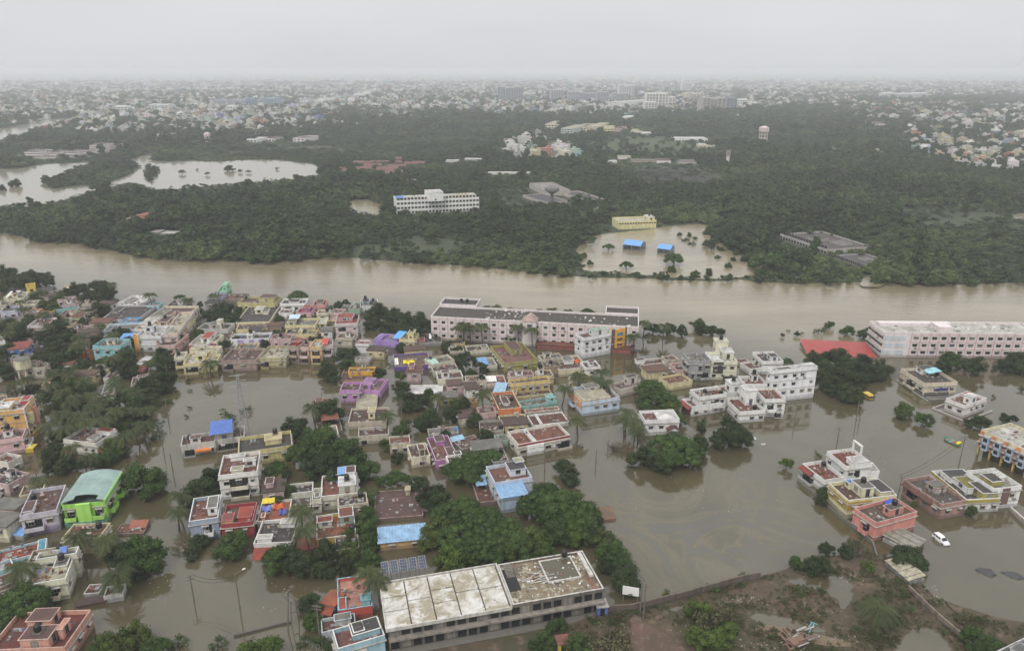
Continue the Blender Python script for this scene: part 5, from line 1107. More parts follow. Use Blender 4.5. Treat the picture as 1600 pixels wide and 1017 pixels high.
def kiosk(c, x, y, wc, rc, label, s=1.0, name='kiosk'):
    g = G(*cpx(c, x, y), 0); T = thing(name, label, name, (g.x, g.y, .35), R(10)); mb = MB(); mb.box(-1*s, 1*s, -1*s, 1*s, 0, 2.1*s, wall_mat(wc)); mb.build('wall', T)
    mb = MB(); mb.box(-1.2*s, 1.2*s, -1.3*s, 1.2*s, 2.101*s, 2.25*s, roof_mat(rc)); mb.build('roof', T)
    mb = MB(); mb.box(-.45*s, .45*s, -1.04*s, -1.005*s, .1, 1.7*s, GLASS); mb.build('door', T)
kiosk('L',155,715,(.1,.18,.45),(.5,.48,.44),'small blue guard kiosk with pale roof at the corner of the hall')
kiosk('K',1213,822,(.5,.38,.06),(.4,.12,.1),'tiny yellow shrine with red and white top below the hall',1.0,'shrine')
# water tanks on posts, poles, pylon
def round_tank(c, x, y, d, hp, label, col, n=6):
    px_, py_ = cpx(c, x, y); g = G(px_, py_ + hp/CR[c][2]*1.0, 0)
    r = d/2; T = thing('water_tower', label, 'water tower', (g.x, g.y, 0)); return T, g
g = G(41, 592, 0); T = thing('water_tower', 'cream round water tank on short posts in the palm grove', 'water tower', (g.x, g.y, 0)); wm = wall_mat((.6,.55,.38), .8)
mb = MB(); mb.tube([(0,0,4.2),(0,0,7.4)], [2.4,2.4], wm, 20); mb.build('tank', T); mb = MB(); mb.tube([(0,0,7.41),(0,0,7.6)], [2.5,2.4], roof_mat(RG), 20); mb.build('lid', T)
for i in range(4): a = math.pi/4+i*math.pi/2; mb = MB(); mb.box(1.7*math.cos(a)-.2, 1.7*math.cos(a)+.2, 1.7*math.sin(a)-.2, 1.7*math.sin(a)+.2, -1, 4.19, wm); mb.build('post', T)
def pylon(px_, py_, hgt, label):
    g = G(px_, py_, 0); T = thing('power_pylon', label, 'power pylon', (g.x, g.y, 0), R(20)); m = plain('galvanised_steel', (.33,.33,.33), .6); b = 2.6; tp = .5
    cor = lambda s, k: Vector(((b*(1-s)+tp*s)*(1 if k in (1,2) else -1)/1.0*.5, (b*(1-s)+tp*s)*(1 if k in (2,3) else -1)*.5, hgt*s-1))
    for k in range(4): mb = MB(); mb.bar(cor(0,k), cor(1,k), .16, m); mb.build('leg', T)
    mb = MB(); n = 9
    for i in range(n):
        s0, s1 = i/n, (i+1)/n
        for k in range(4): mb.bar(cor(s0,k), cor(s1,(k+1)%4), .07, m); mb.bar(cor(s0,(k+1)%4), cor(s1,k), .07, m); mb.bar(cor(s1,k), cor(s1,(k+1)%4), .07, m)
    mb.build('lattice', T)
    for z in (.84, .92, 1.0): mb = MB(); mb.bar((-2.2,0,hgt*z-1),(2.2,0,hgt*z-1), .16, m); mb.build('crossarm', T)
pylon(384, 687, 21, 'steel lattice power pylon standing in open flood water')
POLE = plain('pole_concrete', (.16,.14,.12), .9)
def pole(px_, py_, h, near, arm=True, lamp=False, lean=0):
    g = G(px_, py_, 0); T = thing('utility_pole', 'dark utility pole '+near, 'utility pole', (g.x, g.y, 0), rng.uniform(0, 3)); T.rotation_euler = (R(lean), R(lean), rng.uniform(0, 3))
    mb = MB(); mb.tube([(0,0,-1),(0,0,h)], [.16,.1], POLE, 7); mb.build('post', T)
    if arm:
        for k in range(2): mb = MB(); mb.bar((-.9,0,h-.3-k*.7),(.9,0,h-.3-k*.7), .12, POLE); mb.build('crossarm', T)
    if lamp: mb = MB(); mb.bar((0,0,h),(0,-1.6,h+.3), .1, POLE); mb.box(-.15,.15,-2.1,-1.5,h+.2,h+.35, wall_mat(W)); mb.build('lamp_arm', T)
for a in ((303,937,6,'alone in the flooded street by the blue-grey house'),(375,950,8,'with lamp arm in the flooded street near the bottom',False,True),(450,985,9,'leaning beside the tilted frame near the kerb wall',True,False,4),
  (57,748,6,'leaning in the lane before the lilac-grey house',True,False,5),(500,1000,8,'near the bottom trees'),(851,735,6,'between the pale blue house and the villa'),(931,724,4,'short, alone in the flood by the dark tree',False),
  (1242,655,7,'below the tall white house',False),(1338,655,6,'paired under the dark tree clump',False),(1343,656,5,'second of a pair under the dark tree clump',False),(1498,728,9,'between the boat and the orange block'),(1308,692,5,'behind the white villa with roof frame'),
  (1403,775,6,'beside the weathered red-brown house'),(628,652,6,'in the narrow flooded lane of the centre'),(662,745,6,'near the shed with brown roof'),(1000,960,8,'by the gap in the boundary wall'),(1005,972,9,'doubled with stays at the boundary wall'),
  (262,650,6,'rising from the open water by the low shrubs',False),(255,702,6,'beside the floating rubbish',False),(262,590,5,'at the lane mouth',False),(630,700,5,'by the round tree in the centre lane',False),(505,640,6,'over the open water',False),(900,690,5,'beside the villa corner',False),(312,505,6,'on the canal lane by the river'),(270,735,5,'in the street left of the bottom centre',False)):
    pole(*a)
def cable(a, b, label):
    p, q = G(*a[:2], 0)+Vector((0,0,a[2])), G(*b[:2], 0)+Vector((0,0,b[2])); c0 = p.copy(); T = thing('power_cable', label, 'cable', c0); m = plain('black_cable', (.02,.02,.02), .6)
    for off in (-.5, .5):
        mb = MB(); n = 12; d = (q-p); s_ = Vector((-d.y, d.x, 0)).normalized()*off; pts = [p+d*(i/n)+s_-Vector((0,0,1.2*4*(i/n)*(1-i/n)))-c0 for i in range(n+1)]
        for i in range(n): mb.bar(pts[i], pts[i+1], .05, m)
        mb.build('wire', T)
cable((303,937,5.8),(375,950,7.6),'sagging power cables over the flooded street near the bottom')
cable((450,985,8.6),(500,1000,7.7),'sagging power cables beside the tilted steel frame')
cable((1000,960,7.7),(851,735,5.6),'long power cables from the boundary wall towards the pale blue house')
cable((1403,775,5.7),(1498,728,8.6),'power cables between the weathered red-brown house and the orange block')
cable((628,652,5.6),(662,745,5.6),'power cables along the narrow flooded lane of the centre')
# tilted frame with stays near the kerb wall
g = G(455,975); T = thing('steel_frame', 'tilted dark steel frame beside the kerb wall in the water', 'frame', (g.x, g.y, 0), .4)
for i, (p, q) in enumerate((((0,0,-1),(0.4,0,5)),((1.5,0,-1),(1.2,.3,5.2)),((.4,0,5),(1.2,.3,5.2)),((.2,0,2.6),(1.4,.1,2.7)))): mb = MB(); mb.bar(p, q, .18, POLE); mb.build('strut', T)
# leafless branches sticking out of the water
g = G(*cpx('D',430,870)); T = thing('dead_tree', 'bare grey branches of a drowned tree in open water', 'dead tree', (g.x, g.y, 0)); r_ = random.Random(3); mb = MB()
for i in range(46):
    a = r_.uniform(0, 6.3); q = r_.uniform(.5, 3.2); mb.bar((r_.uniform(-.4,.4), r_.uniform(-.4,.4), r_.uniform(-.3,.6)), (q*math.cos(a), q*math.sin(a), r_.uniform(.4, 2.6)), .09, plain('grey_branch', (.16,.13,.11), .9))
mb.build('branches', T); mb = MB(); mb.tube([(-1.8,0,-.5),(-1.8,0,3.2)], [.12,.07], POLE, 6); mb.build('trunk', T)
# white car
def loft(mb, secs, m, n=None):
    b = len(mb.v); k = mb.mi(m); n = len(secs[0])
    for s in secs: mb.v += [tuple(p) for p in s]
    for i in range(len(secs)-1):
        for j in range(n): mb.f.append((b+i*n+j, b+i*n+(j+1)%n, b+(i+1)*n+(j+1)%n, b+(i+1)*n+j)); mb.m.append(k)
    mb.f.append(tuple(b+j for j in range(n))[::-1]); mb.m.append(k); mb.f.append(tuple(b+(len(secs)-1)*n+j for j in range(n))); mb.m.append(k)
def car():
    a, b = G(*cpx('M', 1032, 758), .9), G(*cpx('M', 1090, 802), .9); c = (a+b)/2; d = b-a
    T = thing('parked_car', 'white seven-seat car standing in shallow flood water', 'car', (c.x, c.y, -.22), math.atan2(d.y, d.x)); wp = plain('white_car_paint', (.75,.75,.76), .25, var=.02); blk = plain('black_trim', (.02,.02,.02), .5)
    def sec(x, w, z0, z1, r=.12): return [(x,-w,z0),(x,-w,z1-r),(x,-w+r,z1),(x,w-r,z1),(x,w,z1-r),(x,w,z0)]
    mb = MB(); loft(mb, [sec(-2.28,.78,.42,.95),sec(-2.15,.88,.3,1.02),sec(-1.2,.91,.28,1.05),sec(.9,.91,.28,1.03),sec(1.5,.9,.28,.98),sec(2.1,.84,.32,.82),sec(2.3,.7,.42,.7)], wp); body = mb.build('body', T)
    mb = MB(); loft(mb, [[(-2.12,-.8,1.03),(-1.95,-.68,1.62),(-1.95,.68,1.62),(-2.12,.8,1.03)],[(-1.2,-.84,1.05),(-1.2,-.7,1.74),(-1.2,.7,1.74),(-1.2,.84,1.05)],[(.1,-.84,1.04),(.0,-.69,1.72),(.0,.69,1.72),(.1,.84,1.04)],[(1.25,-.8,1.0),(.55,-.64,1.6),(.55,.64,1.6),(1.25,.8,1.0)]], wp); cab = mb.build('cabin', T)
    gm = plain('car_glass', (.02,.025,.03), .08)
    for s in (-1, 1):
        for x0, x1 in ((-1.95,-1.15),(-1.08,-.35),(-.28,.42)):
            mb = MB(); mb.poly([(x0,s*.845,1.1),(x1,s*.845,1.1),(x1-.08,s*.735,1.55),(x0+.06,s*.735,1.55)][::s], gm); mb.build('side_window', cab)
    mb = MB(); mb.poly([(1.24,-.74,1.04),(1.24,.74,1.04),(.62,.6,1.58),(.62,-.6,1.58)], gm); o = mb.build('windscreen', cab); o.location = (.02, 0, .02)
    mb = MB(); mb.poly([(-2.13,.68,1.1),(-2.13,-.68,1.1),(-2.0,-.58,1.55),(-2.0,.58,1.55)], gm); o = mb.build('rear_window', cab); o.location = (-.015, 0, .01)
    for x in (-1.4, 1.42):
        for s in (-1, 1):
            mb = MB(); mb.tube([(x,s*.74,.33),(x,s*.93,.33)], [.33,.33], blk, 14); w = mb.build('wheel', T)
            mb = MB(); mb.tube([(x,s*.931,.33),(x,s*.95,.33)], [.2,.18], plain('alloy', (.5,.5,.5), .3, 1), 10); mb.build('rim', w)
    for s in (-1, 1):
        mb = MB(); mb.box(2.16, 2.27, s*.62-.14, s*.62+.14, .66, .8, plain('lamp_glass', (.6,.6,.6), .1)); mb.build('headlight', T)
        mb = MB(); mb.box(-2.3, -2.2, s*.7-.08, s*.7+.08, .75, 1.0, plain('tail_lamp', (.35,.02,.02), .2)); mb.build('tail_light', T)
        T.scale = (.86, .86, .86)
        mb = MB(); mb.box(.85, 1.0, s*1.0-.1, s*1.0+.1, 1.02, 1.14, wp); mb.build('mirror', T)
car()
def truck(c, x, y, x2, y2, label, col=(.6,.42,.04), z=-1.2, L=5.6):
    a, b = G(*cpx(c, x, y), .8), G(*cpx(c, x2, y2), .8); m_ = (a+b)/2; d = b-a; L = max(3.5, d.length)
    T = thing('submerged_van', label, 'van', (m_.x, m_.y, z), math.atan2(d.y, d.x)); p = plain('yellow_paint', col, .4); mb = MB()
    mb.box(-L/2, L*.22, -1.0, 1.0, .5, 2.3, p); mb.box(-L/2+.1, L*.22-.1, -.9, .9, 2.301, 2.36, plain('van_roof', (.66,.5,.1), .6)); mb.build('body', T)
    mb = MB(); loft(mb, [[(L*.23,-.95,.5),(L*.23,-.9,2.2),(L*.23,.9,2.2),(L*.23,.95,.5)],[(L*.38,-.95,.5),(L*.36,-.85,2.15),(L*.36,.85,2.15),(L*.38,.95,.5)],[(L/2,-.9,.5),(L/2-.05,-.85,1.3),(L/2-.05,.85,1.3),(L/2,.9,.5)]], p); mb.build('cab', T)
    mb = MB(); mb.poly([(L*.37+.05,-.8,2.05),(L/2-.02,-.8,1.42),(L/2-.02,.8,1.42),(L*.37+.05,.8,2.05)], GLASS); o = mb.build('windscreen', T); o.location = (.03,0,.04)
    for i in range(4):
        for s in (-1, 1): mb = MB(); mb.box(-L/2+.3+i*.9, -L/2+.95+i*.9, s*1.0-.02, s*1.0+.02, 1.5, 2.05, GLASS); mb.build('side_window', T)
truck('E',592,520,640,548,'yellow van nearly submerged beside the dark tree clump')
truck('W',212,752,258,705,'yellow van standing in water below the ochre block')
truck('W',226,650,250,600,'yellow van half hidden behind the ochre block',z=-1.0)
def boat(c, x, y, x2, y2, label, cols, wd=1.1):
    a, b = G(*cpx(c, x, y), .3), G(*cpx(c, x2, y2), .3); m_ = (a+b)/2; d = b-a; L = d.length
    T = thing('rescue_boat', label, 'boat', (m_.x, m_.y, 0), math.atan2(d.y, d.x)); hm = plain('boat_paint', cols[0], .4); im = plain('boat_inside', cols[1], .5); mb = MB(); n = 11; rows = []
    for i in range(n):
        s = i/(n-1); x_ = -L/2+L*s; w = wd*(1-abs(2*s-1)**2.4)**.6+.05; zt = .35+.35*abs(2*s-1)**2
        rows.append([(x_,-w,zt),(x_,-w*.7,-.3),(x_,w*.7,-.3),(x_,w,zt)])
    b0 = len(mb.v); k = mb.mi(hm)
    for rr in rows: mb.v += rr
    for i in range(n-1):
        for j in range(3): mb.f.append((b0+i*4+j, b0+i*4+j+1, b0+(i+1)*4+j+1, b0+(i+1)*4+j)); mb.m.append(k)
    mb.build('hull', T); mb = MB()
    for i in range(1, n-2): q, r2 = rows[i], rows[i+1]; mb.poly([(q[0][0],q[0][1]*.9,.12),(r2[0][0],r2[0][1]*.9,.12),(r2[3][0],r2[3][1]*.9,.12),(q[3][0],q[3][1]*.9,.12)], im)
    mb.build('deck', T)
    for s in (-.25, .05, .3): mb = MB(); mb.box(L*s-.15, L*s+.15, -wd*.85, wd*.85, .3, .36, plain('thwart', cols[2], .6)); mb.build('seat', T)
    return T, L
T, L_ = boat('M',1078,172,1176,214,'long green boat with yellow and red stern in open water',((.08,.35,.22),(.1,.3,.25),(.6,.08,.05)),1.2)
mb = MB(); mb.box(L_*.3, L_*.48, -.9, .9, .37, .8, plain('yellow_cloth', (.7,.6,.03), .8)); mb.box(L_*.22, L_*.29, -.8, .8, .37, .7, plain('red_cloth', (.5,.05,.04), .8)); mb.build('cargo', T)
boat('M',1217,84,1250,100,'small green boat beside the plinth of the pinkish white house',((.1,.45,.3),(.3,.5,.4),(.5,.5,.5)),.8)
# scrap machinery heap on the waste ground
g = G(*cpx('L',1375,905), .4); T = thing('scrap_frame', 'rusty scrap machine frame heaped on the waste ground', 'scrap heap', (g.x, g.y, .4), .3); r_ = random.Random(11)
for nm, cl, k in (('rusty_bar', (.2,.12,.09), 26), ('grey_bar', (.4,.38,.36), 12)):
    mb = MB()
    for i in range(k): a = r_.choice([0, 1.57, .4]); x, y, z_ = r_.uniform(-3,3), r_.uniform(-2,2), r_.uniform(0,1.6); l = r_.uniform(1, 3.5); mb.bar((x,y,z_),(x+l*math.cos(a),y+l*math.sin(a),z_+r_.uniform(-.3,.5)), r_.uniform(.1,.3), plain(nm, cl, .8))
    mb.build(nm, T)
mb = MB(); mb.box(-1.4, 1.6, -1, 1, .4, 1.1, plain('rusty_bar', (.2,.12,.09), .8)); mb.build('body', T)
g = G(*cpx('L',1455,840), .4); T = thing('metal_arm', 'turquoise metal arm lying beside the scrap heap', 'scrap arm', (g.x, g.y, .5), .9); tq = plain('turquoise_paint', (.15,.38,.4), .5)
for p, q in (((-3,0,0),(3,0,.3)),((-3,.8,0),(3,.4,.3)),((3,-.6,.3),(3,1.0,.3)),((-1,0,.1),(-.5,.8,.1))): mb = MB(); mb.bar(p, q, .16, tq); mb.build('bar', T)
# rocks in the water
for i, (x, y, sx_, sy_, lb) in enumerate(((1342,418,1.9,1.3,'rounded grey rock in the shallow water'),(1530,440,2.3,1.0,'long grey rock near the right edge in shallow water'))):
    g = G(*cpx('N',x,y)); bm = bmesh.new(); bmesh.ops.create_icosphere(bm, subdivisions=3, radius=1)
    for v_ in bm.verts: n_ = .12*math.sin(v_.co.x*5+i)+.1*math.sin(v_.co.y*7+2)+.05*math.sin(v_.co.z*9+v_.co.x*11); v_.co *= 1+n_
    me = bpy.data.meshes.new('rock'); bm.to_mesh(me); bm.free(); me.materials.append(plain('wet_rock', (.05,.05,.055), .5)); tag(link('rock', me, None, (g.x,g.y,-.05), None, -.5, (sx_,sy_,.5)), lb, 'rock')
# ------------------------------------------------------------------ north bank buildings
def mid(c, A, B, C, hp, wc, rc, short, extra='', ex=(), **k):
    k.setdefault('clutter', False); k.setdefault('base', -.2)
    return house(c, A, B, C, hp, wc, rc, short, extra, ex, **k)
mid('O',(183,288),(580,271),(560,250),68,(.76,.75,.71),(.55,.53,.46),'long white institute block','with central tower above the forest',[('r',.36,.55,-.25,.5,6.5,W,W),('r',.0,.1,.2,.8,2,LB,(.15,.35,.7)),('r',.75,.9,.2,.8,2,CRM,RC)],win=False,cat='institute',name='institute_block',dmin=14)
def facade_rows(label_T, L, Wd, h, rows, cols, face=0, m=GLASS, frac=.7, zf=.5):
    for k in range(rows):
        for i in range(cols):
            x0 = -L/2+L*(i+.5-frac/2)/cols; x1 = -L/2+L*(i+.5+frac/2)/cols; z0 = h*(k+.5-zf/2)/rows+.2; z1 = h*(k+.5+zf/2)/rows
            mb = MB(); mb.box(x0, x1, -Wd/2-.12, -Wd/2-.02, z0, z1, m); mb.build('window', label_T)
T = [o for o in COL.objects if o.name.startswith('institute_block') and o.parent is None][0]
_l = HOUSES[-1]; facade_rows(T, _l[4], _l[5], 13, 4, 24)
mid('O',(822,203),(900,242),(982,220),30,(.42,.38,.34),(.34,.31,.28),'grey concrete rear block','of the clearing complex',win=False)
mid('O',(790,260),(905,295),(935,266),18,(.4,.36,.34),(.1,.09,.1),'dark-roofed pinkish block','left of the mushroom water tower',win=False)
mid('O',(975,245),(1090,284),(1148,268),20,(.5,.44,.42),(.12,.11,.11),'dark-roofed wide block','right of the mushroom water tower',win=False)
mid('O',(1145,322),(1200,330),(1205,318),10,(.45,.4,.34),RC,'tiny beige hut','in the forest edge',win=False)
T,L_,W_,h_ = mid('O',(1220,368),(1252,388),(1415,372),44,(.68,.62,.32),(.62,.6,.48),'pale yellow assembly hall','at the flooded field',[('r',.3,.9,.8,.98,3,(.68,.63,.4),W)],win=False)
for i in range(14):
    y0 = -W_/2+W_*(i+.15)/14; mb = MB(); mb.box(L_/2+.02, L_/2+.12, y0, y0+W_/14*.7, h_*.66, h_*.8, GLASS); mb.build('window', T)
for i in range(9): mb = MB(); y0 = -W_/2+W_*(i+.3)/9; mb.box(L_/2+.02, L_/2+.3, y0, y0+.35, 0, h_*.62, wall_mat((.55,.5,.25))); mb.build('buttress', T)
def gable_shed(px_, py_, L, Wd, h, rz, label):
    g = G(px_, py_, 0); T = thing('open_shed', label, 'shed', (g.x, g.y, 0), rz); bs = plain('blue_roof_sheet', (.16,.36,.68), .5, var=.1); X, Y = L/2, Wd/2; mb = MB()
    for s in (-1, 1):
        for i in range(8): x0, x1 = -X+L*i/8, -X+L*(i+1)/8-.05; mb.poly([(x0,s*(Y+.4),h),(x1,s*(Y+.4),h),(x1,0,h+2.0),(x0,0,h+2.0)], bs)
    mb.build('gable_roof', T)
    mb = MB(); mb.box(-X, X, Y-.12, Y, -.5, h-.05, wall_mat((.4,.5,.6))); mb.box(-X, -X+.12, -Y, Y-.13, -.5, h-.05, wall_mat((.4,.5,.6))); mb.build('wall', T)
    for x in (-X+.2, 0, X-.2): mb = MB(); mb.box(x-.12, x+.12, -Y, -Y+.24, -.5, h-.02, STEEL); mb.build('post', T)
    HOUSES.append((label.split(' standing')[0], Vector((g.x, g.y, 0)), Vector((1,0,0)), Vector((0,1,0)), L, Wd))
gable_shed(991, 390, 11, 10, 3.6, R(-28), 'larger blue-roofed open shed standing in the flooded field')
gable_shed(1040, 396, 8, 8, 3.4, R(-28), 'smaller blue-roofed open shed standing in the flooded field')
mid('X',(905,94),(1100,160),(1228,128),26,(.46,.43,.4),(.13,.11,.1),'derelict grey two-storey block','beside the river forest',[('r',.3,.5,.3,.6,1.5,GY,RD_),('r',.6,.8,.5,.8,1.2,GY,RG)],win=False,dmin=10,grime=.9)
_l = HOUSES[-1]; T = [o for o in COL.objects if o.get('label','').startswith('derelict grey')][0]; facade_rows(T, _l[4], _l[5], 6.2, 2, 16)
mid('X',(1130,183),(1250,226),(1352,206),16,(.44,.42,.4),(.12,.11,.11),'derelict grey single-storey block','with dark wet roof by the river',[('r',.4,.6,.4,.7,1.0,GY,RG)],win=False,grime=.9)
_l = HOUSES[-1]; T = [o for o in COL.objects if o.get('label','').startswith('derelict grey single')][0]; facade_rows(T, _l[4], _l[5], 3.2, 1, 14)
mid('U',(525,110),(578,113),(580,85),35,(.6,.56,.42),(.5,.12,.1),'cream riverside villa','with a red roof in a clearing',[('r',.1,.7,.4,.9,2.0,(.5,.12,.1),(.5,.12,.1))],win=True)
mid('U',(472,110),(488,112),(490,98),22,W,(.1,.1,.1),'narrow white house','beside the red-roofed villa',win=False)
for i, (x0, y0, x1, w) in enumerate(((668,166,722,0),(775,168,828,0),(978,196,1040,0),(960,160,975,0),(345,172,372,0),(625,160,660,0))):
    mid('U',(x0,y0+8),(x1,y0+9),(x1+2,y0-2),8,(.5,.48,.44),(.55,.52,.48),['pale shed roof','second pale shed roof','tilted pinkish shed','tiny grey hut','tiny white hut beyond the forest','low grey hut'][i],['between the bank trees','under the bank trees further along','at the river bank','behind the tilted shed','near the bank bend','beside the pale shed roof'][i],win=False,par=False)
r_ = random.Random(21)
for i, (c, x0, y0, x1, y1, wc, rc, s) in enumerate((
  ('O',625,150,830,166,W,W,'long white low building in the middle forest'),('O',420,90,478,106,W,W,'small white block behind the institute'),('O',510,84,590,100,PG,W,'pale green and white low block'),('O',232,186,290,196,W,RW,'narrow white roof in the forest'),
  ('S',325,462,380,500,YE,RC,'cream-yellow colony block'),('S',385,458,450,500,CRM,RC,'cream colony block with terraces'),('S',455,470,540,502,CRM,RC,'wide cream colony block'),('S',300,440,368,470,W,W,'white colony block beyond the forest'),('S',362,415,408,440,(.6,.3,.22),(.6,.3,.22),'salmon-domed temple hall'),('S',540,476,640,490,LB,LB,'long light blue shed beyond the forest'),
  ('S',415,405,440,420,W,W,'tiny white forest house beyond the forest'),('S',530,430,600,470,GW,W,'cluster of white sheds by the meadow'),('S',850,490,915,512,PW,RC,'pinkish block with white roof'),('S',785,514,845,530,W,W,'white low shed beside the solar field'),('S',920,508,1050,528,(.4,.33,.28),RG,'long brownish low block by the solar field'),('S',1045,505,1115,532,PW,RM,'pinkish end block by the solar field'),
  ('S',1150,510,1245,536,(.4,.35,.3),RG,'low brown block east of the solar field'),('S',1135,398,1300,424,W,W,'long white research block'),('S',1255,430,1335,455,CRM,RW,'cream low block beside the research block'),
  ('S',485,318,560,360,CRM,RC,'cream campus block with three floors'),('S',565,335,625,388,(.5,.55,.5),RC,'grey-green campus block beyond the forest'),('S',628,330,692,376,CRM,RM,'cream campus block with red roof'),('S',695,325,748,372,CRM,RC,'cream campus block with shaded galleries'),('S',752,340,826,376,YE,RC,'yellow campus hall beyond the forest'),('S',832,345,884,378,(.6,.4,.36),RM,'reddish campus block beyond the forest'),('S',886,340,912,372,CRM,RM,'campus tower beyond the forest'),('S',914,358,966,388,CRM,RC,'long low campus block'),('S',966,372,1018,392,W,W,'white campus end block beyond the forest'),
  ('S',800,205,858,255,W,W,'white slab apartment tower'),('S',868,290,918,318,W,W,'white office beyond the campus'),('S',385,320,408,344,W,W,'white cube house in the woods'),
  ('P',665,270,735,288,W,W,'white low house in the eastern forest'),('P',912,275,950,312,CRM,RC,'cream house with two floors in the eastern forest'),('P',850,252,890,268,YE,RC,'small yellow house in the eastern forest'),('P',872,148,912,172,PW,RM,'pinkish twin villa beyond the forest'),('P',920,150,960,174,PW,RM,'pinkish twin villa with porch'),('P',497,284,520,294,W,W,'tiny white hut in the eastern forest'),
  ('R',138,485,198,522,W,W,'white villa in the lakeside woods'),('R',250,482,308,516,PW,RM,'white and pink villa in the lakeside woods'),('R',420,475,490,522,PW,RM,'larger pink-roofed villa in the lakeside woods'),
  ('Q',865,488,900,520,W,W,'small white house above the lake'),('Q',925,458,990,498,W,W,'white house with bright roof above the lake'),('Q',1005,488,1035,518,W,RG,'white house next to the bright one'),('Q',1098,500,1155,528,CRM,RM,'cream low house above the lake'),('Q',828,540,862,565,PW,RM,'little pinkish house at the lake shore'),('Q',470,478,530,498,W,W,'white shed in the lakeside palms'))):
    mid(c,(x0,y0+ (y1-y0)*.35),(x1,y0+(y1-y0)*.38),(x1-3,y0),(y1-y0)*.62,wc,rc,s,'',win=False,name='distant_building',cat='building',par=(y1-y0)/CR[c][2] > 9)
    _l = HOUSES[-1]; 
    T = LASTT[0]; hh = (y1-y0)*.62/CR[c][2]/max(.1, pxm(*cpx(c, x0, y1)))
    if hh > 4:
        rw = max(1, int(hh/3.2)); cl = min(14, max(3, int(_l[4]/4.5))); facade_rows(T, _l[4], _l[5], hh-1, rw, cl)
for i, (x0, y0, x1, y1) in enumerate(((145,562,242,610),(288,568,368,608),(396,565,470,603),(505,558,545,598),(545,524,620,580),(678,530,738,568))):
    s = ['first','second','third','fourth','fifth','last'][i]+' white terraced block from the west along the channel'
    mid('Q',(x0,y0+14),(x1,y0+14),(x1,y0),(y1-y0-14),(.62,.58,.56),(.5,.42,.4),s,'',[('r',.1,.35,.2,.8,2.5,(.5,.4,.38),RM),('r',.6,.85,.2,.8,2.5,(.55,.5,.5),RM)],win=False,name='terraced_block',cat='building',group='white blocks along the channel')
    _l = HOUSES[-1]; T = LASTT[0]; facade_rows(T, _l[4], _l[5], 8, 3, 7)
# brick-coloured campus: long bars with pale edges
for i, (x0, y0, x1, y1) in enumerate(((790,632,1090,646),(700,668,905,684),(720,684,800,700),(850,650,960,668),(1000,655,1110,672),(930,670,1060,690),(1100,636,1240,652),(985,690,1090,708),(1040,610,1085,622))):
    s = 'brick-red campus bar '+['with white edge at the back','nearest the lake','lowest by the lake','in the middle','east of the middle','in front of the middle','longest at the east','with white stair hall','with roof cabins'][i]
    mid('R',(x0,y0+4),(x1,y0+3),(x1+6,y0-3),(y1-y0),(.36,.17,.15),(.3,.16,.14),s,'',win=False,name='campus_bar',cat='building',cop=(.5,.45,.42),ph=.6)
# water towers
def tower(px_, py_, h, r, label, col, kind):
    g = G(px_, py_, .5); T = thing('water_tower', label, 'water tower', (g.x, g.y, 0)); wm = wall_mat(col, .6)
    if kind == 'mushroom':
        mb = MB(); mb.tube([(0,0,0),(0,0,h*.72)], [r*.28,r*.22], wm, 12); mb.build('stem', T)
        mb = MB(); mb.tube([(0,0,h*.66),(0,0,h*.8),(0,0,h*.92),(0,0,h)], [r*.25,r,r,r*.3], wm, 18); mb.build('tank', T)
    elif kind == 'shaft':
        mb = MB(); mb.tube([(0,0,0),(0,0,h*.72)], [r*.75,r*.7], wm, 12); mb.build('shaft', T)
        mb = MB(); mb.tube([(0,0,h*.721),(0,0,h)], [r,r], wall_mat((.25,.22,.2)), 14); mb.build('tank', T)
    else:
        for i in range(8): a = i*math.pi/4; mb = MB(); mb.box(r*.85*math.cos(a)-.4, r*.85*math.cos(a)+.4, r*.85*math.sin(a)-.4, r*.85*math.sin(a)+.4, 0, h*.72, wm); mb.build('leg', T)
        for z in (.2, .38, .56): mb = MB(); mb.tube([(0,0,h*z),(0,0,h*z+.8)], [r*.9,r*.9], wm, 16); mb.build('ring_beam', T)
        mb = MB(); mb.tube([(0,0,h*.721),(0,0,h*.92),(0,0,h)], [r*1.05,r*1.05,r*.15], wall_mat((.6,.5,.48)), 20); mb.build('tank', T)
tower(1191, 228, 27, 6.5, 'tall pale water tower on eight legs above the forest', (.6,.52,.48), 'legs')
tower(1136, 263, 19, 2.6, 'slim white water tower shaft with dark head in the forest', (.66,.64,.62), 'shaft')
tower(862, 325, 17, 5.5, 'dark mushroom water tower between the concrete blocks', (.16,.16,.15), 'mushroom')
tower(326, 230, 20, 4, 'narrow pale water tower above the lake woods', (.6,.58,.56), 'legs')
# glasshouse-like purple-grey rows in the solar field
mb = MB(); pr = plain('solar_row_glass', (.05,.045,.05), .9)
for i in range(12):
    y_ = 552+i*5.8; xs_ = (985+i*6-60, 1375-(12-i)*9) if i > 4 else (800, 1230-i*10)
    a, b = G(*cpx('S', xs_[0], y_), 1.2), G(*cpx('S', xs_[1], y_+10), 1.2); n = 24
    for k in range(n): p, q = a.lerp(b, k/n), a.lerp(b, (k+.9)/n); mb.poly([(p.x,p.y-1.0,.9),(q.x,q.y-1.0,.9),(q.x,q.y+.8,1.25),(p.x,p.y+.8,1.25)], pr)
o = mb.build('solar_field_rows', None, kind='stuff'); o['label'] = 'rows of dark solar panels in the forest clearing'
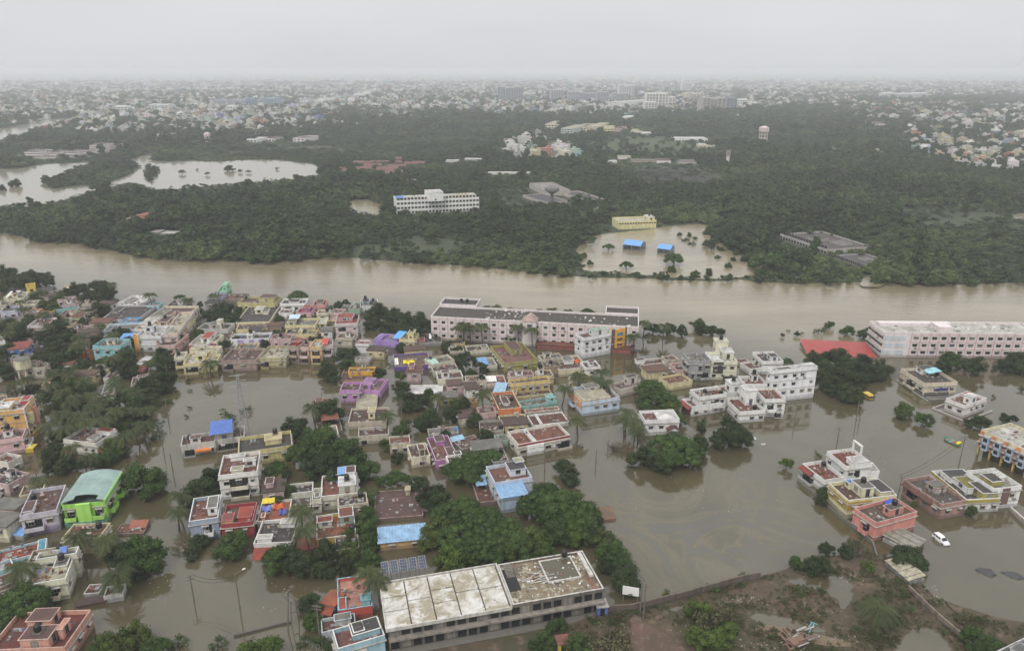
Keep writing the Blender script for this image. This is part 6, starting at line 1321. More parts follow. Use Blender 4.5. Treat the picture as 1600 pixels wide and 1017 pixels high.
# office and apartment towers on the skyline
TW = [('S',250,375,150,222,(.3,.33,.36),'broad grey glass office block'),('S',515,575,165,220,(.36,.38,.4),'grey office block'),('S',600,660,172,228,(.4,.42,.45),'striped office block'),('S',665,738,180,226,(.3,.34,.4),'blue-grey office block'),('S',745,803,175,236,(.33,.35,.38),'dark-banded office block'),
 ('S',855,930,140,200,(.6,.6,.6),'tall white office tower'),('S',820,900,180,222,(.36,.38,.4),'low grey office block'),('S',990,1048,182,262,(.66,.65,.6),'white apartment tower'),('S',1052,1100,182,255,(.66,.65,.62),'twin white apartment tower'),('S',1102,1136,200,240,(.62,.6,.56),'short white apartment tower'),('S',1170,1216,128,172,(.62,.62,.62),'faint white tower in the haze'),
 ('S',1190,1270,180,220,(.6,.55,.42),'cream office block'),('S',1270,1388,204,275,(.4,.37,.35),'large tan apartment complex'),('S',1390,1442,205,262,(.2,.24,.32),'dark blue tower under construction'),('S',1445,1496,212,244,(.66,.66,.64),'white hotel block'),('S',985,1045,225,268,(.62,.6,.56),'white apartment slab in front'),
 ('R',135,188,255,305,(.2,.27,.38),'dark blue office block'),('R',235,325,250,305,(.28,.38,.46),'blue glass office block with flat top'),('R',66,132,262,302,(.36,.38,.42),'grey office block by the west road'),('R',18,74,300,332,(.64,.63,.6),'white apartment block'),('Q',705,780,302,345,(.62,.62,.6),'white hospital block'),('Q',910,1035,292,330,(.55,.55,.56),'wide pale hospital wing'),
 ('Q',1312,1400,262,300,(.32,.36,.42),'blue-grey office slab'),('T',820,1065,200,234,(.6,.62,.62),'very long pale terminal block in the haze'),('T',5,60,238,268,(.64,.63,.6),'pale block at the eastern wood'),('S',380,440,180,200,(.6,.6,.58),'low white block by the grey glass office'),('S',1080,1140,135,165,(.4,.44,.48),'faint blue-grey tower')]
for i, (c, x0, x1, yt, yb, col, s) in enumerate(TW):
    bx0, by0 = cpx(c, x0, yb); bx1, _ = cpx(c, x1, yb); ty = cpx(c, x0, yt)[1]; g = G((bx0+bx1)/2, by0, .5); sc_ = F/(g.y*CP+CAMH*SP); L = (bx1-bx0)/sc_
    _, fw, dr = ray((bx0+bx1)/2, ty); h = CAMH - g.y*dr/fw; T = thing('office_tower', s+' on the hazy skyline', 'tower block', (g.x, g.y, 0), rng.uniform(-.12,.12)); D = min(L, 40)
    parts = [(0, 1, 1.0)] if L < 40 else [(0,.3,1),(.32,.62,.93),(.64,1,.98)]
    wm = wall_mat(col, .3); nf = max(2, int(h/3.6))
    for (a0, a1, kh) in parts:
        mb = MB(); mb.box(-L/2+a0*L, -L/2+a1*L, 0, D, 0, h*kh, wm); w_ = mb.build('wall', T); mb = MB(); mb.box(-L/2+(a0+.05)*L, -L/2+(a1-.1*(a1-a0))*L, 2, D-2, h*kh+.01, h*kh+2.2, wm); mb.build('plant_room', w_)
        mb = MB()
        for k in range(nf):
            zz = (k+.5)*h*kh/nf; n = max(2, int(L*(a1-a0)/7))
            for j in range(n): q0 = -L/2+(a0+(a1-a0)*(j+.12)/n)*L; q1 = -L/2+(a0+(a1-a0)*(j+.88)/n)*L; mb.box(q0, q1, -.35, -.05, zz-.9, zz+.9, GLASS)
        mb.build('window_band', w_, kind='stuff')
# ------------------------------------------------------------------ far town: individual houses, then the mass beyond
def unit_house(seed, stor):
    r = random.Random(seed); mb = MB(); h = stor*3.0; wm_ = FARW; X, Y = r.uniform(4, 6), r.uniform(4, 6)
    mb.box(-X, X, -Y, Y, -1, h, wm_, False); mb.box(-X+.25, X-.25, -Y+.25, Y-.25, h+.001, h+.1, FARR)
    for q in ((-X,X,-Y,-Y+.2),(-X,X,Y-.2,Y),(-X,-X+.2,-Y+.2,Y-.2),(X-.2,X,-Y+.2,Y-.2)): mb.box(*q, h+.101, h+.9, wm_)
    a = r.uniform(-X+1, 0); mb.box(a, a+3.5, 0, Y-1, h+.102, h+2.6, wm_)
    for k in range(stor):
        for i in range(3):
            x = -X+(i+.5)*2*X/3; mb.box(x-.7, x+.7, -Y-.06, -Y-.01, k*3+1.0, k*3+2.2, GLASS)
    return mb.mesh('far_house')
def objcol_mat(name, k=1.0, attr=False):
    m, t, b = new_mat(name)
    if attr: a = t.nodes.new('ShaderNodeAttribute'); a.attribute_name = 'tint'; src = a.outputs['Color']
    else: src = t.nodes.new('ShaderNodeObjectInfo').outputs['Color']
    t.links.new(mixc(t, 1.0, src, (k,k,k), 'MULTIPLY'), b.inputs['Base Color']); b.inputs['Roughness'].default_value = .85; return m
FARW = objcol_mat('far_wall'); FARR = objcol_mat('far_roof', .75)
UH = [unit_house(s, 1+s % 3) for s in range(6)]
PAL = [(W,'white'),(PW,'pinkish white'),(CRM,'cream'),(GW,'grey'),((.62,.5,.4),'beige'),(YE,'yellow'),((.62,.6,.56),'off-white'),((.5,.2,.14),'brick-red'),(LB,'pale blue'),((.6,.28,.14),'orange'),((.3,.5,.5),'teal'),((.14,.2,.5),'dark blue'),((.35,.5,.38),'pale green')]
PALW = [20,8,12,8,8,5,20,4,4,2,2,1,2]
TOWNS = {'the eastern town':[(1408,215),(1440,200),(1500,192),(1600,190),(1720,190),(1720,285),(1590,278),(1530,268),(1480,258),(1430,238)],
 'the northeastern road':[(1350,152),(1640,150),(1640,192),(1560,195),(1470,190),(1400,186),(1330,180)],
 'the palm woods by the lake':[(10,183),(120,190),(200,182),(330,176),(500,190),(520,200),(470,206),(400,214),(250,212),(120,212),(60,200)],
 'the central town':[(380,168),(560,160),(800,170),(960,176),(1000,186),(900,186),(760,186),(640,190),(560,188),(420,200)],
 'the skyline district':[(900,168),(1150,170),(1180,190),(1060,192),(960,190),(880,182)]}
nfar = 0
for tn, poly in TOWNS.items():
    want = {'the eastern town':80,'the northeastern road':26,'the palm woods by the lake':26,'the central town':46,'the skyline district':14}[tn]; k = 0; r = random.Random(len(tn)); placed = []
    xs = [p[0] for p in poly]; ys = [p[1] for p in poly]; tries = 0; items = []
    while k < want and tries < 4000:
        tries += 1; x, y = r.uniform(min(xs), min(max(xs), 1640)), r.uniform(min(ys), max(ys))
        if x < -5 or x > 1605 or not inpoly([x],[y],poly)[0] or any(abs(x-a)*1 < 9 and abs(y-b) < 3.2 for a, b in placed): continue
        placed.append((x, y)); g = G(x, y, .5); ci = r.choices(range(len(PAL)), PALW)[0]; v = r.randrange(6)
        o = link('far_house', UH[v], None, (g.x, g.y, 0), None, r.uniform(-.6, .6), (r.uniform(.55,1.15), r.uniform(.55,1.15), r.uniform(.8,1))); o.color = (*[v*.68 for v in PAL[ci][0]], 1); items.append((x, y, o, PAL[ci][1], 1+v % 3)); k += 1
    byk = {}
    for (x, y, o, cn, st) in items: byk.setdefault((cn, st), []).append((x, o))
    for (cn, st), v in byk.items():
        v.sort(key=lambda a: a[0])
        for i, (x, o) in enumerate(v):
            l = f"{cn} {['one','two','three'][st-1]}-storey house in {tn}"
            if len(v) > 1: l += ', leftmost of its kind' if i == 0 else ', rightmost of its kind' if i == len(v)-1 else f", {['','second','third','fourth','fifth','sixth','seventh','eighth','ninth','tenth','eleventh','twelfth','thirteenth'][min(i,12)]} from left"
            tag(o, l, 'house', f'houses of {tn}')
# mass of the city
def city_mass(n, name, label):
    r = nrg; V = []; Fc = []; Cc = []; nv = 0; cnt = 0
    cub = np.array([(-1,-1,0),(1,-1,0),(1,1,0),(-1,1,0),(-1,-1,1),(1,-1,1),(1,1,1),(-1,1,1)], float)
    fq = np.array([(4,5,6,7),(0,1,5,4),(1,2,6,5),(2,3,7,6),(3,0,4,7)])
    zones = [([(-150,113),(1750,113),(1750,150),(1350,152),(1330,165),(1180,170),(1000,172),(960,178),(800,178),(560,168),(380,190),(200,186),(100,182),(-150,176)], n),
             ([(1300,165),(1720,162),(1720,196),(1440,196),(1300,182)], n//16), ([(1400,205),(1450,196),(1720,192),(1720,290),(1560,276),(1480,258),(1420,238)], n//60), ([(-150,180),(150,186),(520,190),(560,200),(200,214),(-150,196)], n//22), ([(780,222),(840,215),(910,238),(900,250),(800,248)], 60)]
    pw = np.array(PALW, float); pw /= pw.sum(); cols = np.array([p[0] for p in PAL])
    for poly, want in zones:
        xs = [p[0] for p in poly]; ys = [p[1] for p in poly]
        X = r.uniform(min(xs), max(xs), want*3); Yp = min(ys) + (max(ys)-min(ys))*r.uniform(0, 1, want*3)**1.0; ok = inpoly(X, Yp, poly)
        for wn_ in ('upper_river_water','distant_river_water','channel_water','lake_water'): ok &= ~inpoly(X, Yp, WATERS[wn_])
        X, Yp = X[ok][:want], Yp[ok][:want]
        for x, y in zip(X, Yp):
            g = G(x, y, .5); s = max(1.0, g.y/2400); w, d = r.uniform(3.2, 7)*s**.5, r.uniform(4, 8)*s**.5; h = r.choice([3.5, 6.5, 9.5, 13], p=[.3,.42,.22,.06])*min(1.5, s**.3); a = r.uniform(-.7, .7)
            c = cols[r.choice(len(cols), p=pw)]; c = (c*.7+c.mean()*.3)*r.uniform(.36, .88)
            for (bx, sx_, sy_, z0, z1) in ((0, w, d, -1, h), (r.uniform(-.4,.4)*w, w*.35, d*.4, h, h+2.4)):
                q = cub.copy(); q[:, 0] = q[:, 0]*sx_+bx; q[:, 1] *= sy_; q[:, 2] = z0+(z1-z0)*q[:, 2]
                xx = q[:, 0]*math.cos(a)-q[:, 1]*math.sin(a)+g.x; yy = q[:, 0]*math.sin(a)+q[:, 1]*math.cos(a)+g.y; q[:, 0] = xx; q[:, 1] = yy
                V.append(q); Fc.append(fq+nv); nv += 8; Cc.append(np.tile(np.append(c, 1), (8, 1)))
    V = np.concatenate(V); Fc = np.concatenate(Fc); Cc = np.concatenate(Cc)
    me = bpy.data.meshes.new(name); me.from_pydata(V.tolist(), [], Fc.tolist()); at = me.color_attributes.new('tint', 'FLOAT_COLOR', 'POINT'); at.data.foreach_set('color', Cc.ravel())
    me.materials.append(objcol_mat('city_wall', 1.0, True)); o = link(name, me, kind='stuff'); o['label'] = label
city_mass(10000, 'distant_city_houses', 'pale mass of the distant city fading into haze')
# ------------------------------------------------------------------ trees one can tell apart
TREES = []
def in_house(p, grow=0.0):
    for (s, c, u, v, L, Wd) in HOUSES:
        d = p - c
        if abs(d.x) < 60 and abs(d.y) < 60 and abs(d.dot(u)) < L/2+grow and abs(d.dot(v)) < Wd/2+grow: return True
    return False
def tree(x, y, d, t, base=0.0):
    sc = pxm(x, y, 4.0); dm = d/sc; dm *= 1.08; hc = {'r': .30, 't': .5, 's': .16, 'y': .2}.get(t, .36)*dm + (.5 if t in 'bdlt' else .1 if t in 'sy' else 1.4)
    sc = pxm(x, y, hc); dm = d*1.08/sc; g = G(x, y, hc); r = rng
    zc = {'r': hc-.26*dm, 't': hc-.5*dm, 's': hc-.28*dm, 'y': hc-.28*dm}.get(t, hc-.34*dm)
    T = thing('broadleaf_tree' if t in 'bdlrt' else 'shrub', '', 'tree' if t in 'bdlrt' else 'shrub', (g.x, g.y, base), r.uniform(0, 6.28))
    link('crown', r.choice(CROWNS[t]), T, (0, 0, max(-.4, zc-base)), None, 0, (dm*r.uniform(.9,1.12), dm*r.uniform(.9,1.12), dm*r.uniform(.85,1.15)))
    tk = dm*.9; th = max(.6, (zc+.35*dm)/.42); link('trunk', r.choice(TRUNKS), T, (0, 0, 0), None, 0, (tk, tk, max(dm*.8, (zc+.25*dm)/.40)))
    TREES.append((T, x, y, dm, t))
def palm(x, y, s=1.0, h=8.5, base=0.0):
    g = G(x, y, h); i = rng.randrange(4); T = thing('coconut_palm', '', 'palm tree', (g.x, g.y, base), rng.uniform(0, 6.28))
    link('crown', PALMS[i], T, (0, 0, h), None, 0, (s, s, s)); link('trunk', PTRUNKS[i], T, (0, 0, h), None, 0, (1, 1, (h-base+1)/9))
    TREES.append((T, x, y, s*7, 'p'))
TL = '''222 742 72 b;225 862 74 b;193 862 60 d;208 880 50 d;30 932 84 r;8 965 60 d;60 945 40 d;146 790 24 b;170 1003 60 b;208 992 56 b;243 1006 44 b;402 1008 70 l;340 1008 36 s;278 1004 34 s;486 938 38 d;490 968 32 b;475 1003 34 s;508 1003 44 s;150 1015 40 b;
300 856 30 d;362 845 58 b;432 868 52 b;462 874 54 d;507 862 50 d;545 855 44 b;570 772 40 b;574 802 44 b;577 836 46 b;576 872 42 b;560 822 34 b;545 838 30 b;310 762 54 d;330 746 46 d;292 775 30 d;430 733 46 b;443 768 36 b;418 758 30 b;505 688 58 b;545 706 64 b;572 728 46 b;500 722 56 d;472 704 50 b;535 738 54 d;458 660 42 d;515 641 42 d;480 680 34 b;
358 651 36 s;383 640 24 s;296 636 10 s;292 650 9 s;252 628 26 s;245 665 26 s;243 682 24 s;248 596 44 d;262 590 30 d;256 558 34 d;225 600 36 d;226 628 34 d;86 709 44 d;97 722 40 d;76 726 26 d;178 690 38 b;174 708 32 b;154 718 34 b;132 722 26 b;188 700 26 b;
627 603 26 d;634 618 32 d;658 627 30 d;670 645 34 b;660 658 32 d;706 645 30 d;726 636 26 t;740 652 32 d;749 590 26 d;711 547 30 d;724 557 32 d;734 568 34 d;700 540 24 d;593 581 22 d;611 570 12 s;627 673 38 b;600 692 22 b;591 487 40 d;583 500 30 d;614 493 36 d;634 498 30 d;657 498 34 d;678 514 28 d;609 511 32 d;628 514 32 d;652 519 30 d;645 507 30 d;670 505 26 d;799 527 20 b;918 487 28 r;626 586 20 l;640 560 14 s;
1021 511 24 d;1047 512 20 d;1066 515 24 d;1091 504 24 b;1095 514 20 d;1111 514 24 d;1127 516 18 d;1016 600 46 r;1029 620 62 r;1045 632 44 b;1054 690 84 r;1080 702 50 r;1005 710 44 d;1030 712 50 d;1093 692 34 d;1065 655 18 l;1141 675 50 d;1122 683 38 d;1160 683 34 d;1095 662 24 s;905 697 12 s;884 727 36 d;889 742 34 d;1054 571 14 b;1231 564 22 r;1230 722 22 l;1096 668 18 d;
1277 560 36 d;1291 580 50 d;1310 558 42 d;1310 583 50 d;1323 607 46 d;1338 577 44 d;1363 576 40 d;1379 570 34 d;1302 598 40 d;1340 594 40 d;1350 560 26 d;1268 574 26 d;1415 637 30 b;1411 646 20 b;1443 652 26 b;1489 563 36 b;1522 570 34 d;1573 570 32 d;1591 558 34 d;1599 572 30 d;1470 570 24 d;1535 656 32 d;1520 658 22 d;1570 652 20 d;1583 652 16 d;1553 620 10 s;1596 608 14 s;1600 545 24 d;1325 514 22 b;1351 519 22 d;1279 518 22 s;1290 512 18 s;1297 506 16 b;1246 520 10 d;1223 522 8 d;1231 517 7 s;1253 521 7 s;
739 717 56 r;716 727 50 r;764 709 46 r;730 735 50 r;854 770 70 r;882 786 86 r;902 806 66 r;831 786 56 r;868 816 66 b;893 834 46 l;918 800 40 b;726 790 70 r;700 800 60 r;760 812 80 r;788 822 66 r;714 832 68 r;684 826 54 b;744 846 56 r;828 838 58 b;803 846 60 b;672 769 54 d;690 782 44 d;703 872 50 l;770 860 46 b;742 864 40 b;664 845 30 b;850 858 36 b;598 748 26 b;620 744 30 b;634 746 22 l;655 752 30 d;783 850 50 b;
915 812 20 d;932 815 32 d;942 838 44 b;925 838 36 d;957 858 46 b;966 872 40 b;976 896 56 d;988 912 36 d;950 880 30 d;1245 877 26 b;1282 881 36 d;1292 856 26 d;1270 890 22 d;1159 896 13 s;1112 968 74 y;1092 952 44 l;1128 985 56 l;1100 990 56 l;1145 960 34 y;927 967 28 s;962 974 26 s;950 1003 66 y;905 1003 44 b;870 974 32 b;854 996 38 b;838 1008 28 b;1341 856 40 y;1420 864 46 d;1433 878 36 d;1404 876 30 d;1408 858 26 d;1357 884 24 l;1322 858 26 d;1521 992 46 b;1505 965 30 y;1545 1005 40 b;1287 767 26 b;1283 780 20 d;1279 710 16 s;1519 796 20 b;1428 786 12 l;1041 930 14 l;1043 922 10 s;
357 484 28 d;347 481 32 d;327 489 24 d;364 494 26 d;340 496 26 d;465 459 34 r;309 484 18 d;312 474 14 d;281 462 16 r;429 509 22 d;436 500 20 d;432 520 20 d;536 553 32 d;541 567 26 b;549 548 22 d;511 578 30 d;520 586 24 d;295 595 14 s;297 610 9 s;350 536 16 d;260 565 34 d;252 552 24 d;528 476 18 d;518 480 14 s;540 472 12 d;152 443 30 d;158 461 38 d;141 464 34 d;120 447 28 d;153 480 36 d;170 455 24 d;26 431 30 d;59 432 32 d;8 424 30 d;75 437 24 d;14 437 30 d;38 439 30 d;45 428 24 d;10 508 38 d;28 520 40 d;92 512 40 d;102 530 44 d;84 534 40 d;69 524 34 d;64 560 40 d;86 562 40 d;108 556 36 d;196 556 34 b;192 571 40 d;205 560 26 d;123 496 18 s;161 526 10 s;107 455 22 d;8 545 38 d;5 575 34 d;48 606 30 d;60 500 22 d;
951 383 18 r;979 412 20 r;1054 402 30 r;1050 420 14 b;1086 427 18 b;1108 426 14 t;996 427 12 b;1077 367 9 b;1086 371 8 b;1104 379 14 b;1116 376 12 b;1000 430 10 b;1020 432 10 s;1140 432 14 b;1372 434 22 b;
1150 394 12 b;1164 404 14 d;1122 400 10 b;1138 414 12 b;1176 412 14 b;1128 388 10 d;1146 404 10 d;1105 362 12 b;912 398 12 b;922 410 10 b;925 372 10 b;1062 366 8 b;1030 431 10 b;1064 433 9 b;966 429 9 b;23 285 18 d;125 312 9 b;284 267 12 r;324 270 9 r;375 266 9 r;388 267 8 r;358 262 14 d;308 266 7 s;3 293 12 d;240 268 12 d;232 276 8 d;433 265 8 s;424 281 5 s'''
for q in TL.replace('\n', '').split(';'):
    a = q.split(); x, y = float(a[0]), float(a[1]); land = y < 440 and not (x < 180 and y > 420)
    tree(x, y, float(a[2]), a[3], .4 if land else 0.0)
for q in '''120 836 1.15 8;166 842 1.1 8;183 896 1.2 7;30 886 1.1 8;95 645 1.1 9;76 664 1 8;54 620 1 8;41 590 .9 6;97 610 1 9;147 634 1.1 9;132 593 1 9;138 712 .9 7;59 748 .8 5;110 575 1 9;115 620 1 9;160 655 1.05 9;180 640 1 9;130 655 1 9;78 600 .9 8;180 600 1 9;165 620 1 9;
470 795 1.1 9;476 826 1.1 8;281 772 1 8;277 798 .9 7;487 635 1.1 8;685 618 .9 6;754 614 1.1 9;605 648 1 8;724 506 1.1 10;734 511 1 9;752 509 1.1 10;809 509 1.1 10;831 514 1.1 10;716 512 .9 9;760 480 .8 9;775 479 .9 9;798 483 .8 8;813 484 .7 8;862 483 .9 9;887 485 .8 8;843 484 .7 8;990 524 1.1 9;1008 504 1 8;1038 508 .9 8;905 586 1.1 8;939 580 1.1 8;946 597 1.1 8;883 606 1.05 8;902 655 1.1 7;980 644 1.1 8;991 660 1.1 7;997 670 1 6;975 655 1 7;930 592 1 8;1375 948 1.25 5;
334 461 1 7;293 468 1 7;327 566 1.2 7;233 460 1.1 8;174 443 .9 9;77 508 1 8;123 526 1.1 9;131 536 1.1 9;20 506 1 8;118 540 1 9;35 482 .9 8;70 300 0 0;574 893 1.1 8;588 905 1 8;20 600 1 8;12 520 1 8;100 500 .9 8;68 490 .9 7;100 668 1 8'''.replace('\n', '').split(';'):
    a = list(map(float, q.split()))
    if a[2] > 0: palm(a[0], a[1], a[2]*1.05, a[3]*.8)
# closed clumps between the houses on the left, filled until the ground is covered
def fill(poly, n, dlo, dhi, types, gap, palms=0):
    r = random.Random(len(poly)*7+n); xs = [p[0] for p in poly]; ys = [p[1] for p in poly]; k = 0; t = 0
    while k < n and t < 900:
        t += 1; x, y = r.uniform(min(xs), max(xs)), r.uniform(min(ys), max(ys))
        if not inpoly([x],[y],poly)[0] or in_house(G(x, y, 3), .8) or any(abs(a[1]-x) < gap and abs(a[2]-y) < gap*.7 for a in TREES): continue
        if r.random() < palms: palm(x, y, r.uniform(.85, 1.1), r.uniform(5, 7))
        else: tree(x, y, r.uniform(dlo, dhi), r.choice(types))
        k += 1
fill([(66,585),(110,560),(190,575),(228,600),(232,650),(205,690),(150,668),(90,690),(64,640)], 22, 26, 40, 'ddb', 13, .3)
fill([(70,560),(250,560),(262,600),(235,660),(205,700),(90,700),(60,640)], 22, 24, 36, 'ddb', 9, .2)
fill([(100,500),(200,505),(215,560),(120,575),(60,560)], 9, 22, 32, 'ddb', 10, .2)
fill([(290,480),(480,480),(500,500),(500,540),(300,530)], 8, 12, 18, 'db', 9)
fill([(600,530),(760,520),(800,620),(780,740),(620,720)], 12, 16, 26, 'ddb', 10)
fill([(290,830),(560,800),(570,900),(400,890)], 7, 24, 34, 'db', 12)
fill([(0,440),(80,445),(110,470),(130,500),(100,505),(40,500),(0,480)], 10, 18, 26, 'ddb', 12, .25)
# ------------------------------------------------------------------ labels for trees: what they look like and what they stand by
ADJ = {'b':'green broadleaf tree','d':'dark broadleaf tree','r':'wide flat-crowned tree','s':'half-drowned sparse shrub','l':'bright green tree','t':'narrow dark tree','y':'dry olive shrub','p':'coconut palm'}
def size_word(d, t): return '' if t == 'p' else ('small ' if d < 5 else 'large ' if d > 10 else 'mid-sized ')
SH = [(h[0], *P(h[1].x, h[1].y, 2)) for h in HOUSES if h[0] != 'infill']
keys = {}
for i, (T, x, y, dm, t) in enumerate(TREES):
    best = min(SH, key=lambda h: (h[1]-x)**2 + 2.2*(h[2]-y)**2); dx, dy = x-best[1], y-best[2]
    rel = ('in front of' if dy > 0 else 'behind') if abs(dy)*1.5 > abs(dx) else ('beside')
    if abs(dx)+abs(dy) > 110: rel = 'some way from'
    keys.setdefault((t, size_word(dm, t), rel, best[0]), []).append((x, T))
ORD = ['leftmost','second','third','fourth','fifth','sixth','seventh','eighth','ninth','tenth','eleventh','twelfth']
for (t, sw, rel, hn), v in keys.items():
    v.sort(key=lambda a: a[0]); n = len(v)
    for i, (x, T) in enumerate(v):
        base = f'{sw}{ADJ[t]} {rel} the {hn}'
        if n > 1: base += ', rightmost' if i == n-1 and n > 1 else (', leftmost' if i == 0 else f', {ORD[min(i, 11)]} from left')
        T['label'] = ' '.join(base.split()[:16]); T['group'] = {'p':'coconut palms standing in the flood','s':'half-drowned shrubs','y':'dry shrubs of the waste ground'}.get(t, 'trees standing in the flooded quarter')
# ------------------------------------------------------------------ forest mass of the north bank
hidden = bpy.data.collections.new('scatter_sources')
def src(me, nm): o = bpy.data.objects.new(nm, me); hidden.objects.link(o); return o
def scatter(name, sources, pts, rz, sc, vi, label):
    coll = bpy.data.collections.new(name+'_sources')
    for i, me in enumerate(sources): o = bpy.data.objects.new('%s_source_%02d' % (name, i), me); coll.objects.link(o)
    me = bpy.data.meshes.new(name); me.from_pydata([tuple(p) for p in pts], [], [])
    for nm, ty, dat in (('rz','FLOAT',rz),('vi','INT',vi)): at = me.attributes.new(nm, ty, 'POINT'); at.data.foreach_set('value', dat)
    at = me.attributes.new('sc','FLOAT_VECTOR','POINT'); at.data.foreach_set('vector', np.asarray(sc, float).ravel())
    o = link(name, me, kind='stuff'); o['label'] = label
    ng = bpy.data.node_groups.new(name, 'GeometryNodeTree'); ng.interface.new_socket('Geometry', in_out='INPUT', socket_type='NodeSocketGeometry'); ng.interface.new_socket('Geometry', in_out='OUTPUT', socket_type='NodeSocketGeometry')
    gi = ng.nodes.new('NodeGroupInput'); go = ng.nodes.new('NodeGroupOutput'); ip = ng.nodes.new('GeometryNodeInstanceOnPoints'); ci = ng.nodes.new('GeometryNodeCollectionInfo')
    ci.inputs['Collection'].default_value = coll; ci.inputs['Separate Children'].default_value = True; ci.inputs['Reset Children'].default_value = True
    def na(nm, ty): n = ng.nodes.new('GeometryNodeInputNamedAttribute'); n.data_type = ty; n.inputs['Name'].default_value = nm; return n.outputs['Attribute']
    cx_ = ng.nodes.new('ShaderNodeCombineXYZ'); L = ng.links.new; L(na('rz','FLOAT'), cx_.inputs['Z']); L(gi.outputs[0], ip.inputs['Points']); L(ci.outputs[0], ip.inputs['Instance'])
    ip.inputs['Pick Instance'].default_value = True; L(na('vi','INT'), ip.inputs['Instance Index']); L(cx_.outputs[0], ip.inputs['Rotation']); L(na('sc','FLOAT_VECTOR'), ip.inputs['Scale']); L(ip.outputs[0], go.inputs[0])
    md = o.modifiers.new('scatter', 'NODES'); md.node_group = ng; return o
FC = [crown_mesh('forest_crown', LEAF_FOREST, 70+s, 13, 75, .034, solid=.97) for s in range(3)] + [crown_mesh('forest_crown', LEAF_FD, 73, 13, 75, .034, solid=.97), crown_mesh('forest_crown', LEAF_FL, 74, 13, 75, .034, solid=.97)] + [crown_mesh('forest_crown', LEAF_FOREST, 80+s, 16, 60, .03, 'flat', solid=.97) for s in range(2)] + [crown_mesh('forest_crown', LEAF_FOREST, 90, 9, 60, .05, 'tall')]
def forest():
    r = nrg; X = []; Y = []; S = []; y = 335.0
    while y < 6500:
        s = 5.9*max(1, y/650)**.9; w = .74*y+80; n = int(2*w/s); X.append(np.linspace(-w, w, n)+r.uniform(-.5,.5,n)*s); Y.append(y+r.uniform(-.5,.5,n)*s); S.append(np.full(n, s)); y += s*.9
    X, Y, S = map(np.concatenate, (X, Y, S))
    dep = Y*CP + CAMH*SP; px_ = CX+F*X/dep; py_ = CY - F*(Y*SP-CAMH*CP)/dep
    ok = (py_ > 116) & inpoly(px_, py_, BANK + [(2400,420),(2400,90),(-800,90),(-800,330)])
    isl = np.zeros(len(X), bool)
    for p in ISLANDS: isl |= inpoly(px_, py_, p)
    ringz = np.zeros(len(X), bool)
    for nm, p in WATERS.items():
        q = smooth_poly(p, 1); ok &= ~inpoly(px_, py_, q) | isl | ((r.random(len(X)) < .05) & ('flood' in nm))
        dz = 8.5-CAMH; dt_ = Y*CP-dz*SP; tx, ty = CX+F*X/dt_, CY-F*(Y*SP+dz*CP)/dt_
        ringz |= inpoly(tx, ty, q) & ~isl & (r.random(len(X)) < .9)
    for p in MEADOWS: ok &= ~inpoly(px_, py_, p) | (r.random(len(X)) < .12)
    lowz = ringz.copy()
    slr = inpoly(px_, py_, [(950,260),(1080,258),(1130,270),(1130,290),(1010,292),(965,280)]); lowz |= slr; ok &= ~slr | (r.random(len(X)) < .45)
    city = inpoly(px_, py_, [(-400,110),(2000,110),(2000,150),(1350,152),(1330,165),(1180,172),(1000,180),(560,182),(380,198),(200,190),(100,184),(-400,180)])
    town = np.zeros(len(X), bool)
    for p in TOWNS.values(): town |= inpoly(px_, py_, p)
    ok &= ~city | (r.random(len(X)) < np.where(Y > 3500, .10, .34)); ok &= ~town | (r.random(len(X)) < .7); city |= town
    for (s_, c, u, v, L, Wd) in HOUSES:
        if c.y < 330: continue
        dx = X-c.x; dy = Y-c.y; a = abs(dx*u.x+dy*u.y); b = dx*v.x+dy*v.y; sd = -1 if v.y > 0 else 1; bb = b if v.y > 0 else -b
        ok &= ~((a < L/2+2.5) & (bb > -Wd/2-6) & (bb < Wd/2+2.5)); lowz |= (a < L/2+3) & (bb > -Wd/2-max(17, .06*c.y)) & (bb < 0)
    gap = np.sin(X*.011+2*np.sin(Y*.0085))*np.sin(Y*.0125+1.5*np.sin(X*.007)); ok &= (gap < .88) | (r.random(len(X)) < .3)
    X, Y, S, py_, px_, city = X[ok], Y[ok], S[ok], py_[ok], px_[ok], city[ok]; lowz = lowz[ok]; n = len(X); f = .5+.5*np.sin(X*.021+1.3*np.sin(Y*.013))*np.sin(Y*.019+X*.006)
    d = S*np.where(r.random(n) < .12, r.uniform(2.2, 3.2, n), r.uniform(1.2, 2.1, n))*(.7+.5*f); d = np.where(city, d*.8, d); hz = np.minimum(d*r.uniform(.6,1.2,n)*(.75+.5*f), 14.0)
    low = inpoly(px_, py_, [(905,405),(905,440),(1180,445),(1350,447),(1350,425),(1200,428)]); d = np.where(low, d*.55, d); hz = np.where(low, hz*.5, hz)
    hz = np.where(lowz, hz*.3, hz); d = np.where(lowz, d*.7, d)
    # low scrub where the photograph shows soft even growth
    scrub = inpoly(px_, py_, [(60,250),(240,240),(500,215),(760,200),(780,245),(560,260),(500,265),(230,292),(60,296)]) | inpoly(px_, py_, [(1000,205),(1120,200),(1190,208),(1330,222),(1280,236),(1120,226)]) | inpoly(px_, py_, [(1400,330),(1640,340),(1640,430),(1540,430),(1440,380)])
    d = np.where(scrub, d*.8, d); hz = np.where(scrub, hz*.45, hz)
    z = np.full(n, .3)+.06*d
    vi = r.integers(0, 8, n); f2 = np.sin(X*.03+2*np.sin(Y*.021))+np.sin(Y*.037+1.7*np.sin(X*.017)); rr_ = r.random(n); vi = np.where((vi == 4) & (f2 < .3), 1, vi); vi = np.where((f2 > 1.1) & (rr_ < .55), 4, vi); vi = np.where((f2 < -1.0) & (rr_ < .6), 3, vi)
    vi = np.where((vi == 7) & (r.random(n) < .4), 0, vi)
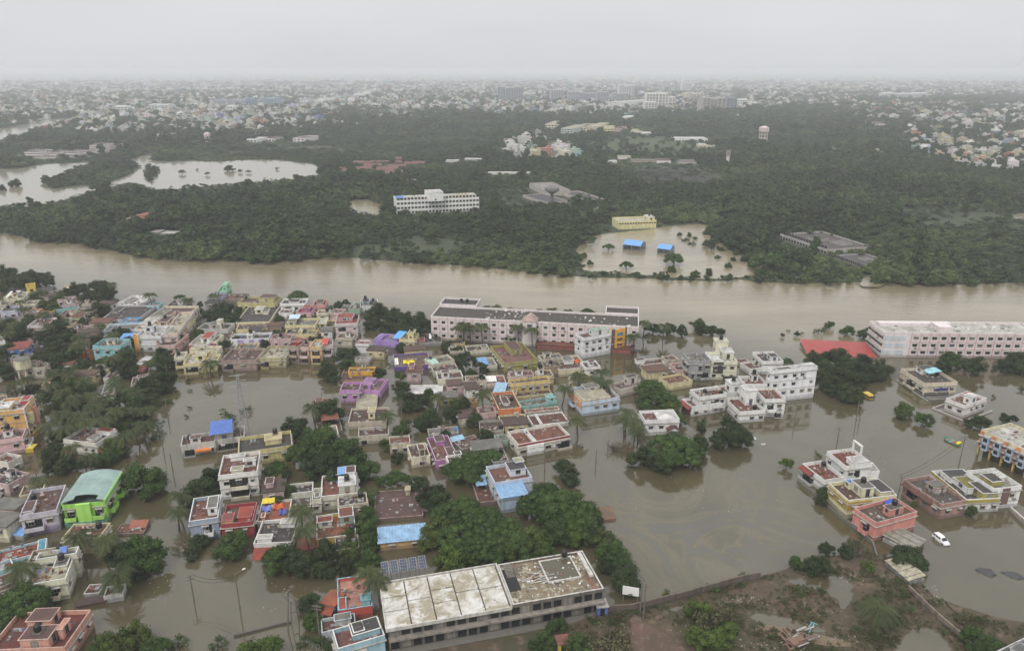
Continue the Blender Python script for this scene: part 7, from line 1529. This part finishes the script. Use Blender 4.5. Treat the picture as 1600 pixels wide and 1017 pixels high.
    scatter('north_bank_forest', FC, np.stack([X, Y, z], 1), r.uniform(0, 6.28, n), np.stack([d, d, hz], 1), vi, 'dense dark green forest covering the far bank of the river'); print('forest', n)
forest()
# undergrowth of the waste ground
SH_ = [crown_mesh('scrub', LEAF_DRY, 101, 7, 60, .05, 'sparse', False, 1.6), crown_mesh('scrub', LEAF, 102, 7, 60, .05, 'sparse', False, 1.6), crown_mesh('scrub', LEAF_DRY, 103, 5, 40, .05, 'sparse', False, 2.0)]
def grass_mesh(seed):
    r = random.Random(seed); mb = MB()
    for i in range(60): a = r.uniform(0, 6.3); q = r.uniform(0, .45); x, y = q*math.cos(a), q*math.sin(a); h = r.uniform(.15,.55); b = r.uniform(0,6.3); mb.poly([(x,y,0),(x+.04*math.cos(b),y+.04*math.sin(b),0),(x+.15*math.cos(b+1),y+.15*math.sin(b+1),h)], LEAF_DRY)
    return mb.mesh('grass_tuft')
SH_.append(grass_mesh(1))
def undergrowth():
    r = nrg; n = 9000; x = r.uniform(880, 1640, n); y = r.uniform(862, 1100, n); ok = inpoly(x, y, LAND) | inpoly(x, y, [(1490,955),(1600,975),(1640,1010),(1600,1040)])
    for p in PUD: ok &= ~inpoly(x, y, p)
    dens = .5+.5*np.sin(x*.045+2*np.sin(y*.06))*np.sin(y*.08); ok &= r.random(n) < .12+.75*dens
    ok &= ~inpoly(x, y, [(985,960),(1080,985),(1100,1060),(980,1060)])
    x, y, dens = x[ok], y[ok], dens[ok]; p = np.array([G(a, b, .36) for a, b in zip(x, y)]); m = len(p); s = r.uniform(.5, 1.6, m)*(.6+dens)
    scatter('undergrowth', SH_, p, r.uniform(0,6.28,m), np.stack([s, s, s*r.uniform(.5,1,m)], 1), r.choice([0,1,2,3], m, p=[.25,.15,.2,.4]), 'weeds and low scrub on the waste ground')
undergrowth()
# drifting rubbish and floating weed
def litter():
    r = random.Random(9); mb = MB(); ms = [wall_mat(GW, .3), wall_mat((.6,.58,.54), .2), plain('brown_litter', (.16,.12,.08), .9), plain('grey_litter', (.35,.33,.3), .9)]
    spots = [(205,678,8,5,40),(215,683,9,3,40),(243,682,16,3,60),(190,700,6,4,20),(300,858,14,8,50),(285,862,6,6,30),(1159,1010,60,8,0),(1092,965,24,6,60),(1160,940,40,10,60),(1400,900,26,10,60),(1340,900,40,20,60),(1250,960,60,20,60),(1450,930,18,26,70),(1500,985,12,18,50),(580,905,5,3,15),(930,880,14,26,30),(1165,685,8,4,12),(620,720,30,14,10),(370,830,50,60,30),(450,930,60,30,40),(240,900,40,60,40),(1050,760,140,60,45),(1330,720,80,40,30),(1080,985,30,10,30),(1300,1000,60,10,80),(1180,1010,80,8,80)]
    for (x, y, w, h, n) in spots:
        for _ in range(n):
            px_, py_ = r.gauss(x, w/2), r.gauss(y, h/2); g = G(px_, py_, 0)
            if in_house(g, .3): continue
            z = .36 if inpoly([px_],[py_],LAND)[0] else -.03
            s = r.uniform(.05, .2); a = r.uniform(0, 3); c, d_ = math.cos(a)*s, math.sin(a)*s; k = r.uniform(.3,1)
            mb.poly([(g.x-c,g.y-d_,z+.06),(g.x+d_*k,g.y-c*k,z+.07),(g.x+c,g.y+d_,z+.1),(g.x-d_*k,g.y+c*k,z+.08)], r.choice(ms))
    o = mb.build('floating_litter', None, kind='stuff'); o['label'] = 'scattered rubbish drifting on the water and ground'
litter()
# ------------------------------------------------------------------ haze
def haze():
    mb = MB(); m = bpy.data.materials.new('haze_air'); m.use_nodes = True; t = m.node_tree; t.nodes.clear(); out = t.nodes.new('ShaderNodeOutputMaterial'); v = t.nodes.new('ShaderNodeVolumePrincipled')
    v.inputs['Color'].default_value = (.90, .93, .96, 1); v.inputs['Density'].default_value = HAZE; v.inputs['Anisotropy'].default_value = 0.0
    t.links.new(v.outputs[0], out.inputs['Volume'])
    mb.box(-31000, 31000, -450, 31000, -5, 112, m); mb.build('haze', None, kind='stuff')
HAZE = 0.0002
haze()
